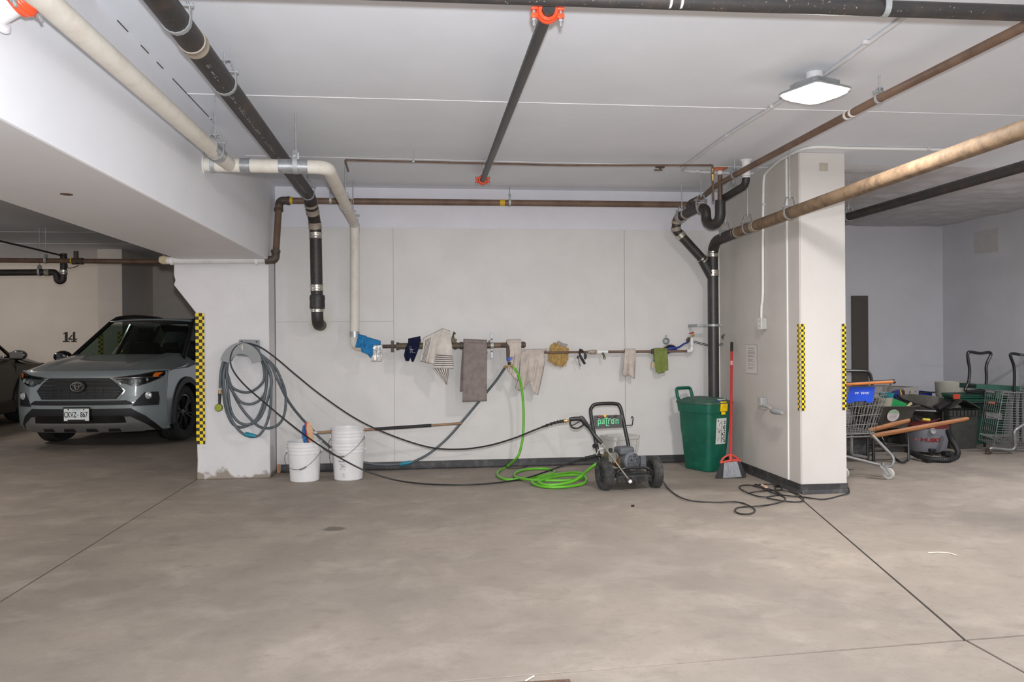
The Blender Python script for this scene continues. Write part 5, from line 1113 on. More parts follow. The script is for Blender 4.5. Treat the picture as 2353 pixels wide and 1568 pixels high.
# brush with extension pole resting on the buckets
t = thing('wash_brush', 'long handled brush with blue bristles and wooden block resting on the white buckets', 'brush', at(710, 1000, Y=7.58))
M_BLOCK = mat('pale_wood_block', (206, 166, 128), .6, var=.1, scale=14, stretch=(1, 1, 6)); M_REDRIM = mat('red_rubber_rim', (170, 52, 58), .5); M_BLUEB = mat('blue_bristles', (36, 104, 168), .7, var=.25, scale=60)
M_POLE = mat('worn_brown_pole', (150, 118, 88), .55, var=.2, scale=10, rgb2=(120, 96, 74), stretch=(.6, 6, 6)); M_BLKG = mat('black_foam_grip', (44, 43, 43), .8)
yb_ = 7.56
blk = [(705, 971), (711, 970), (716, 974), (720, 990), (722, 1008), (722, 1018), (719, 1022), (713, 1021), (709, 1016), (705, 1000), (702, 985), (702, 975)]
m = MB(); m.slab(ats(blk, Y=yb_), (-.014, .022, 0)); m.build('block', M_BLOCK, t, bevel=.004)
m = MB(); m.slab(ats([(703, 970.5), (706, 971), (704, 985), (707, 1001), (711, 1016), (714, 1021), (721, 1021), (718, 1025), (711, 1023), (706, 1010), (702, 993), (700.5, 978)], Y=yb_ - .002), (-.01, .03, 0)); m.build('rubber_rim', M_REDRIM, t, bevel=.002)
m = MB(); m.loft([[at(a, b, Y=yb_ + .005) for a, b in [(702, 974), (700.5, 990), (705, 1010), (712, 1024)]] + [at(a, b, Y=yb_ + .06) for a, b in [(712, 1024), (705, 1010), (700.5, 990), (702, 974)]],
                  [at(a, b, Y=yb_ - .005) for a, b in [(696, 981), (694.5, 998), (698, 1016), (707, 1030)]] + [at(a, b, Y=yb_ + .07) for a, b in [(707, 1030), (698, 1016), (694.5, 998), (696, 981)]]]); m.build('bristle_mass', M_BLUEB, t)
m = MB(); rnd = random.Random(6); E = [(702, 974), (700.5, 990), (705, 1010), (712, 1024)]; O = [(695.5, 980), (693.5, 998), (697, 1017), (708, 1031)]
for k in range(420):
    u = rnd.random(); a = poly_at(E, u); b_ = poly_at(O, min(1, max(0, u + rnd.uniform(-.04, .04)))); yy = yb_ + rnd.uniform(-.008, .06); k2 = rnd.uniform(.9, 1.18)
    p, q = at(*a, Y=yy), at(a[0] + (b_[0] - a[0]) * k2, a[1] + (b_[1] - a[1]) * k2, Y=yy); s_ = V((.0012, .001, .0018)); m.add([p - s_, p + s_, q + s_ * .6, q - s_ * .6], [(0, 1, 2, 3)])
o = m.build('bristles', M_BLUEB, t, fixn=False, smooth=0); o['kind'] = 'stuff'
pA, pB, pC, pD = at(728, 994.5, Y=7.56), at(862, 986.5, Y=7.60), at(991, 978, Y=7.64), at(1061, 973, Y=7.66)
m = MB(); m.tube([at(719, 993, Y=7.555), at(723, 994.5, Y=7.557), at(729, 995, Y=7.56)], [.012, .017, .016], 12); m.build('socket', M_GALV, t)
m = MB(); m.cyl(pA, pB, .0125, 14); m.build('pole', M_POLE, t); m = MB(); m.cyl(pB, pC, .0155, 14); m.build('foam_grip', M_BLKG, t); m = MB(); m.cyl(pC, pD, .0115, 14); m.build('pole', M_POLE, t)
# ================================================================ green organics bin
M_BIN = mat('dark_green_plastic', (0, 84, 66), .5, var=.12, scale=5, rgb2=(14, 98, 76), bump=.15, bscale=80, extra=speck(.25, (120, 150, 140), 60))
M_LID = mat('dusty_green_lid', (40, 82, 68), .6, var=.2, scale=8, rgb2=(70, 96, 84), bump=.15)
M_YEL = mat('yellow_latch', (242, 200, 16), .4)
bf = Frame((2.785, 7.63, 0), math.radians(-66))      # local +x runs from the handle end to the latch end
t = thing('green_bin', 'dark green wheeled organics bin with a yellow latch beside the black stack', 'bin', frame=bf)
def br(w_, d_, rad, z, dx=0): return [V((p.x + dx, p.y, z)) for p in rrect(w_, d_, rad, z, 5)]
HB = .655
m = MB(); m.loft([br(.34, .24, .05, .004), br(.355, .25, .055, .03), br(.40, .285, .055, .30), br(.435, .315, .055, HB - .09), br(.438, .318, .055, HB - .085), br(.452, .332, .05, HB - .083), br(.462, .342, .05, HB - .03), br(.466, .346, .05, HB), br(.44, .32, .05, HB), br(.42, .30, .05, HB - .25), br(.33, .22, .05, .02)]); m.build('bin_body', M_BIN, t)
m = MB()
for k in range(9): m.box((-.06 + k * .017, -.127 - .001, .05), (.006, .01, .06), Matrix.Rotation(.05, 3, 'X'))
o = m.build('base_ribs', M_BIN, t, bevel=.002); o['kind'] = 'stuff'
m = MB(); m.loft([br(.48, .36, .055, HB + .0), br(.484, .364, .055, HB + .012), br(.476, .356, .055, HB + .026), br(.40, .28, .05, HB + .034), br(.396, .276, .05, HB + .040), br(.33, .21, .05, HB + .056), br(.24, .13, .045, HB + .062)]); m.build('lid', M_LID, t)
m = MB(); m.loft([br(.405, .285, .05, HB + .0345), br(.41, .29, .05, HB + .036)], cap=False) 
hx = -.235
M_HND = M_BIN
m = MB(); m.tube(fillet([(hx + .045, -.10, HB - .03), (hx - .04, -.10, HB + .045), (hx - .065, -.095, HB + .135), (hx - .065, .095, HB + .135), (hx - .04, .10, HB + .045), (hx + .045, .10, HB - .03)], [.03, .03, .035, .035, .03, ][:4], 5), .0165, 12); m.build('handle', M_HND, t)
m = MB(); m.box((.243, .02, HB - .03), (.022, .085, .075), Matrix.Rotation(.12, 3, 'Y')); m.box((.236, .02, HB - .085), (.016, .05, .03)); m.box((.22, .02, HB + .022), (.05, .08, .014)); m.build('latch', M_YEL, t, bevel=.006)
m = MB(); m.box((.205, .0, HB + .032), (.05, .07, .016)); m.build('lid_badge', mat('blue_badge', (30, 58, 120), .4), t, bevel=.004)
m = MB(); m.rbox((.20, .03, HB + .045), (.05, .09, .014), .02); m.build('clear_cap', mat('pale_clear_plastic', (170, 178, 172), .2), t, bevel=.003)
def labelmix(nt, b, tc, rp):
    N, Lk = nt.nodes, nt.links; v = N.new('ShaderNodeTexVoronoi'); v.inputs['Scale'].default_value = 75; Lk.new(tc.outputs['Object'], v.inputs['Vector'])
    n = N.new('ShaderNodeTexNoise'); n.inputs['Scale'].default_value = 28; Lk.new(tc.outputs['Object'], n.inputs['Vector'])
    ad = N.new('ShaderNodeMath'); ad.operation = 'MULTIPLY'; Lk.new(v.outputs['Distance'], ad.inputs[0]); Lk.new(n.outputs['Fac'], ad.inputs[1])
    gt = N.new('ShaderNodeMath'); gt.operation = 'GREATER_THAN'; gt.inputs[1].default_value = .285; Lk.new(ad.outputs[0], gt.inputs[0])
    mx = N.new('ShaderNodeMix'); mx.data_type = 'RGBA'; Lk.new(gt.outputs[0], mx.inputs['Factor']); mx.inputs['A'].default_value = (*lin((214, 214, 210)), 1); mx.inputs['B'].default_value = (*lin((70, 72, 70)), 1); Lk.new(mx.outputs['Result'], b.inputs['Base Color'])
# sticker on the latch end: follows the taper of the wall
m = MB(); xa_ = lambda z: (.40 + (.435 - .40) * (z - .30) / .265) / 2 + .0025
zs = (.27, .52)
m.slab([(xa_(zs[0]), -.052, zs[0]), (xa_(zs[0]), .075, zs[0]), (xa_(zs[1]), .08, zs[1]), (xa_(zs[1]), -.05, zs[1])], (.0008, 0, 0)); st = m.build('sticker', mat('sticker_white', (214, 214, 210), .45), t, smooth=0)
m = MB(); random.seed(21)
for k in range(26):
    z = random.uniform(zs[0] + .015, zs[1] - .02); y = random.uniform(-.035, .065); m.box((xa_(z) + .0012, y, z), (.0006, random.choice((.004, .006, .012)), random.choice((.008, .016, .024))))
for k in range(10): z = zs[0] + .02 + k * .022; m.box((xa_(z) + .0012, .058, z), (.0006, .016, .012)); m.box((xa_(z) + .0014, .02, z), (.0006, .006, .018))
o = m.build('sticker_print', mat('sticker_ink', (66, 68, 66), .5), st, smooth=0); o['kind'] = 'stuff'
# ================================================================ broom
t = thing('red_broom', 'red handled broom with grey and black bristles leaning beside the green bin', 'broom', at(1678, 1099, Z=0))
M_RED = mat('red_enamelled_handle', (196, 38, 42), .35, var=.06, coat=.2); M_REDP = mat('dusty_red_plastic', (206, 74, 62), .5, var=.1, scale=20)
hb = V((2.845, 7.12, 0)); top = at(1681.5, 787, X=3.085); bot = at(1679, 1068, Y=7.13)
dv = (top - bot).normalized(); Lh = (top - bot).length
m = MB(); m.cyl(bot, bot + dv * (Lh - .10), .0125, 14); m.build('handle', M_RED, t)
m = MB(); m.tube([bot + dv * (Lh - .105), bot + dv * (Lh - .1), bot + dv * (Lh - .004), bot + dv * Lh], [.0135, .0145, .0145, .011], 14); m.cyl(bot + dv * (Lh - .022) + V((0, -.012, 0)), bot + dv * (Lh - .022) + V((0, -.0152, 0)), .004, 8); m.build('black_tip', M_BLKP, t)
m = MB(); c = bot + dv * (Lh * .80); m.cyl(c, c + dv * .045, .0129, 14); m.build('handle_print', mat('pale_handle_print', (232, 150, 150), .5), t)
q = lambda px, py, dy=0: at(px, py, Y=7.12 + dy)
m = MB(); outer = catmull([q(1655.5, 1064), q(1660, 1056), q(1668, 1049), q(1678, 1045.5), q(1686, 1048), q(1695, 1054), q(1701, 1060)], 4)
m.tube(outer, .0095, 8); m.tube([q(1655, 1064.5), q(1668, 1061.5), q(1680, 1059), q(1692, 1058), q(1702, 1060.5)], .0125, 8); m.tube([q(1678.5, 1046), q(1679.5, 1060)], .017, 8); m.build('head_frame', M_REDP, t)
def bris(name, pts_t, pts_b, m_, n, seed):
    m = MB(); m.loft([[at(*pts_t[0], Y=7.10), at(*pts_t[1], Y=7.10), at(*pts_t[1], Y=7.14), at(*pts_t[0], Y=7.14)], [at(pts_b[0][0], pts_b[0][1] - .8, Y=7.085), at(pts_b[1][0], pts_b[1][1] - .8, Y=7.085), at(pts_b[1][0], pts_b[1][1] - 4.5, Y=7.16), at(pts_b[0][0], pts_b[0][1] - 4.5, Y=7.16)]]); o = m.build(name, m_, t, smooth=0)
    m = MB(); rnd = random.Random(seed)
    for k in range(n):
        u = rnd.random(); u2 = min(1, max(0, u + rnd.uniform(-.03, .03))); a = (pts_t[0][0] + (pts_t[1][0] - pts_t[0][0]) * u, pts_t[0][1] + (pts_t[1][1] - pts_t[0][1]) * u); b_ = (pts_b[0][0] + (pts_b[1][0] - pts_b[0][0]) * u2, pts_b[0][1] + (pts_b[1][1] - pts_b[0][1]) * u2 - rnd.uniform(0, 1.2))
        p, r_ = at(*a, Y=7.098), at(*b_, Y=7.078 + rnd.uniform(0, .006)); r_.z = max(r_.z, .002); s_ = V((.0011, 0, 0)); m.add([p - s_, p + s_, r_ + s_ * .8, r_ - s_ * .8], [(0, 1, 2, 3)])
    oo = m.build('strands', m_, o, smooth=0, fixn=False); oo['kind'] = 'stuff'
M_BRG = mat('silver_grey_bristle', (152, 154, 160), .5, var=.25, scale=120, stretch=(1, 1, .08)); M_BRB = mat('black_bristle', (46, 45, 47), .6, var=.3, scale=90)
bris('bristles', (1664, 1065), (1694, 1061), (1661.5, 1099.5), (1704, 1097), M_BRG, 260, 1) if False else bris('bristles', ((1664.5, 1064), (1694, 1060.5)), ((1661.5, 1099.5), (1704.5, 1097)), M_BRG, 260, 1)
bris('edge_bristles', ((1656, 1066), (1664.5, 1064)), ((1643.5, 1100), (1661.5, 1099.5)), M_BRB, 90, 2)
bris('edge_bristles', ((1694, 1060.5), (1701.5, 1062)), ((1704.5, 1097), (1714.5, 1095.5)), M_BRB, 70, 3)
# ================================================================ extension cord on the floor
t = thing('extension_cord', 'black extension cord snaking over the floor to a tangle by the white column', 'cord', at(1700, 1170, Z=0))
cp = [(1522, 1104), (1534, 1121), (1551, 1136), (1575, 1148), (1605, 1153), (1645, 1155), (1680, 1153.5), (1704, 1156), (1722, 1163), (1734, 1171), (1732, 1178), (1716, 1182), (1698, 1180.5), (1688.5, 1174), (1694, 1168), (1712, 1165), (1740, 1163.5), (1775, 1159), (1798, 1152), (1805, 1147), (1798, 1141), (1780, 1135), (1765, 1128), (1755, 1122), (1742, 1115), (1734, 1114), (1736, 1117.5), (1756, 1121), (1778, 1128), (1795, 1137), (1780, 1139.5), (1755, 1142.5), (1735, 1139), (1716, 1132), (1702, 1124), (1699, 1119), (1708, 1115.5), (1728, 1116), (1752, 1122), (1775, 1126.5), (1795, 1126), (1797, 1122), (1788, 1118.5), (1781, 1122), (1783, 1130), (1795, 1137), (1818, 1140.5), (1845, 1142.5), (1880, 1147.5), (1905, 1146), (1930, 1139.5), (1949, 1134), (1951, 1127), (1947.5, 1118), (1944, 1110)]
P = [at(a, b, Z=.0065 + (.007 if (i * 7) % 5 in (1, 2) else 0)) for i, (a, b) in enumerate(cp)]
P[-1] = at(1947, 1119, Z=.0065) + V((.06, .12, 0)); P.append(P[-1] + V((.12, .4, 0)))
washer_cord = at(1500, 1085, Y=6.80)
m = MB(); m.tube(catmull([washer_cord + V((-.05, .06, .06)), washer_cord, at(1512, 1094, Y=6.72)] + P, 5), .0055, 8); m.build('cable', M_PHOSE, t, smooth=60)
cp2 = [(1745, 1114), (1765, 1113), (1785, 1114.5), (1791, 1116), (1778, 1118)]
m = MB(); m.tube(catmull([at(a, b, Z=.016) for a, b in cp2], 5), .0055, 8); m.build('cable', M_PHOSE, t, smooth=60)
cp3 = [(1718, 1134), (1740, 1130), (1770, 1127), (1800, 1127), (1818, 1131), (1838, 1139), (1846, 1146), (1843, 1152), (1825, 1154), (1795, 1151), (1762, 1145)]
m = MB(); m.tube(catmull([at(a, b, Z=.0065 + .008 * (i % 2)) for i, (a, b) in enumerate(cp3)], 5), .0055, 8); m.build('cable', M_PHOSE, t, smooth=60)
m = MB(); a, b_ = at(1751, 1116, Z=.016), at(1761, 1121, Z=.016); m.cyl(a, b_, .014, 8); m.build('plug_tag', mat('pinkish_tag', (214, 176, 150), .7), t)
# ================================================================ pressure washer
wf = Frame((1.777, 6.76, 0), math.radians(5.7))
w_ = wf.px
t = thing('pressure_washer', 'electric pressure washer on two black pneumatic wheels with a loop handle', 'pressure washer', frame=wf)
M_TYRE = mat('dusty_black_tyre', (50, 49, 49), .85, var=.2, scale=20, rgb2=(80, 78, 76), bump=.3)
M_MOTOR = mat('grey_motor_paint', (92, 94, 99), .5, .1, var=.12, scale=12, bump=.1)
M_MOTOR2 = mat('warm_motor_label', (150, 92, 56), .45, .1, var=.25, scale=9, rgb2=(196, 150, 90))
M_PANEL = mat('charcoal_panel', (74, 73, 74), .5, var=.08)
M_DUSTY = mat('dusty_black_metal', (44, 43, 43), .6, var=.3, scale=14, rgb2=(92, 88, 84), lo=.5, hi=.8)
M_LTUBE = mat('clear_tube', (196, 194, 186), .3)
cL, cR = w_(1389, 1094, y=-.0), w_(1505, 1090, y=0)
rw = .132; zw = rw
def tyre(parent, c, ax, R, wd, name='wheel', knob=True, rim_m=None, hubd=.0):
    c, ax = V(c), V(ax).normalized()
    h = wd / 2
    m = MB(); m.lathe([(R * .52, -h * .72), (R * .60, -h * .9), (R * .78, -h), (R * .92, -h * .86), (R * .985, -h * .55), (R, -h * .2), (R, h * .2), (R * .985, h * .55), (R * .92, h * .86), (R * .78, h), (R * .60, h * .9), (R * .52, h * .72)], c, ax, 36, cap=False)
    o = m.build(name, M_TYRE, parent, smooth=40)
    m = MB(); q = V((0, 0, 1)).rotation_difference(ax)
    n = 34
    for i in range(n):
        for k, zz_ in enumerate((-.62, -.22, .22, .62)):
            a = 2 * PI * (i + .5 * (k % 2)) / n; rr_ = R * (1.0 if abs(zz_) < .5 else .965); p = V((rr_ * math.cos(a), rr_ * math.sin(a), h * zz_)); Rm = q.to_matrix() @ Matrix.Rotation(a, 3, 'Z'); m.box(c + q @ p, (.008, .014 * R / .13, wd * .16), Rm)
    if knob: oo = m.build('tread_blocks', M_TYRE, o, smooth=0); oo['kind'] = 'stuff'
    m = MB(); m.lathe([(0, -h * .45), (R * .2, -h * .5), (R * .22, -h * .3), (R * .45, -h * .34), (R * .53, -h * .7), (R * .55, -h * .7), (R * .55, h * .7), (R * .53, h * .7), (R * .45, h * .34), (R * .22, h * .3), (R * .2, h * .5), (0, h * .45)], c, ax, 28, cap=False); m.build('rim', rim_m or M_DUSTY, o)
    return o
tyre(t, (cL.x, 0, zw), (1, .10, 0), rw, .085); tyre(t, (cR.x, 0, zw), (1, -.05, 0), rw, .085)
m = MB(); m.cyl((cL.x, 0, zw), (cR.x, 0, zw), .011, 10); m.build('axle', M_DUSTY, t)
# loop handle
yh0, yh1 = .16, .30
q = lambda px, py: w_(px, py, y=yh1 + (yh0 - yh1) * max(0, min(1, (py - 928) / 130)))
P = [q(1379, 1064), q(1366, 1000), q(1357.5, 950), q(1360, 936), q(1372, 929), q(1412, 928), q(1424, 934), q(1430, 955), q(1437, 990), q(1444, 1024), V(q(1449, 1056))]
m = MB(); m.tube(catmull(P, 5), .0165, 12); m.build('loop_handle', M_BLACKM, t)
m = MB(); m.cyl(q(1370, 1025) + V((-.02, -.01, 0)), q(1370, 1025) + V((.005, .01, 0)), .022, 10); m.build('clamp_knob', M_BLKP, t)
pl = [w_(1364, 955.5, y=.255), w_(1430.5, 954, y=.255), w_(1433.5, 983, y=.245), w_(1369, 986, y=.245)]
m = MB(); m.slab(pl, (0, .012, 0)); pn = m.build('control_panel', M_PANEL, t, bevel=.002)
for px, py, col, nm in ((1376.5, 957.5, (120, 34, 44), 'red_nozzle'), (1389.5, 956.5, (226, 164, 40), 'yellow_nozzle'), (1401.5, 957.5, (40, 40, 42), 'black_nozzle'), (1414, 956.5, (52, 34, 34), 'dark_nozzle')):
    c = w_(px, py, y=.24); r_ = .0125 if nm != 'black_nozzle' else .0085
    m = MB(); m.lathe([(0, -.012), (r_ * .7, -.010), (r_, -.002), (r_, .012), (0, .014)], c, (0, -1, .2), 14); m.cyl(c + V((0, -.012, .002)), c + V((0, -.0145, .003)), r_ * .4, 8); m.build(nm, mat(nm + '_plastic', col, .4), t)
# the name on the panel, drawn with square strokes
M_LOGO = mat('mint_green_print', (112, 206, 150), .6)
m = MB()
W0, W1 = 1373.5, 1424.0; yb0, yt0 = 975.5, 964.6
def seg(x0, y0, x1, y1):      # box in panel letter units: x in 0..26 , y in -2..6
    fx = lambda x: W0 + (W1 - W0) * x / 26.0
    fy_ = lambda y: yb0 + (yt0 - yb0) * y / 5.0
    sk = lambda x, y: (fx(x), fy_(y) - (fx(x) - W0) * .022)
    m.slab([w_(*sk(a, b), y=.2425) for a, b in ((x0, y0), (x1, y0), (x1, y1), (x0, y1))], (0, -.001, 0))
s = 1.15
for x0 in (0,): seg(x0, -2, x0 + s, 5); seg(x0 + s, 5 - s, x0 + 3.6, 5); seg(x0 + s, 0, x0 + 3.6, s); seg(x0 + 3.6 - s, s, x0 + 3.6, 5 - s)
x0 = 4.6; seg(x0, 5 - s, x0 + 3.6, 5); seg(x0 + 3.6 - s, 0, x0 + 3.6, 5 - s); seg(x0, 0, x0 + 2.5, s); seg(x0, s, x0 + s, 2.9); seg(x0 + s, 2.1, x0 + 2.5, 2.9)
x0 = 9.6; seg(x0, -1.0, x0 + s, 7.0); seg(x0 - 2.6, 5.6, x0 + 3.0, 6.4); seg(x0, -2.2, x0 + 3.6, -1.0)
x0 = 12.0; seg(x0, 0, x0 + s, 5); seg(x0 + s, 5 - s, x0 + 2.8, 5)
x0 = 15.9; seg(x0, 0, x0 + s, 5); seg(x0 + 3.6 - s, 0, x0 + 3.6, 5); seg(x0 + s, 0, x0 + 2.5, s); seg(x0 + s, 5 - s, x0 + 2.5, 5)
x0 = 21.0; seg(x0, 0, x0 + s, 5); seg(x0 + s, 5 - s, x0 + 3.6, 5); seg(x0 + 3.6 - s, 0, x0 + 3.6, 5 - s)
o = m.build('brand_lettering', M_LOGO, pn, smooth=0); o['kind'] = 'stuff'
m = MB()
for px in (1376, 1389, 1401.5, 1412): c = w_(px, 962.3, y=.2425); m.box(c, (.018, .001, .003))
o = m.build('knob_captions', M_WBOX, pn, smooth=0); o['kind'] = 'stuff'
# hose hook on the right of the handle
m = MB(); m.tube(fillet([w_(1434, 963, y=.26), w_(1434, 978, y=.26), w_(1453, 977.5, y=.26), w_(1455, 960, y=.26), w_(1452, 957.5, y=.26), w_(1450.5, 961, y=.26)], .01, 4), .0048, 8); m.build('hose_hook', M_BLACKM, t)
m = MB(); m.tube(fillet([w_(1362, 966, y=.26), w_(1357, 967, y=.26), w_(1356, 978, y=.26), w_(1348, 980, y=.26)], .01, 4), .0048, 8); m.build('hose_hook', M_BLACKM, t)
# base plate and skirt
bz = .105
m = MB(); m.span((cL.x + .06, -.05, bz), (cR.x - .055, .30, bz + .022)); m.span((cL.x + .075, -.10, bz - .03), (cR.x - .07, -.085, bz + .02)); m.build('base_plate', M_DUSTY, t, bevel=.004)
m = MB()
for k in range(26): x = cL.x + .08 + k * (cR.x - cL.x - .15) / 26; m.span((x, -.108, bz - .035), (x + .005, -.099, bz + .01))
o = m.build('ribbed_guard', M_DUSTY, t, smooth=0); o['kind'] = 'stuff'
m = MB(); m.span((cL.x + .2, -.06, .045), (cR.x - .15, .0, bz)); m.build('foot_block', M_DUSTY, t, bevel=.003)
for x in (cL.x + .08, cR.x - .08): m = MB(); m.cyl((x, .28, 0), (x, .28, bz), .012, 10); m.cyl((x, .28, 0), (x, .28, .02), .02, 10); m.build('foot', M_BLACK, t)
# front bumper bar
P = [w_(1416, 1096, y=-.11), w_(1421, 1083, y=-.12), w_(1436, 1077, y=-.125), w_(1464, 1075.5, y=-.125), w_(1486, 1076.5, y=-.12), w_(1497, 1084, y=-.11), w_(1497, 1094, y=-.10), w_(1489, 1096, y=-.09)]
m = MB(); m.tube(catmull(P, 5), .0125, 12); m.build('bumper_bar', M_BLACKM, t)
# motor: axis toward the viewer, slightly to the right
mc = w_(1454, 1061, y=-.03); ax = V((-.35, .93, .02)).normalized(); rm = .079
m = MB(); m.lathe([(0, -.006), (rm * .8, -.004), (rm * .92, .0), (rm * .98, .012), (rm, .018), (rm, .075)], mc, ax, 32, cap=False); eb = m.build('motor_end_bell', M_MOTOR, t)
m = MB(); m.lathe([(rm * .90, -.004), (rm * .97, -.004), (rm * 1.01, .01), (rm * 1.01, .02), (rm * .98, .02)], mc, ax, 32, cap=False); m.build('bell_rim', mat('light_grey_motor_rim', (132, 134, 138), .4, .2), eb)
m = MB(); q_ = V((0, 0, 1)).rotation_difference(ax); rnd = random.Random(3)
for k in range(46):
    a, rr_ = rnd.uniform(0, 2 * PI), rm * .8 * math.sqrt(rnd.random()); m.box(mc + q_ @ V((rr_ * math.cos(a), rr_ * math.sin(a), -.0055)), (.009, .005, .002), q_.to_matrix() @ Matrix.Rotation(a, 3, 'Z'))
o = m.build('vent_slots', M_DUSTY, eb, smooth=0); o['kind'] = 'stuff'
m = MB(); m.lathe([(rm * .97, .075), (rm * .97, .20), (rm * .7, .235), (.03, .24)], mc, ax, 32); m.build('motor_body', M_MOTOR2, t)
cb = mc + V((-.06, .08, rm + .016))
m = MB(); m.rbox(cb + V((.01, 0, -.01)), (.15, .13, .075), .03, Matrix.Rotation(.2, 3, 'Z'), 5, taper=1.0); m.build('capacitor_cover', M_MOTOR, t, bevel=.022)
m = MB(); m.box(mc + V((.10, .03, -.015)), (.05, .05, .11)); m.box(mc + V((.10, .003, -.015)), (.036, .006, .035)); m.build('switch_box', M_MOTOR, t, bevel=.004)
# pump
pc_ = w_(1402, 1050, y=.02)
M_ALU = mat('dull_aluminium', (124, 120, 112), .5, .5, var=.2, scale=25)
m = MB(); m.box(pc_, (.07, .12, .08)); m.cyl(pc_ + V((.035, 0, .0)), pc_ + V((.09, .06, .0)), .04, 16); m.cyl(pc_ + V((-.02, -.05, -.03)), pc_ + V((-.02, -.075, -.03)), .018, 10); m.cyl(pc_ + V((.015, -.05, -.03)), pc_ + V((.015, -.075, -.03)), .018, 10); m.build('pump_head', M_ALU, t, bevel=.004)
m = MB(); c = w_(1403, 1036, y=.02); m.cyl(c - V((0, 0, .03)), c + V((0, 0, .022)), .0165, 14); m.build('unloader_knob', M_BLKP, t)
a, b_ = wf.l(pump_end), w_(1398, 1047, y=.03); m = MB(); m.cyl(a, b_, .0095, 10); m.cyl(lerp(a, b_, .25), lerp(a, b_, .6), .0135, 8); m.build('brass_outlet', M_BRASS, t)
a, b_ = wf.l(green_end), w_(1398, 1057, y=.05); m = MB(); m.cyl(a - (b_ - a) * .15, b_, .014, 10); m.build('inlet_fitting', M_BLKP, t)
m = MB(); m.tube(catmull([w_(1371, 1045, y=.08), w_(1376, 1034, y=.06), w_(1386, 1030.5, y=.05), w_(1395, 1034, y=.04), w_(1399, 1042, y=.03)], 5), .0055, 8); m.build('bypass_tube', M_LTUBE, t)
m = MB(); a = w_(1413, 1041, y=.06); m.cyl(a, a + V((.03, .02, .0)), .01, 8); m.build('brass_plug', M_BRASS, t)
# spray gun with its lance lying across the machine
gy = -.02
gq = lambda px, py, y=None: w_(px, py, y=gy if y is None else y)
g = thing('spray_gun', 'black trigger spray gun with a long steel lance leaning across the pressure washer', 'spray gun', frame=wf)
m = MB(); m.tube([wf.l(gun_end), gq(1306, 966.8), gq(1308, 966.5)], [.009, .0105, .0105], 10); m.cyl(gq(1296, 968.5), gq(1303, 967.2), .012, 8); m.build('brass_coupling', M_BRASS, g)
m = MB(); m.tube([gq(1309, 964.5), gq(1318, 963), gq(1332, 962.5), gq(1340, 963)], [.017, .018, .019, .021], 12)
m.tube([gq(1333, 957.5), gq(1338, 963), gq(1344, 972), gq(1350, 979)], [.012, .022, .023, .018], 12); m.build('gun_body', M_BLKP, g)
m = MB(); m.tube(catmull([gq(1309, 967), gq(1311, 976), gq(1316, 983), gq(1326, 984.5), gq(1336, 980), gq(1344, 974)], 5), .0085, 8); m.build('trigger_guard', M_BLKP, g)
m = MB(); m.tube(catmull([gq(1313, 978), gq(1320, 976), gq(1328, 971), gq(1335, 968)], 4), .006, 8); m.build('trigger', M_BLKP, g)
m = MB(); m.tube([gq(1346, 974), gq(1353, 982), gq(1359, 991, -.05), gq(1364, 998, -.06), gq(1376, 1012, -.09), gq(1383, 1019.5, -.10)], [.021, .017, .0135, .017, .0185, .0145], 12); m.build('lance_grip', M_BLKP, g)
a, b_ = gq(1383, 1019.5, -.10), gq(1447, 1106, -.17)
m = MB(); m.cyl(a, lerp(a, b_, .97), .0075, 10); m.build('lance_tube', mat('dull_lance_steel', (140, 134, 126), .35, .7, var=.2, scale=20), g)
dd = (b_ - a).normalized(); m = MB(); m.cyl(b_ - dd * .03, b_, .011, 10); m.build('nozzle_collar', M_FITTING, g)
m = MB(); m.lathe([(.004, .0), (.0155, 0), (.0165, .008), (.0165, .02), (.010, .026)], b_ + dd * .016, -dd, 16); m.build('nozzle_tip', M_WHITEPVC, g)
# translucent square tub behind
tf = Frame((at(1378, 1075, Z=0).x + .06, 7.30, 0), math.radians(24))
t = thing('clear_tub', 'cloudy white square plastic tub standing behind the pressure washer', 'tub', frame=tf)
M_CLOUD = mat('cloudy_plastic', (180, 176, 170), .4, var=.08, scale=6, rgb2=(198, 196, 192))
HT = .395
def tb(k, rad, z): return [V((p.x, p.y, z)) for p in rrect(.30 * k, .24 * k, rad, z, 4)]
m = MB(); m.loft([tb(.66, .03, 0), tb(.70, .03, .02), tb(.95, .035, HT - .03), tb(1.04, .04, HT - .028), tb(1.06, .04, HT), tb(1.0, .035, HT), tb(.94, .03, HT - .05), tb(.66, .03, .015)]); m.build('tub_body', M_CLOUD, t)
m = MB()
for s in (-1, 1):
    m.loft([[V((s * .115 - .012, -.113 - .028, HT - .04)), V((s * .115 + .012, -.113 - .028, HT - .04)), V((s * .115 + .012, -.10, HT - .04)), V((s * .115 - .012, -.10, HT - .04))], [V((s * .085 - .008, -.083, .02)), V((s * .085 + .008, -.083, .02)), V((s * .085 + .008, -.07, .02)), V((s * .085 - .008, -.07, .02))]])
m.build('corner_rib', M_CLOUD, t, bevel=.003)
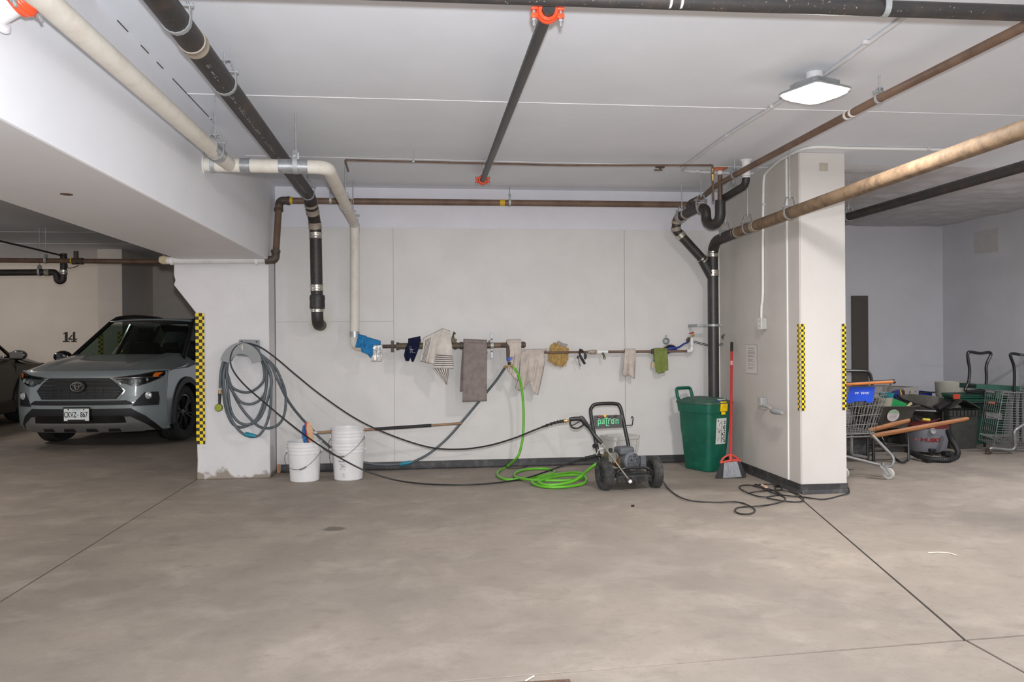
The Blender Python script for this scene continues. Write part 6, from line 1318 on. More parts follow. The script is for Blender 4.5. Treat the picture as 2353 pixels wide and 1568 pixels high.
# ================================================================ cars
M_PAINT = mat('grey_green_car_paint', (134, 142, 144), .38, .1, var=.02, coat=.6)
M_PAINT2 = mat('dark_car_paint', (27, 28, 29), .4, .1, var=.02, coat=.4)
M_CLAD = mat('black_cladding', (20, 20, 21), .55, var=.2, scale=30)
M_GLOSSB = mat('gloss_black', (12, 12, 13), .2, coat=.4)
M_GRILLE = mat('grille_bars', (52, 53, 55), .3, .5)
M_SKID = mat('silver_skid', (140, 140, 138), .35, .5, var=.05)
M_REFL = mat('lamp_reflector', (196, 198, 200), .3, .35, var=.25, scale=60)
M_CHROME = mat('chrome', (200, 200, 200), .12, 1.0, var=0)
M_CARGL = glassy('car_window_glass', (.42, .52, .47))
M_LAMPGL = glassy('headlamp_glass', (.85, .86, .86))
M_AMBER = mat('amber_lens', (230, 110, 20), .25, coat=.4)
M_INT = mat('dark_interior', (34, 34, 35), .8, var=.2)
M_LIGHTINT = mat('grey_interior', (120, 120, 118), .8, var=.1)
M_CTYRE = mat('car_tyre', (44, 43, 42), .85, var=.12, scale=30)
def prof_y(z):
    T = [(.18, .16), (.22, .10), (.30, .03), (.42, .0), (.58, .0), (.62, .01), (.72, .02), (.86, .035), (.93, .06), (.96, .10), (1.0, .17)]
    if z <= T[0][0]: return T[0][1]
    for (a, b), (c, d) in zip(T, T[1:]):
        if z <= c: return b + (d - b) * (z - a) / (c - a)
    return T[-1][1]
def fy(x, z): return .34 * (abs(x) / .925) ** 3.4 + prof_y(z)
def ruled(rows, off, thick, nu=10, sub=3):
    """a patch on the car's nose: rows of (z, x left, x right)"""
    R = []
    for (z0, a0, b0), (z1, a1, b1) in zip(rows, rows[1:]):
        for k in range(sub): t_ = k / sub; R.append((z0 + (z1 - z0) * t_, a0 + (a1 - a0) * t_, b0 + (b1 - b0) * t_))
    R.append(rows[-1]); m = MB(); n = nu + 1
    fr = [[V((a + (b - a) * i / nu, fy(a + (b - a) * i / nu, z) - off, z)) for i in range(n)] for z, a, b in R]
    bk = [[p + V((0, thick, 0)) for p in r_] for r_ in fr]
    m.loft(fr, cap=False, ring_closed=False)
    edge = fr[0] + [r_[-1] for r_ in fr[1:]] + fr[-1][::-1][1:] + [r_[0] for r_ in fr[::-1]][1:-1]
    ebk = bk[0] + [r_[-1] for r_ in bk[1:]] + bk[-1][::-1][1:] + [r_[0] for r_ in bk[::-1]][1:-1]
    m.loft([edge, ebk], cap=False); return m
def car_body(t, paint, wheelR=.365, arch=True):
    WB = 2.69; yf, yr = .95, .95 + WB; HW = .925
    m = MB(); m.grid(lambda u, v: (-HW + 2 * HW * u, fy(-HW + 2 * HW * u, .22 + .74 * v), .22 + .74 * v), 36, 20); 
    def hood(u, v):
        x = (-1 + 2 * u) * HW; y0 = fy(x, .96); y = y0 + (1.28 - y0) * v; a = abs(x); z = .96 + .15 * v ** .8 + .035 * (1 - (a / HW) ** 2) * min(1, v * 3) + (.018 if .50 < a < .74 else 0) * min(1, v * 4) - .11 * max(0, (a - .70) / .225) ** 2 * min(1, .2 + v * 1.2)
        return (x, y, z)
    m.grid(hood, 40, 12)
    def sidez(v): return .30 + v * .72
    def sidef(s):
        def f(u, v):
            y = .34 + u * 4.05; k_ = min(1, max(0, (u - .12) / .14)); k_ = k_ * k_ * (3 - 2 * k_); z = .26 + (.675 + .06 * min(1, u * 6) + .055 * k_) * v
            bul = .02 * math.sin(PI * min(1, v * 1.1)); tail = max(0, (u - .9) / .1) ** 2 * .12
            return (s * (HW - .014 - .012 * k_ + bul * .8 - tail - (.03 * k_ * max(0, (v - .8) / .2))), y, z)
        return f
    hole = lambda p: math.hypot(p.y - yf, p.z - wheelR) < .43 or math.hypot(p.y - yr, p.z - wheelR) < .43
    for s in (1, -1): m.grid(sidef(s), 90, 24, skip=hole)
    # rear wall, belt shelf
    m.grid(lambda u, v: (-.85 + 1.7 * u, 4.42 - .25 * max(0, v - .55), .3 + 1.25 * v), 6, 6)
    b = m.build('body_shell', paint, t, smooth=50, fixn=False)
    m = MB(); m.span((-.86, .4, .2), (.86, 4.3, .27)); m.build('underbody', M_CLAD, t)
    # roof and pillars
    m = MB(); m.grid(lambda u, v: ((-1 + 2 * u) * (.60 - .03 * v), 1.98 + 2.2 * v, 1.575 + .05 * math.sin(PI * min(1, .15 + v * .75)) + .03 * (1 - (2 * u - 1) ** 2) - .12 * max(0, v - .8)), 12, 10); m.build('roof', paint, t, smooth=60, solid=.02, fixn=False)
    return yf, yr
def glasshouse(t, paint):
    m = MB(); m.grid(lambda u, v: ((-1 + 2 * u) * (.755 - .165 * v), 1.22 + .76 * v - .10 * (1 - (2 * u - 1) ** 2) * (1 - .3 * v), 1.085 + .49 * v), 12, 8); m.build('windshield', M_CARGL, t, smooth=60, fixn=False)
    for s in (1, -1):
        m = MB(); m.tube([(s * .80, 1.12, 1.03), (s * .76, 1.26, 1.10), (s * .60, 1.98, 1.585)], [.04, .033, .028], 8); m.build('a_pillar', M_GLOSSB, t)
        m = MB(); m.grid(lambda u, v: (s * (.865 - .24 * v), 1.45 + (2.55) * u + .45 * v * (1 - u) * 1.1, 1.05 + .50 * v), 8, 4, skip=lambda p: 2.58 < p.y < 2.72); m.build('side_window', M_CARGL, t, fixn=False)
        for yq in (2.62, 3.55): m = MB(); m.tube([(s * .865, yq, 1.04), (s * .62, yq + .05, 1.57)], .035, 8); m.build('door_pillar', M_GLOSSB, t)
        m = MB(); m.tube([(s * .87, 1.32, 1.045), (s * .875, 2.6, 1.05), (s * .86, 4.2, 1.10)], .018, 8); m.build('belt_trim', M_GLOSSB, t)
    m = MB(); m.span((-.74, 1.22, .98), (.74, 1.62, 1.07)); m.box((.0, 1.5, 1.075), (.5, .2, .04)); m.build('dashboard', M_INT, t, bevel=.03)
    for s in (1, -1):
        m = MB(); m.box((s * .38, 2.25, .72), (.5, .5, .2)); m.box((s * .38, 2.52, 1.02), (.46, .14, .55), Matrix.Rotation(-.2, 3, 'X')); m.build('front_seat', M_INT, t, bevel=.05)
        m = MB(); m.box((s * .38, 2.60, 1.39), (.26, .09, .17)); m.build('headrest', M_LIGHTINT if s > 0 else M_INT, t, bevel=.035)
        m = MB(); m.box((s * .36, 3.45, 1.22), (.24, .09, .14)); m.build('headrest', M_INT, t, bevel=.03)
    m = MB(); m.box((0, 3.42, .95), (1.3, .16, .55), Matrix.Rotation(-.2, 3, 'X')); m.build('rear_seat', M_INT, t, bevel=.05)
    c = V((.40, 1.68, 1.02)); m = MB(); m.tube([c + Matrix.Rotation(-.5, 3, 'X') @ V((.19 * math.cos(a), 0, .19 * math.sin(a))) for a in [2 * PI * k / 24 for k in range(24)]], .016, 8, closed=True); m.box(c, (.16, .05, .09)); m.box(c + V((0, 0, -.05)), (.36, .02, .03)); m.build('steering_wheel', M_INT, t)
    m = MB(); m.box((0, 1.80, 1.47), (.22, .03, .06)); m.build('rear_view_mirror', M_GLOSSB, t, bevel=.01)
    m = MB(); m.box((.36, 1.93, 1.50), (.40, .02, .13), Matrix.Rotation(.7, 3, 'X')); m.build('sun_visor', M_LIGHTINT, t, bevel=.008)
def car_wheel(t, x, y, R, s, steer=0):
    ax = V((1, steer, 0)).normalized(); c = V((x, y, R)); wd = .225; h = wd / 2
    m = MB(); m.lathe([(R * .66, -h * .8), (R * .74, -h), (R * .9, -h), (R * .985, -h * .8), (R, -h * .55), (R, h * .55), (R * .985, h * .8), (R * .9, h), (R * .74, h), (R * .66, h * .8)], c, ax, 48, cap=False)
    w = m.build('wheel', M_CTYRE, t)
    m = MB(); q = V((0, 0, 1)).rotation_difference(ax)
    for zz_ in (-.5, -.17, .17, .5): m.lathe([(R * 1.001, h * zz_ - .005), (R * 1.0035, h * zz_ - .004), (R * 1.0035, h * zz_ + .004), (R * 1.001, h * zz_ + .005)], c, ax, 48, cap=False)
    o = m.build('tread_grooves', M_CLAD, w); o['kind'] = 'stuff'
    m = MB(); m.lathe([(R * .67, -h * .8), (R * .64, -h * .78), (R * .62, h * .8), (R * .67, h * .8)], c, ax, 32, cap=False)
    for k in range(6):
        a = 2 * PI * k / 6 + .3
        for da in (-.13, .13): p0, p1 = q @ V((.05 * math.cos(a), .05 * math.sin(a), s * h * .62)), q @ V((R * .645 * math.cos(a + da), R * .645 * math.sin(a + da), s * h * .75)); m.cyl(c + p0, c + p1, .016, 6)
    m.lathe([(0, s * h * .68), (.06, s * h * .66), (.065, s * h * .5), (0, s * h * .45)], c, ax, 16, cap=False); m.build('rim', M_GLOSSB, w)
    m = MB(); m.cyl(c - ax * .09, c + ax * .06, R * .6, 20); m.build('brake_drum', M_CLAD, w)
def arches(t, R, ys):
    for s in (1, -1):
        for y in ys:
            m = MB(); A, B, C_, D_ = [], [], [], []
            for k in range(25):
                a = math.radians(-12 + 204 * k / 24); ca, sa = math.cos(a), math.sin(a)
                A.append(V((s * .885, y + .395 * ca, R + .395 * sa))); B.append(V((s * .945, y + .40 * ca, R + .40 * sa))); C_.append(V((s * .942, y + .475 * ca, R + .475 * sa))); D_.append(V((s * .88, y + .485 * ca, R + .485 * sa)))
            m.loft([A, B, C_, D_], cap=False, wrap=True, ring_closed=False); m.build('arch_cladding', M_CLAD, t)
            m = MB(); m.lathe([(.40, -.12), (.40, .11), (.0, .11)], (s * .77, y, R + .06), (-s, 0, 0), 32, cap=False); m.build('wheel_well', M_CLAD, t)
        m = MB(); m.span((s * .86, .95 + .46, .2), (s * .935, .95 + 2.69 - .46, .40)); m.build('sill_cladding', M_CLAD, t, bevel=.02)
c0 = at(180, 1036, Z=0)
cf = Frame((c0.x, c0.y, 0), math.radians(-6.6))
t = thing('grey_car', 'grey green sport utility car with black grille parked facing out behind the left pillar', 'car', frame=cf)
yf_, yr_ = car_body(t, M_PAINT); glasshouse(t, M_PAINT)
RW = .365
arches(t, RW, (yf_, yr_))
for s in (1, -1):
    car_wheel(t, s * .80, yf_, RW, s, steer=.0); car_wheel(t, s * .80, yr_, RW, s)
# nose details
ruled([(.605, -.47, .47), (.715, -.545, .545), (.80, -.47, .47), (.882, -.375, .375)], .012, .05).build('grille_surround', M_PAINT, t, smooth=45, bevel=.006)
ruled([(.615, -.45, .45), (.715, -.525, .525), (.80, -.455, .455), (.872, -.365, .365)], .018, .03).build('grille_insert', M_CLAD, t, smooth=45)
def wide(z): 
    T = [(.615, .45), (.715, .525), (.80, .455), (.872, .365)]
    for (a, b), (c, d) in zip(T, T[1:]):
        if z <= c: return b + (d - b) * (z - a) / (c - a)
    return .36
for z in (.645, .675, .705, .745, .785, .83):
    w2 = wide(z) - .02
    ruled([(z - .006, -w2, w2), (z + .006, -w2, w2)], .026, .02, 16).build('grille_slat', M_GRILLE if z < .76 else M_GLOSSB, t, smooth=45)
for x in (-.30, -.20, -.10, .0, .10, .20, .30): ruled([(.632, x - .004, x + .004), (.76, x - .004, x + .004)], .024, .02, 2).build('grille_mullion', M_CLAD, t)
for s in (1, -1): ruled([(.63, *sorted((s * .38, s * .44))), (.72, *sorted((s * .40, s * .50)))], .022, .02, 3).build('grille_corner', M_CLAD, t)
# emblem: three ovals on a black plaque
def oval(cx_, cz, a, b, r_, off=.034): return [V((cx_ + a * math.cos(q), fy(cx_, cz) - off, cz + b * math.sin(q))) for q in [2 * PI * k / 28 for k in range(28)]]
m = MB(); m.loft([oval(0, .770, .105, .078, 0, .028), oval(0, .770, .10, .073, 0, .040)]); em = m.build('emblem_plaque', M_GLOSSB, t)
for a, b, cz in ((.078, .054, .770), (.024, .046, .778), (.052, .020, .795)): m = MB(); m.tube(oval(0, cz, a, b, 0, .043), .0052, 6, closed=True); m.build('emblem_oval', M_CHROME, em)
# lower intake, skid, plates
ruled([(.545, -.62, .62), (.575, -.60, .60), (.598, -.55, .55)], .012, .03, 16).build('intake_strip', M_CLAD, t, smooth=45)
for k in range(9): x = -.44 + k * .11; ruled([(.572, x - .035, x + .03), (.579, x - .035, x + .035)], .016, .01, 3).build('strip_louvre', M_GRILLE, t)
ruled([(.21, -.86, .86), (.30, -.82, .82), (.40, -.74, .74), (.50, -.60, .60)], .006, .03, 20).build('lower_cladding', M_CLAD, t, smooth=45)
ruled([(.335, -.52, .52), (.375, -.56, .56), (.415, -.50, .50)], .012, .02, 16).build('lower_grille', M_GLOSSB, t, smooth=45)
for z in (.35, .375, .40): ruled([(z - .003, -.49, .49), (z + .003, -.49, .49)], .018, .012, 14).build('lower_slat', M_GRILLE, t)
ruled([(.205, -.70, .70), (.26, -.66, .66), (.325, -.56, .56)], .022, .04, 16).build('skid_plate', M_SKID, t, smooth=45, bevel=.008)
for s in (1, -1): ruled([(.215, *sorted((s * .68, s * .80))), (.30, *sorted((s * .56, s * .74))), (.40, *sorted((s * .54, s * .60)))], .020, .03, 5).build('skid_wing', M_SKID, t, smooth=45, bevel=.006)
for x in (-.40, -.135, .135, .40): ruled([(.215, x - .07, x + .07), (.255, x - .06, x + .06)], .034, .02, 3).build('skid_slot', M_GRILLE, t, smooth=45, bevel=.004)
pz = .435
m = MB(); yv = fy(0, pz) - .035; m.span((-.162, yv, pz - .09), (.162, yv + .012, pz + .09)); pf = m.build('plate_frame', M_CLAD, t, bevel=.004)
M_PLATE = mat('licence_plate', (236, 240, 236), .35, var=.02); M_PLTXT = mat('plate_ink', (28, 40, 62), .5); M_PLTB = mat('plate_pale_blue', (150, 186, 206), .5)
m = MB(); m.span((-.150, yv - .003, pz - .073), (.150, yv, pz + .073)); lp = m.build('licence_plate', M_PLATE, t, bevel=.003)
lettering('plate_number', 'CKVZ', .094, (-.073, yv - .0045, pz - .002), (1, 0, 0), (0, 0, 1), M_PLTXT, lp, .0012, .62)
lettering('plate_number', '867', .094, (.092, yv - .0045, pz - .002), (1, 0, 0), (0, 0, 1), M_PLTXT, lp, .0012, .62)
m = MB(); m.lathe([(0, 0), (.011, 0), (.011, .001), (0, .001)], (.018, yv - .0045, pz - .006), (0, -1, 0), 10); m.build('plate_crown', M_PLTB, lp)
lettering('plate_heading', 'ONTARIO', .026, (0, yv - .0045, pz + .059), (1, 0, 0), (0, 0, 1), M_PLTB, lp, 0, .9)
m = MB(); m.span((-.105, yv - .007, pz - .093), (.105, yv - .002, pz - .057)); m.build('dealer_tab', M_GLOSSB, pf, bevel=.002)
lettering('dealer_lettering', 'ESSONS TOYOTA', .021, (0, yv - .0082, pz - .076), (1, 0, 0), (0, 0, 1), M_GRILLE, pf, .0003, 1.0)
for x in (-.095, .09): m = MB(); m.cyl((x, yv - .006, pz + .062), (x, yv - .002, pz + .062), .008, 8); m.build('plate_screw', M_CLAD, pf)
# lamps
for s in (1, -1):
    so = lambda a, b: (min(s * a, s * b), max(s * a, s * b))
    ruled([(.765, *so(.60, .665)), (.80, *so(.53, .76)), (.845, *so(.44, .85)), (.875, *so(.405, .885)), (.905, *so(.66, .905)), (.945, *so(.83, .915))], .004, .03, 12).build('headlight_bowl', M_GLOSSB, t, smooth=45)
    hl = ruled([(.770, *so(.60, .66)), (.80, *so(.535, .75)), (.845, *so(.45, .84)), (.87, *so(.42, .875)), (.90, *so(.68, .895))], .016, .004, 12).build('headlight_lens', M_LAMPGL, t, smooth=45)
    for k, x in enumerate((.60, .67, .74)): z = .815 + .012 * k; m = MB(); m.lathe([(0, -.004), (.026, -.010), (.03, .0), (.03, .01)], (s * x, fy(x, z) - .010, z), (0, -1, 0), 14, cap=False); m.build('reflector', M_REFL, hl)
    ruled([(.80, *so(.50, .55)), (.835, *so(.47, .56))], .012, .006, 3).build('turn_lens', M_AMBER if False else M_GRILLE, hl)
    ruled([(.872, *so(.80, .84)), (.90, *so(.80, .86)), (.925, *so(.82, .885))], .016, .01, 4).build('side_marker', M_AMBER, hl)
    ruled([(.855, *so(.40, .41)), (.868, *so(.40, .88)), (.876, *so(.42, .88))], .014, .012, 10).build('light_strip', M_CHROME, hl)
    ruled([(.525, *so(.615, .86)), (.60, *so(.66, .865)), (.69, *so(.73, .85))], .008, .03, 8).build('fog_housing', M_CLAD, t, smooth=45)
    z = .648; x = .765; m = MB(); m.lathe([(.044, -.012), (.044, .006), (.042, .010), (.03, .016), (0, .019)], (s * x, fy(x, z) - .010, z), (s * .2, -1, 0), 18, cap=False); m.build('fog_lamp', M_REFL, t)
    for k in range(2): z = .555 + .03 * k; ruled([(z, *so(.68, .845)), (z + .01, *so(.68, .845))], .016, .01, 6).build('fog_louvre', M_GRILLE, t)
    m = MB(); rings = []
    for k, r_ in ((0, .05), (.02, .072), (.07, .085), (.12, .075), (.15, .05)): rings.append([V((s * (.965 + .02 + r_ * 1.45 * math.cos(a)), 1.42 + k - .06, 1.11 + r_ * math.sin(a))) for a in [2 * PI * q / 14 for q in range(14)]])
    m.loft(rings); m.build('door_mirror', M_GLOSSB, t); m = MB(); m.cyl((s * .80, 1.45, 1.045), (s * .92, 1.44, 1.07), .022, 8); m.build('mirror_stalk', M_GLOSSB, t)
    m = MB(); m.tube(catmull([(s * .585, 2.0, 1.60), (s * .60, 2.25, 1.66), (s * .60, 2.9, 1.70), (s * .58, 3.6, 1.68), (s * .56, 3.9, 1.62)], 4), .030, 8); m.build('roof_rail', M_GLOSSB, t)
m = MB(); m.grid(lambda u, v: ((-1 + 2 * u) * .72, fy((-1 + 2 * u) * .72, .96) - .001 + .006 * v, .962 - .004 * v), 20, 1); m.build('hood_gap', M_CLAD, t, fixn=False)
m = MB(); m.span((-.74, 1.13, 1.075), (.74, 1.21, 1.10)); m.build('wiper_cowl', M_CLAD, t, bevel=.01)
for x in (-.4, .25): m = MB(); m.tube([(x, 1.18, 1.105), (x + .1, 1.24, 1.12), (x + .55, 1.20, 1.115)], .007, 6); m.build('wiper', M_CLAD, t)
# second car: dark, nose in, at the left edge
df = Frame((-7.35, 14.95, 0), math.radians(180))
t = thing('dark_car', 'dark charcoal car at the left edge, mostly out of view beyond the grey car', 'car', frame=df)
yf_, yr_ = car_body(t, M_PAINT2); glasshouse(t, M_PAINT2); arches(t, RW, (yf_, yr_))
for s in (1, -1):
    for y in (yf_, yr_): car_wheel(t, s * .80, y, RW, s)
    m = MB(); rings = []
    for k, r_ in ((0, .05), (.02, .075), (.07, .085), (.12, .075), (.16, .045)): rings.append([V((s * (.985 + r_ * 1.5 * math.cos(a)), 1.50 - k, 1.11 + r_ * math.sin(a))) for a in [2 * PI * q / 14 for q in range(14)]])
    m.loft(rings); m.build('door_mirror', M_GLOSSB, t); m = MB(); m.cyl((s * .80, 1.45, 1.045), (s * .92, 1.44, 1.07), .022, 8); m.build('mirror_stalk', M_GLOSSB, t)
    m = MB(); m.box((s * .985, 1.508, 1.11), (.2, .004, .11)); m.build('mirror_glass', M_CHROME, t, bevel=.001)
    m = MB(); m.box((s * .905, 1.36, .72), (.012, .006, .55)); m.build('door_gap', M_CLAD, t)
# ================================================================ storage corner
M_CARTW = mat('cart_wire', (150, 150, 148), .4, .6, var=.1)
M_CARTT = mat('cart_tube', (140, 140, 138), .35, .6, var=.1, scale=20)
M_ORB = mat('faded_orange_grip', (196, 112, 44), .5, var=.12, scale=20); M_BLUEF = mat('bright_blue_plastic_flap', (24, 70, 190), .4, var=.06)
M_WHEELW = mat('pale_caster', (186, 184, 178), .6, var=.1)
M_POLY = mat('dark_grey_poly', (66, 63, 58), .65, var=.15, scale=10, bump=.2)
M_WOODH = mat('orange_brown_wood', (160, 104, 60), .55, var=.2, scale=9, rgb2=(128, 82, 48), stretch=(.5, 6, 6))
M_TOTE = mat('charcoal_tote', (54, 54, 50), .7, var=.15, scale=14, bump=.3); M_DGREEN = mat('dark_green_tote', (10, 64, 50), .5, var=.15, scale=6); M_MGREEN = mat('muted_green_paint', (50, 92, 78), .6, var=.12, scale=8)
M_VAC = mat('grey_vac_drum', (112, 112, 118), .5, var=.05); M_REDV = mat('dark_red_vac_plastic', (96, 24, 26), .45); M_REDT = mat('red_print', (168, 40, 32), .5)
M_ORT = mat('orange_red_plastic', (190, 62, 44), .5); M_CREAM = mat('cream_bucket', (182, 178, 164), .5, var=.06)
# brown panel leaning on the back wall
t0 = ats([(1957, 680), (1994, 680), (1994, 930), (1957, 930)], Y=10.18)
m = MB(); a, b_ = t0[0], t0[1]; m.span((a.x, 10.17, .0), (b_.x, 10.197, a.z)); tag(m.build('brown_panel', mat('dark_brown_panel', (78, 70, 64), .6, var=.05), bevel=.003), 'tall narrow dark brown panel against the storage back wall', 'panel')
# ---- shopping cart in front
t = thing('shopping_cart', 'wire shopping cart with a bright blue flap and orange grip, beside the white column', 'shopping cart', (4.0, 7.1, 0))
def wires(m, A, B, C_, D_, n, k, r=.0028):
    """a wire panel with corners A B (top) C D (bottom, C under A)"""
    for i in range(n + 1): m.cyl(V(A).lerp(V(B), i / n), V(C_).lerp(V(D_), i / n), r, 5)
    for j in range(k + 1): m.cyl(V(A).lerp(V(C_), j / k), V(B).lerp(V(D_), j / k), r * 1.25, 5)
Yr = 6.92
A, B = at(1925, 896, Y=Yr), at(2046, 886, Y=Yr); Cq, Dq = at(1925, 1000, Y=Yr + .05), at(2009, 996, Y=Yr + .05)
fw = .78
A2, B2, C2, D2 = A + V((.08, fw, -.06)), B + V((-.10, fw, -.06)), Cq + V((.06, fw, .06)), Dq + V((-.02, fw, .06))
m = MB(); wires(m, A, B, Cq, Dq, 15, 5); o = m.build('rear_gate', M_CARTW, t); o['kind'] = 'stuff'
m = MB(); wires(m, B, B2, Dq, D2, 12, 6); o = m.build('basket_side', M_CARTW, t); o['kind'] = 'stuff'
m = MB(); wires(m, A, A2, Cq, C2, 12, 6); o = m.build('basket_side', M_CARTW, t); o['kind'] = 'stuff'
m = MB(); wires(m, A2, B2, C2, D2, 9, 6); o = m.build('basket_front', M_CARTW, t); o['kind'] = 'stuff'
m = MB(); wires(m, Cq, Dq, C2, D2, 9, 10); o = m.build('basket_floor', M_CARTW, t); o['kind'] = 'stuff'
m = MB(); m.tube([A, B, B2, A2], .0055, 8, closed=True); m.tube([Cq, Dq, D2, C2], .0055, 8, closed=True); m.build('basket_rim', M_CARTT, t)
a, b_ = at(1930, 884.5, Y=6.86), at(2056, 877.5, Y=6.86)
m = MB(); m.cyl(a, lerp(a, b_, .985), .0135, 12); m.build('grip', M_ORB, t)
m = MB(); m.tube([a + V((0, .006, .007)), b_ + V((0, .006, .007))], .014, 12); m.cyl(lerp(a, b_, .97), b_, .018, 12); m.build('handle_bar', M_BLACKM, t)
for p, q in ((lerp(a, b_, .92), B), (lerp(a, b_, .1), A)): m = MB(); m.cyl(p, q, .006, 8); m.build('handle_bracket', M_CARTT, t)
fl_ = ats([(1953, 890), (2011, 889.5), (2005, 926), (1992, 926), (1990, 922), (1960, 924), (1958, 927), (1945, 927)], Y=6.905)
m = MB(); m.slab(fl_, (0, .006, 0)); fp_ = m.build('seat_flap', M_BLUEF, t, bevel=.002)
m = MB()
for x0 in (1966, 1980, 1990):
    for k in range(2): m.tube([at(x0 + k * 4.5, 901.5, Y=6.903), at(x0 + k * 4.5 - 1.8, 904, Y=6.903), at(x0 + k * 4.5 + .4, 906.5, Y=6.903)], .0022, 5); m.tube([at(x0 + k * 4.5, 906, Y=6.903), at(x0 + k * 4.5 + 2.4, 902, Y=6.903)], .0018, 5)
o = m.build('flap_print', M_WBOX, fp_, smooth=0); o['kind'] = 'stuff'
m = MB(); m.tube(fillet([at(2004, 1000, Y=6.98), at(2056, 1054, Y=6.90), at(2048, 1076, Y=6.88), at(1940, 1048, Y=7.02)], [.07, .07], 6), .0145, 12); m.build('chassis_tube', M_CARTT, t)
m = MB(); m.tube(fillet([at(1957, 1001, Y=7.02), at(1956.5, 1045, Y=7.05), at(1990, 1051, Y=7.3)], .05, 6), .0135, 12); m.build('chassis_tube', M_CARTT, t)
m = MB(); m.cyl(at(1925, 1005.5, Y=7.0), at(2004, 1003, Y=7.0), .008, 8); m.build('cross_bar', M_CARTT, t)
def caster(c, r=.052):
    m = MB(); m.lathe([(0, -.016), (r * .5, -.018), (r * .55, -.012), (r * .8, -.014), (r, -.010), (r, .010), (r * .8, .014), (r * .55, .012), (r * .5, .018), (0, .016)], c, (1, .5, 0), 22); m.build('caster_wheel', M_WHEELW, t)
    m = MB(); m.slab([c + V((-.03, -.03, -.01)), c + V((.0, -.015, -.01)), c + V((-.02, .05, r + .025)), c + V((-.09, .0, r + .025))], (.02, -.008, 0)); m.cyl(c + V((-.04, .02, r + .02)), c + V((-.04, .02, r + .05)), .018, 10); m.build('caster_fork', M_CARTT, t)
c = at(2042, 1102, Z=0); caster(V((c.x, c.y, .052)))
c = at(1941, 1100, Z=0); caster(V((c.x - .01, c.y, .052))); caster(V((c.x - .02, c.y + .75, .052))); caster(V((4.15, c.y + .75, .052)))
# ---- wheelbarrows
def barrow(label, ctr, yaw, L, W, H, z0, wood, legs=True):
    fr = Frame(ctr, math.radians(yaw)); t = thing('wheelbarrow', label, 'wheelbarrow', frame=fr)
    def ring(l, w_, z, rad, dx=0): return [V((p.x + dx, p.y, z)) for p in rrect(l, w_, rad, z, 5)]
    m = MB(); m.loft([ring(L * .55, W * .55, z0, .08, .05), ring(L * .86, W * .84, z0 + H * .75, .12), ring(L, W, z0 + H * .97, .14, -.02), ring(L * 1.03, W * 1.03, z0 + H * .97, .14, -.02), ring(L * 1.03, W * 1.03, z0 + H, .14, -.02), ring(L * .98, W * .98, z0 + H, .14, -.02), ring(L * .82, W * .80, z0 + H * .72, .11), ring(L * .5, W * .5, z0 + .02, .07, .05)]); m.build('tray', M_POLY, t)
    return t, fr
t, fr = barrow('nearer wheelbarrow with a round white sticker on its dark tray, holding small buckets', (at(2042, 1060, Z=0).x, 7.95, 0), 0, .66, .56, .24, .345, True)
yf_ = -.24
c = fr.px(2051.5, 955, y=-.235); m = MB(); m.lathe([(0, 0), (.066, 0), (.066, .002), (0, .002)], c + V((0, -.006, 0)), V((0, -1, -.32)), 30); st = m.build('round_sticker', mat('round_sticker_white', (184, 176, 176), .5), t)
m = MB(); dz = V((0, -.32, 1)).normalized() * -1; n_ = V((0, -1, -.32)).normalized(); up = V((0, -.32, 1)).normalized()
for k, (w__, z) in enumerate(((.05, .03), (.08, .012), (.075, 0), (.08, -.012), (.07, -.024))): m.box(c + n_ * .009 + up * z + V((0, 0, 0)), (w__, .001, .003))
o = m.build('sticker_lines', M_INK, st, smooth=0); o['kind'] = 'stuff'
m = MB(); n = 14; pts = [(.064 * math.cos(a), .064 * math.sin(a)) for a in [math.radians(25 + 130 * k / n) for k in range(n + 1)]]; m.prism(pts, c + n_ * .0085, (1, 0, 0), up, n_ * .001); m.build('sticker_green_band', mat('sticker_pale_green', (130, 160, 128), .5), st, smooth=0)
def wood(t, a, b_, h=.042, w_=.035):
    a, b_ = V(a), V(b_); d_ = (b_ - a).normalized(); sd = V((0, 0, 1)).cross(d_).normalized(); up = d_.cross(sd); m = MB(); rings = []
    for p, k in ((a, 1), (lerp(a, b_, .55), 1), (lerp(a, b_, .93), .8), (lerp(a, b_, .985), .75), (b_, .45)): rings.append([p + sd * w_ / 2 * k * math.cos(q) * 1.2 + up * h / 2 * k * math.sin(q) * 1.2 for q in [2 * PI * (i + .5) / 8 for i in range(8)]])
    m.loft(rings); m.build('wooden_handle', M_WOODH, t, smooth=50)
wood(t, fr.px(1996, 990, y=-.30), fr.px(2091, 965.5, y=-.37)); wood(t, fr.px(2000, 1003, y=-.36), fr.px(2226, 962, y=-.46))
m = MB(); P = [fr.px(2079, 985, y=-.33), fr.px(2086, 1000, y=-.33), fr.px(2088, 1050, y=-.35), fr.px(2083, 1060, y=-.36), fr.px(2066, 1061, y=-.33), fr.px(2050, 1046, y=-.2), fr.px(2028, 1010, y=-.1), fr.px(2020, 990, y=-.05)]
m.tube(catmull(P, 4), .0125, 10); m.build('leg', M_BLACKM, t)
m = MB(); m.tube([fr.px(1994, 990, y=-.2), fr.px(1994, 1058, y=-.2)], .0145, 10); m.build('leg', M_BLACKM, t)
m = MB(); m.cyl(fr.px(1994, 1026, y=-.2), fr.px(2086, 1024, y=-.34), .014, 10); m.cyl(fr.px(1994, 1036, y=-.1), fr.px(2070, 1036, y=-.1), .012, 10); m.build('leg_brace', M_BLACKM, t)
cw = fr.px(1966, 1048, y=.1)
tyre(t, (cw.x, cw.y, .19), (.15, 1, 0), .19, .09, knob=False)
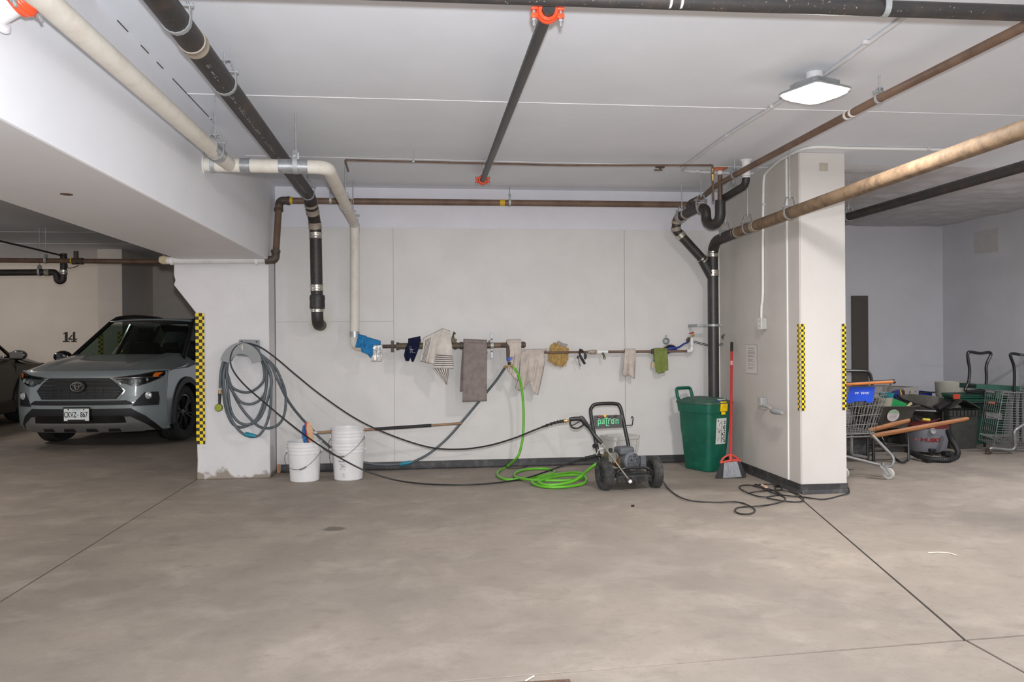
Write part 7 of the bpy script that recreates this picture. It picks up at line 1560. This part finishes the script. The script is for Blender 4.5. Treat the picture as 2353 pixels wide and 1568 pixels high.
# things in the tray
def tub(name, label, cat, px, py, Y, w_, h, m_, r2=.8, n=20, sq=False):
    c = at(px, py, Y=Y); m = MB()
    if sq: m.loft([[V((c.x + p.x, c.y + p.y, c.z + z)) for p in rrect(w_ * k, w_ * k * .7, .02, 0, 3)] for z, k in ((0, r2), (h, 1), (h, .93), (h * .3, r2 * .9))])
    else: m.lathe([(w_ / 2 * r2, 0), (w_ / 2, h), (w_ / 2 - .006, h), (w_ / 2 * r2 - .006, .01)], c, n=n, cap=False); m.lathe([(w_ / 2 * r2 - .004, .008), (0, .008)], c, n=n, cap=False)
    return tag(m.build(name, m_), label, cat)
tub('teal_tub', 'teal blue bowl stacked in the nearer wheelbarrow behind the wire cart', 'bowl', 2037, 918, 7.95, .16, .07, mat('teal_bowl_plastic', (36, 116, 130), .45), .75)
tub('beige_tub', 'beige plastic tub inside the nearer wheelbarrow under the teal bowl', 'tub', 2032, 938, 7.86, .17, .11, mat('beige_plastic', (150, 146, 128), .55), .8)
c = at(2068, 936, Y=7.9)
m = MB(); m.slab(ats([(2043, 936), (2052, 915), (2083, 928), (2088, 936)], Y=7.84), (0, .16, 0)); tag(m.build('green_dustpan', mat('bright_green_plastic', (14, 128, 66), .4), bevel=.004), 'bright green plastic dustpan lying in the nearer wheelbarrow', 'dustpan')
m = MB(); m.tube(ats([(2085, 935), (2094, 926.5)], Y=7.83), [.014, .0145], 10); m.cyl(at(2094, 926.5, Y=7.815), at(2094, 926.5, Y=7.80), .005, 8); tag(m.build('garden_trowel', mat('cream_plastic', (196, 184, 140), .5)), 'cream handled garden trowel sticking out of the nearer wheelbarrow', 'trowel')
t = thing('wheelbarrow', 'farther wheelbarrow with an empty dark tray tipped toward the viewer', 'wheelbarrow', (5.0, 8.8, 0))
rim = [(2062, 909), (2090, 906), (2130, 908), (2165, 914), (2190, 922), (2180, 930), (2160, 940), (2152, 943), (2135, 937), (2100, 926), (2075, 919)]
yv = [8.7, 8.9, 8.95, 8.9, 8.8, 8.65, 8.55, 8.5, 8.5, 8.52, 8.6]
R0 = [at(a, b, Y=y) for (a, b), y in zip(rim, yv)]; cc = sum(R0, V((0, 0, 0))) / len(R0)
R1_ = [lerp(p, cc, .35) + V((0, .10, -.10)) for p in R0]; Ro = [lerp(p, cc, -.02) + V((0, .01, -.02)) for p in R0]; R2_ = [lerp(p, cc, .34) + V((0, .13, -.13)) for p in R0]
m = MB(); m.loft([R1_, R0, Ro, R2_]); m.build('tray', mat('faded_grey_poly', (92, 88, 80), .65, var=.15, scale=8), t, smooth=60)
m = MB(); m.tube(catmull(R0[6:] + R0[:1], 3), .014, 8); m.build('tray_rim', M_BLACKM, t)
m = MB(); m.tube([at(2155, 942, Y=8.45), at(2200, 919, Y=8.7)], .02, 8); m.tube([at(2090, 944, Y=8.5), at(2150, 946, Y=8.4)], .022, 8); m.build('frame_tube', M_BLACKM, t)
for px in (2096, 2166): p = at(px, 946, Y=8.62); m = MB(); m.cyl(p, (p.x, p.y, .0), .013, 8); m.build('leg', M_BLACKM, t)
# cartons and crates behind
c = at(2071, 914, Y=9.2)
t = thing('carton', 'white printed carton box lying on the pile behind the wheelbarrows', 'box', c)
M_CART = mat('white_carton', (172, 166, 160), .7, var=.04); z0 = c.z
m = MB(); bx = MB(); Rz = Matrix.Rotation(.35, 3, 'Z'); m.box(c + V((.03, .06, .055)), (.27, .30, .15), Rz); m.build('box', M_CART, t, bevel=.003)
m = MB()
for k in range(3): m.box(c + V((.03, .06, .131)) + Rz @ V((-.06 + k * .055, 0, 0)), (.022, .26, .0015), Rz)
m.box(c + V((.03, .06, .07)) + Rz @ V((-.03, -.1505, .0)), (.03, .0015, .03), Rz); m.box(c + V((.03, .06, .055)) + Rz @ V((.07, -.1505, .02)), (.02, .0015, .02), Rz); o = m.build('carton_print', M_INK, t, smooth=0); o['kind'] = 'stuff'
cb_ = MB(); cb_.box(c + V((-.02, .1, -.03 - z0 / 2 + .02)), (.4, .35, max(.1, z0 - .04))); tag(cb_.build('support_crate', M_TOTE, bevel=.01), 'dark crate under the white carton, mostly hidden by the nearer wheelbarrow', 'crate')
c = at(2062, 916, Y=8.95); m = MB(); m.box(c + V((0, 0, .04)), (.085, .06, .11), Matrix.Rotation(-.25, 3, 'Y')); q = thing('small_box', 'small blue and yellow printed box tucked beside the white carton', 'box', c); m.build('box', mat('navy_box', (30, 50, 128), .5), q, bevel=.002)
m = MB(); m.box(c + V((.033, -.003, .045)), (.016, .06, .112), Matrix.Rotation(-.25, 3, 'Y')); m.build('yellow_edge', M_YTAPE, q); m = MB(); m.box(c + V((.058, -.01, .05)), (.036, .05, .09), Matrix.Rotation(-.1, 3, 'Y')); m.build('dark_label', mat('dark_maroon_print', (60, 26, 30), .5), q)
c = at(2114, 912, Y=9.6); t = thing('blue_crate', 'blue plastic crate with a ribbed rim behind the farther wheelbarrow', 'crate', (c.x, c.y, 0))
m = MB(); m.loft([[V((c.x + p.x, c.y + p.y, z)) for p in rrect(.17 * k, .26 * k, .015, 0, 3)] for z, k in ((.02, .85), (c.z + .045, 1), (c.z + .07, 1.0), (c.z + .07, .94), (.05, .8))]); m.build('crate_body', mat('royal_blue_plastic', (24, 44, 128), .45), t)
m = MB(); m.box((c.x + .02, c.y - .13, c.z + .064), (.22, .02, .014)); m.build('crate_lip', M_TOTE, t, bevel=.003)
tub('cream_bucket', 'cream plastic bucket against the storage wall behind the hand truck', 'bucket', 2190, 960, 9.35, .41, .45, M_CREAM, .84, 30)
c = at(2190, 960, Y=9.35)
m = MB(); m.lathe([(.15, .0), (.15, -c.z + .001)], c, n=24); tag(m.build('bucket_stand', M_TOTE), 'dark round drum under the cream bucket, mostly hidden', 'drum')
# ---- shop vacuum
vc = at(2130, 1047, Z=0); vc.y += .17; vr = (at(2172, 1000, Y=vc.y) - at(2087, 1000, Y=vc.y)).length / 2 * .97
vx = at(2130, 1000, Y=vc.y).x
t = thing('shop_vacuum', 'grey drum shop vacuum with a dark red lid and black hose under the wooden handles', 'vacuum', (vx, vc.y, 0))
zt_ = at(2130, 981, Y=vc.y - .1).z
m = MB(); m.lathe([(vr * .86, .03), (vr * .9, .05), (vr, zt_ * .55), (vr * 1.02, zt_), (0, zt_)], (vx, vc.y, 0), n=36); vb = m.build('drum', M_VAC, t)
m = MB(); m.lathe([(vr * 1.05, zt_ - .01), (vr * 1.05, zt_ + .018), (vr * .9, zt_ + .03), (vr * .5, zt_ + .04), (0, zt_ + .042)], (vx, vc.y, 0), n=36); m.build('lid', M_REDV, t)
m = MB(); c = at(2142, 991, Y=vc.y - vr * .98); m.lathe([(.017, -.01), (.032, -.012), (.034, .02), (.03, .024), (.02, .012), (0, .008)], c, (0.05, -1, 0), 20); m.build('hose_port', M_PLAST, t)
cl = at(2143.5, 1012.5, Y=vc.y - vr * 1.0)
m = MB(); vs_, fs_ = text('HUSKY', .056, .001, .0022, 1.05); m.add([V((cl.x + p.x, 0, cl.z + p.y)) for p in vs_], fs_)
for p in m.v: dx = (p.x - vx); p.y = vc.y - math.sqrt(max(0, (vr * 1.014) ** 2 - dx * dx)) - .0015 - p.y * 0
m.build('brand_lettering', M_REDT, vb, smooth=0, fixn=False)
m = MB()
for dx, dz, w_, h_ in ((-.0, 0, .03, .010), (-.004, 0, .010, .034)): 
    x = cl.x - .118 + dx; m.box((x, vc.y - math.sqrt(max(0, (vr * 1.014) ** 2 - (x - vx) ** 2)) - .002, cl.z), (w_, .002, h_), Matrix.Rotation(.15 if w_ < .02 else 0, 3, 'Y') @ Matrix.Rotation(-.5, 3, 'Z'))
m.build('brand_mark', M_REDT, vb, smooth=0)
m = MB(); P = [at(2178, 990, Y=8.0), at(2186, 1010, Y=7.9), at(2196, 1026, Y=7.85), at(2201, 1040, Y=7.82), at(2196, 1052, Y=7.8), at(2180, 1057, Z=.03), at(2155, 1057, Z=.03), at(2128, 1054, Z=.035), at(2108, 1047, Z=.05), at(2094, 1040, Y=7.95)]
pth = catmull(P, 6); m.tube(pth, .026, 12)
for k in range(1, len(pth) - 1): d_ = (pth[k + 1] - pth[k]).normalized(); m.cyl(pth[k] - d_ * .004, pth[k] + d_ * .004, .0295, 10)
m.build('vacuum_hose', M_BLACK, t)
m = MB(); m.tube([at(2105, 1043, Y=7.9), at(2118, 1052, Y=7.75), at(2137, 1063, Y=7.62)], [.024, .026, .026], 10); m.build('floor_wand', M_BLKP, t)
for a in (20, 160, 250): m = MB(); p = V((vx + vr * .95 * math.cos(math.radians(a)), vc.y + vr * .95 * math.sin(math.radians(a)), .03)); m.lathe([(0, -.015), (.028, -.015), (.028, .015), (0, .015)], p, (0, 1, 0), 12); m.box(p + V((0, 0, .03)), (.06, .06, .03)); m.build('caster', M_BLKP, t, bevel=.004)
m = MB(); m.box(at(2178, 1043, Y=8.0), (.10, .10, .05)); m.build('crevice_tool', M_BLKP, t, bevel=.01)
# tools on the barrow frame
m = MB(); m.tube(ats([(2120, 964), (2136, 965.5)], Y=7.75), [.012, .014], 10); tag(m.build('yellow_screwdriver', mat('yellow_plastic_tool', (206, 176, 60), .45)), 'yellow screwdriver lying above the long wooden handle', 'screwdriver')
m = MB(); m.tube(catmull(ats([(2104, 962), (2115, 967), (2130, 969), (2148, 967), (2160, 962)], Y=7.8), 4), .006, 6); tag(m.build('loose_rope', mat('dark_red_cord', (88, 30, 26), .7)), 'loose dark red rope draped above the shop vacuum', 'rope')
# ---- totes and bins
def tote(label, px0, px1, pyt, Y, depth, m_, cat='tote', name='plastic_tote', lidm=None, k=.86):
    a, b_ = at(px0, pyt, Y=Y), at(px1, pyt, Y=Y); cx_ = (a.x + b_.x) / 2; W = b_.x - a.x; zt_ = a.z
    t = thing(name, label, cat, (cx_, Y + depth / 2, 0))
    m = MB(); m.loft([[V((cx_ + p.x, Y + depth / 2 + p.y, z)) for p in rrect(W * q, depth * q, .04, 0, 4)] for z, q in ((.003, k), (zt_ - .07, .97), (zt_ - .065, 1.03), (zt_, 1.04), (zt_, .98), (zt_ - .05, .94))]); m.build('tote_body', m_, t)
    return t, (cx_, W, zt_)
tt, (cx_, W, zt_) = tote('large charcoal plastic tote with open folded lid right of the shop vacuum', 2184, 2254, 944, 8.5, .32, M_TOTE)
for s in (-1, 1): m = MB(); m.slab([(cx_ + s * W * .5, 8.5, zt_ + .01), (cx_ + s * W * .08, 8.52, zt_ + .10), (cx_ + s * W * .08, 8.80, zt_ + .10), (cx_ + s * W * .5, 8.82, zt_ + .01)], (0, 0, .015)); m.build('lid_flap', M_TOTE, tt, bevel=.003)
m = MB()
for k in range(8): m.box((cx_ - W * .42 + k * W * .12, 8.485, zt_ - .03), (.012, .02, .06))
m.build('rim_rib', M_TOTE, tt, bevel=.003)['kind'] = 'stuff'
bt, _ = tote('low charcoal plastic tote behind the shop vacuum', 2092, 2176, 953, 8.75, .3, M_TOTE)
gt, (cx2, W2, zt2_) = tote('dark green plastic tote with scuffed tape behind the second wire cart', 2238, 2316, 930, 8.86, .24, M_DGREEN)
m = MB(); m.slab(ats([(2264, 946), (2303, 950), (2303, 966), (2267, 961)], Y=8.85), (0, -.002, 0)); m.build('scuffed_tape', mat('scuffed_white_tape', (150, 152, 150), .7, var=.3, scale=40), gt, smooth=0)
t = thing('folded_cover', 'pile of folded dark green tarpaulin resting on the totes', 'tarpaulin', at(2240, 915, Y=9.0))
for k, (x0, x1, y0, y1, yy) in enumerate(((2192, 2318, 911, 916, 8.62), (2190, 2300, 906, 911, 8.66), (2196, 2320, 917, 924, 8.6))):
    m = MB(); a, b_, c_, d_ = ats([(x0, y0 + 1), (x1, y0), (x1, y1), (x0, y1 + 1)], Y=yy); m.slab([a, b_, c_, d_], (0, .22, .01)); m.build('fold', M_DGREEN if k != 1 else M_MGREEN, t, bevel=.008)
m = MB(); m.slab(ats([(2188, 907), (2204, 906), (2204, 917), (2189, 918)], Y=8.60), (0, -.02, 0)); tag(m.build('red_clip', M_ORT, bevel=.004), 'red plastic clip on the end of the folded green tarpaulin', 'clip')
m = MB(); m.slab(ats([(2266, 926), (2272, 923), (2285, 923.5), (2284, 929), (2272, 929)], Y=8.57), (0, -.02, 0)); tag(m.build('orange_clip', mat('orange_plastic', (200, 84, 34), .5), bevel=.004), 'small orange plastic clip below the green folds', 'clip')
# ---- hand trucks with black loop handles and a green deck board
def truck(label, pts, Y, n):
    t = thing('hand_truck', label, 'hand truck', at(pts[0][0], 905, Y=Y))
    m = MB(); m.tube(catmull(ats(pts, Y=Y), 5), .0165, 10); m.build('loop_handle', M_BLACKM, t); return t
h1 = truck('black loop handled hand truck with a green deck, standing in front of the cream bucket', [(2266, 884), (2267, 866), (2266, 845), (2270, 830), (2277, 815), (2272, 810), (2252, 812), (2230, 809), (2224, 813), (2225, 830), (2228, 848), (2226, 876), (2219, 892), (2219, 898), (2228, 900), (2250, 898), (2262, 899)], 8.6, 0)
m = MB(); m.slab(ats([(2244, 883), (2340, 888.5), (2366, 890), (2366, 901), (2340, 899), (2244, 894)], Y=8.58), (0, .30, 0)); m.build('deck_board', M_MGREEN, h1, bevel=.004)
m = MB(); m.cyl(at(2226, 886, Y=8.6), at(2262, 888, Y=8.6), .015, 8); m.build('cross_bar', M_BLACKM, h1)
m = MB(); m.slab(ats([(2290, 899), (2301, 899), (2301, 918), (2290, 917)], Y=8.57), (0, .03, 0)); m.build('deck_post', M_MGREEN, h1)
for px in (2262, 2345): p = at(px, 898, Y=8.62); m = MB(); m.cyl(p, (p.x, 8.62, .0), .014, 8); m.build('leg', M_BLACKM, h1)
h2 = truck('black loop handle of a second hand truck at the far edge of the storage corner', [(2330, 900), (2331, 880), (2331, 855), (2329, 838), (2323, 822), (2322, 815), (2330, 813), (2350, 816), (2380, 815), (2384, 830), (2382, 900)], 8.54, 1)
m = MB(); p = at(2331, 898, Y=8.54); m.cyl(p, (p.x, 8.54, 0), .016, 8); m.build('leg', M_BLACKM, h2)
m = MB(); p = at(2382, 898, Y=8.54); m.cyl(p, (p.x, 8.54, 0), .016, 8); m.build('leg', M_BLACKM, h2)
h3 = truck('black bent tube handle of a hand truck standing behind the near shopping cart', [(1930, 905), (1931, 870), (1933, 858), (1940, 853), (1985, 853), (1996, 857), (2001, 866), (2005, 890), (2006, 910)], 7.72, 2)
for px in (1930, 2006): p = at(px, 905, Y=7.72); m = MB(); m.cyl(p, (p.x, 7.72, 0), .0165, 8); m.build('leg', M_BLACKM, h3)
# ---- second wire cart at the right edge
t = thing('shopping_cart', 'second wire shopping cart at the far edge of the storage corner', 'shopping cart', at(2330, 1044, Z=0))
Y2 = 8.15
A, B, Cq, Dq = at(2305, 902, Y=Y2), at(2420, 905, Y=Y2), at(2283, 1026, Y=Y2 + .02), at(2420, 1032, Y=Y2 + .02)
m = MB(); wires(m, A, B, Cq, Dq, 9, 22, .0026); o = m.build('basket_front', M_CARTW, t); o['kind'] = 'stuff'
m = MB(); E_, F_ = A + V((.06, .34, .01)), Cq + V((.08, .34, .03)); wires(m, A, E_, Cq, F_, 8, 8); o = m.build('basket_side', M_CARTW, t); o['kind'] = 'stuff'
m = MB(); wires(m, Cq, Dq, F_, Dq + V((0, .34, .03)), 8, 5); o = m.build('basket_floor', M_CARTW, t); o['kind'] = 'stuff'
m = MB(); wires(m, at(2345, 815, Y=Y2 - .02), at(2420, 815, Y=Y2 - .02), at(2344, 902, Y=Y2), at(2420, 904, Y=Y2), 5, 24, .0026); o = m.build('rear_gate', M_CARTW, t); o['kind'] = 'stuff'
m = MB(); m.tube([A, B], .006, 8); m.tube([A, Cq], .005, 8); m.build('basket_rim', M_CARTT, t)
m = MB(); m.tube(fillet([at(2271, 1042, Y=Y2 - .08), at(2275, 1030, Y=Y2 - .08), at(2334, 1036, Y=Y2 - .1), at(2330, 990, Y=Y2 - .12), at(2365, 968, Y=Y2 - .12)], [.03, .06, .06], 5), .0185, 12); m.build('chassis_tube', M_CARTT, t)
m = MB(); m.cyl(at(2335, 1034, Y=Y2), at(2420, 1036, Y=Y2), .008, 8); m.build('cross_bar', M_CARTT, t)
c = at(2270, 1046, Z=0); m = MB(); m.lathe([(0, -.014), (.034, -.014), (.034, .014), (0, .014)], (at(2271, 1042, Y=Y2 - .08).x, Y2 - .08, .036), (1, .3, 0), 14); m.build('caster_wheel', M_FITTING, t)
m = MB(); rnd = random.Random(9)
for k in range(12): a = at(2258 + rnd.uniform(-8, 10), 998 + rnd.uniform(-4, 4), Y=8.1); b_ = at(2330 + rnd.uniform(-20, 20), 1000 + rnd.uniform(0, 30), Y=8.1 + rnd.uniform(0, .1)); m.cyl(a, b_, .003, 5)
o = m.build('loose_rods', M_CARTW, t); o['kind'] = 'stuff'
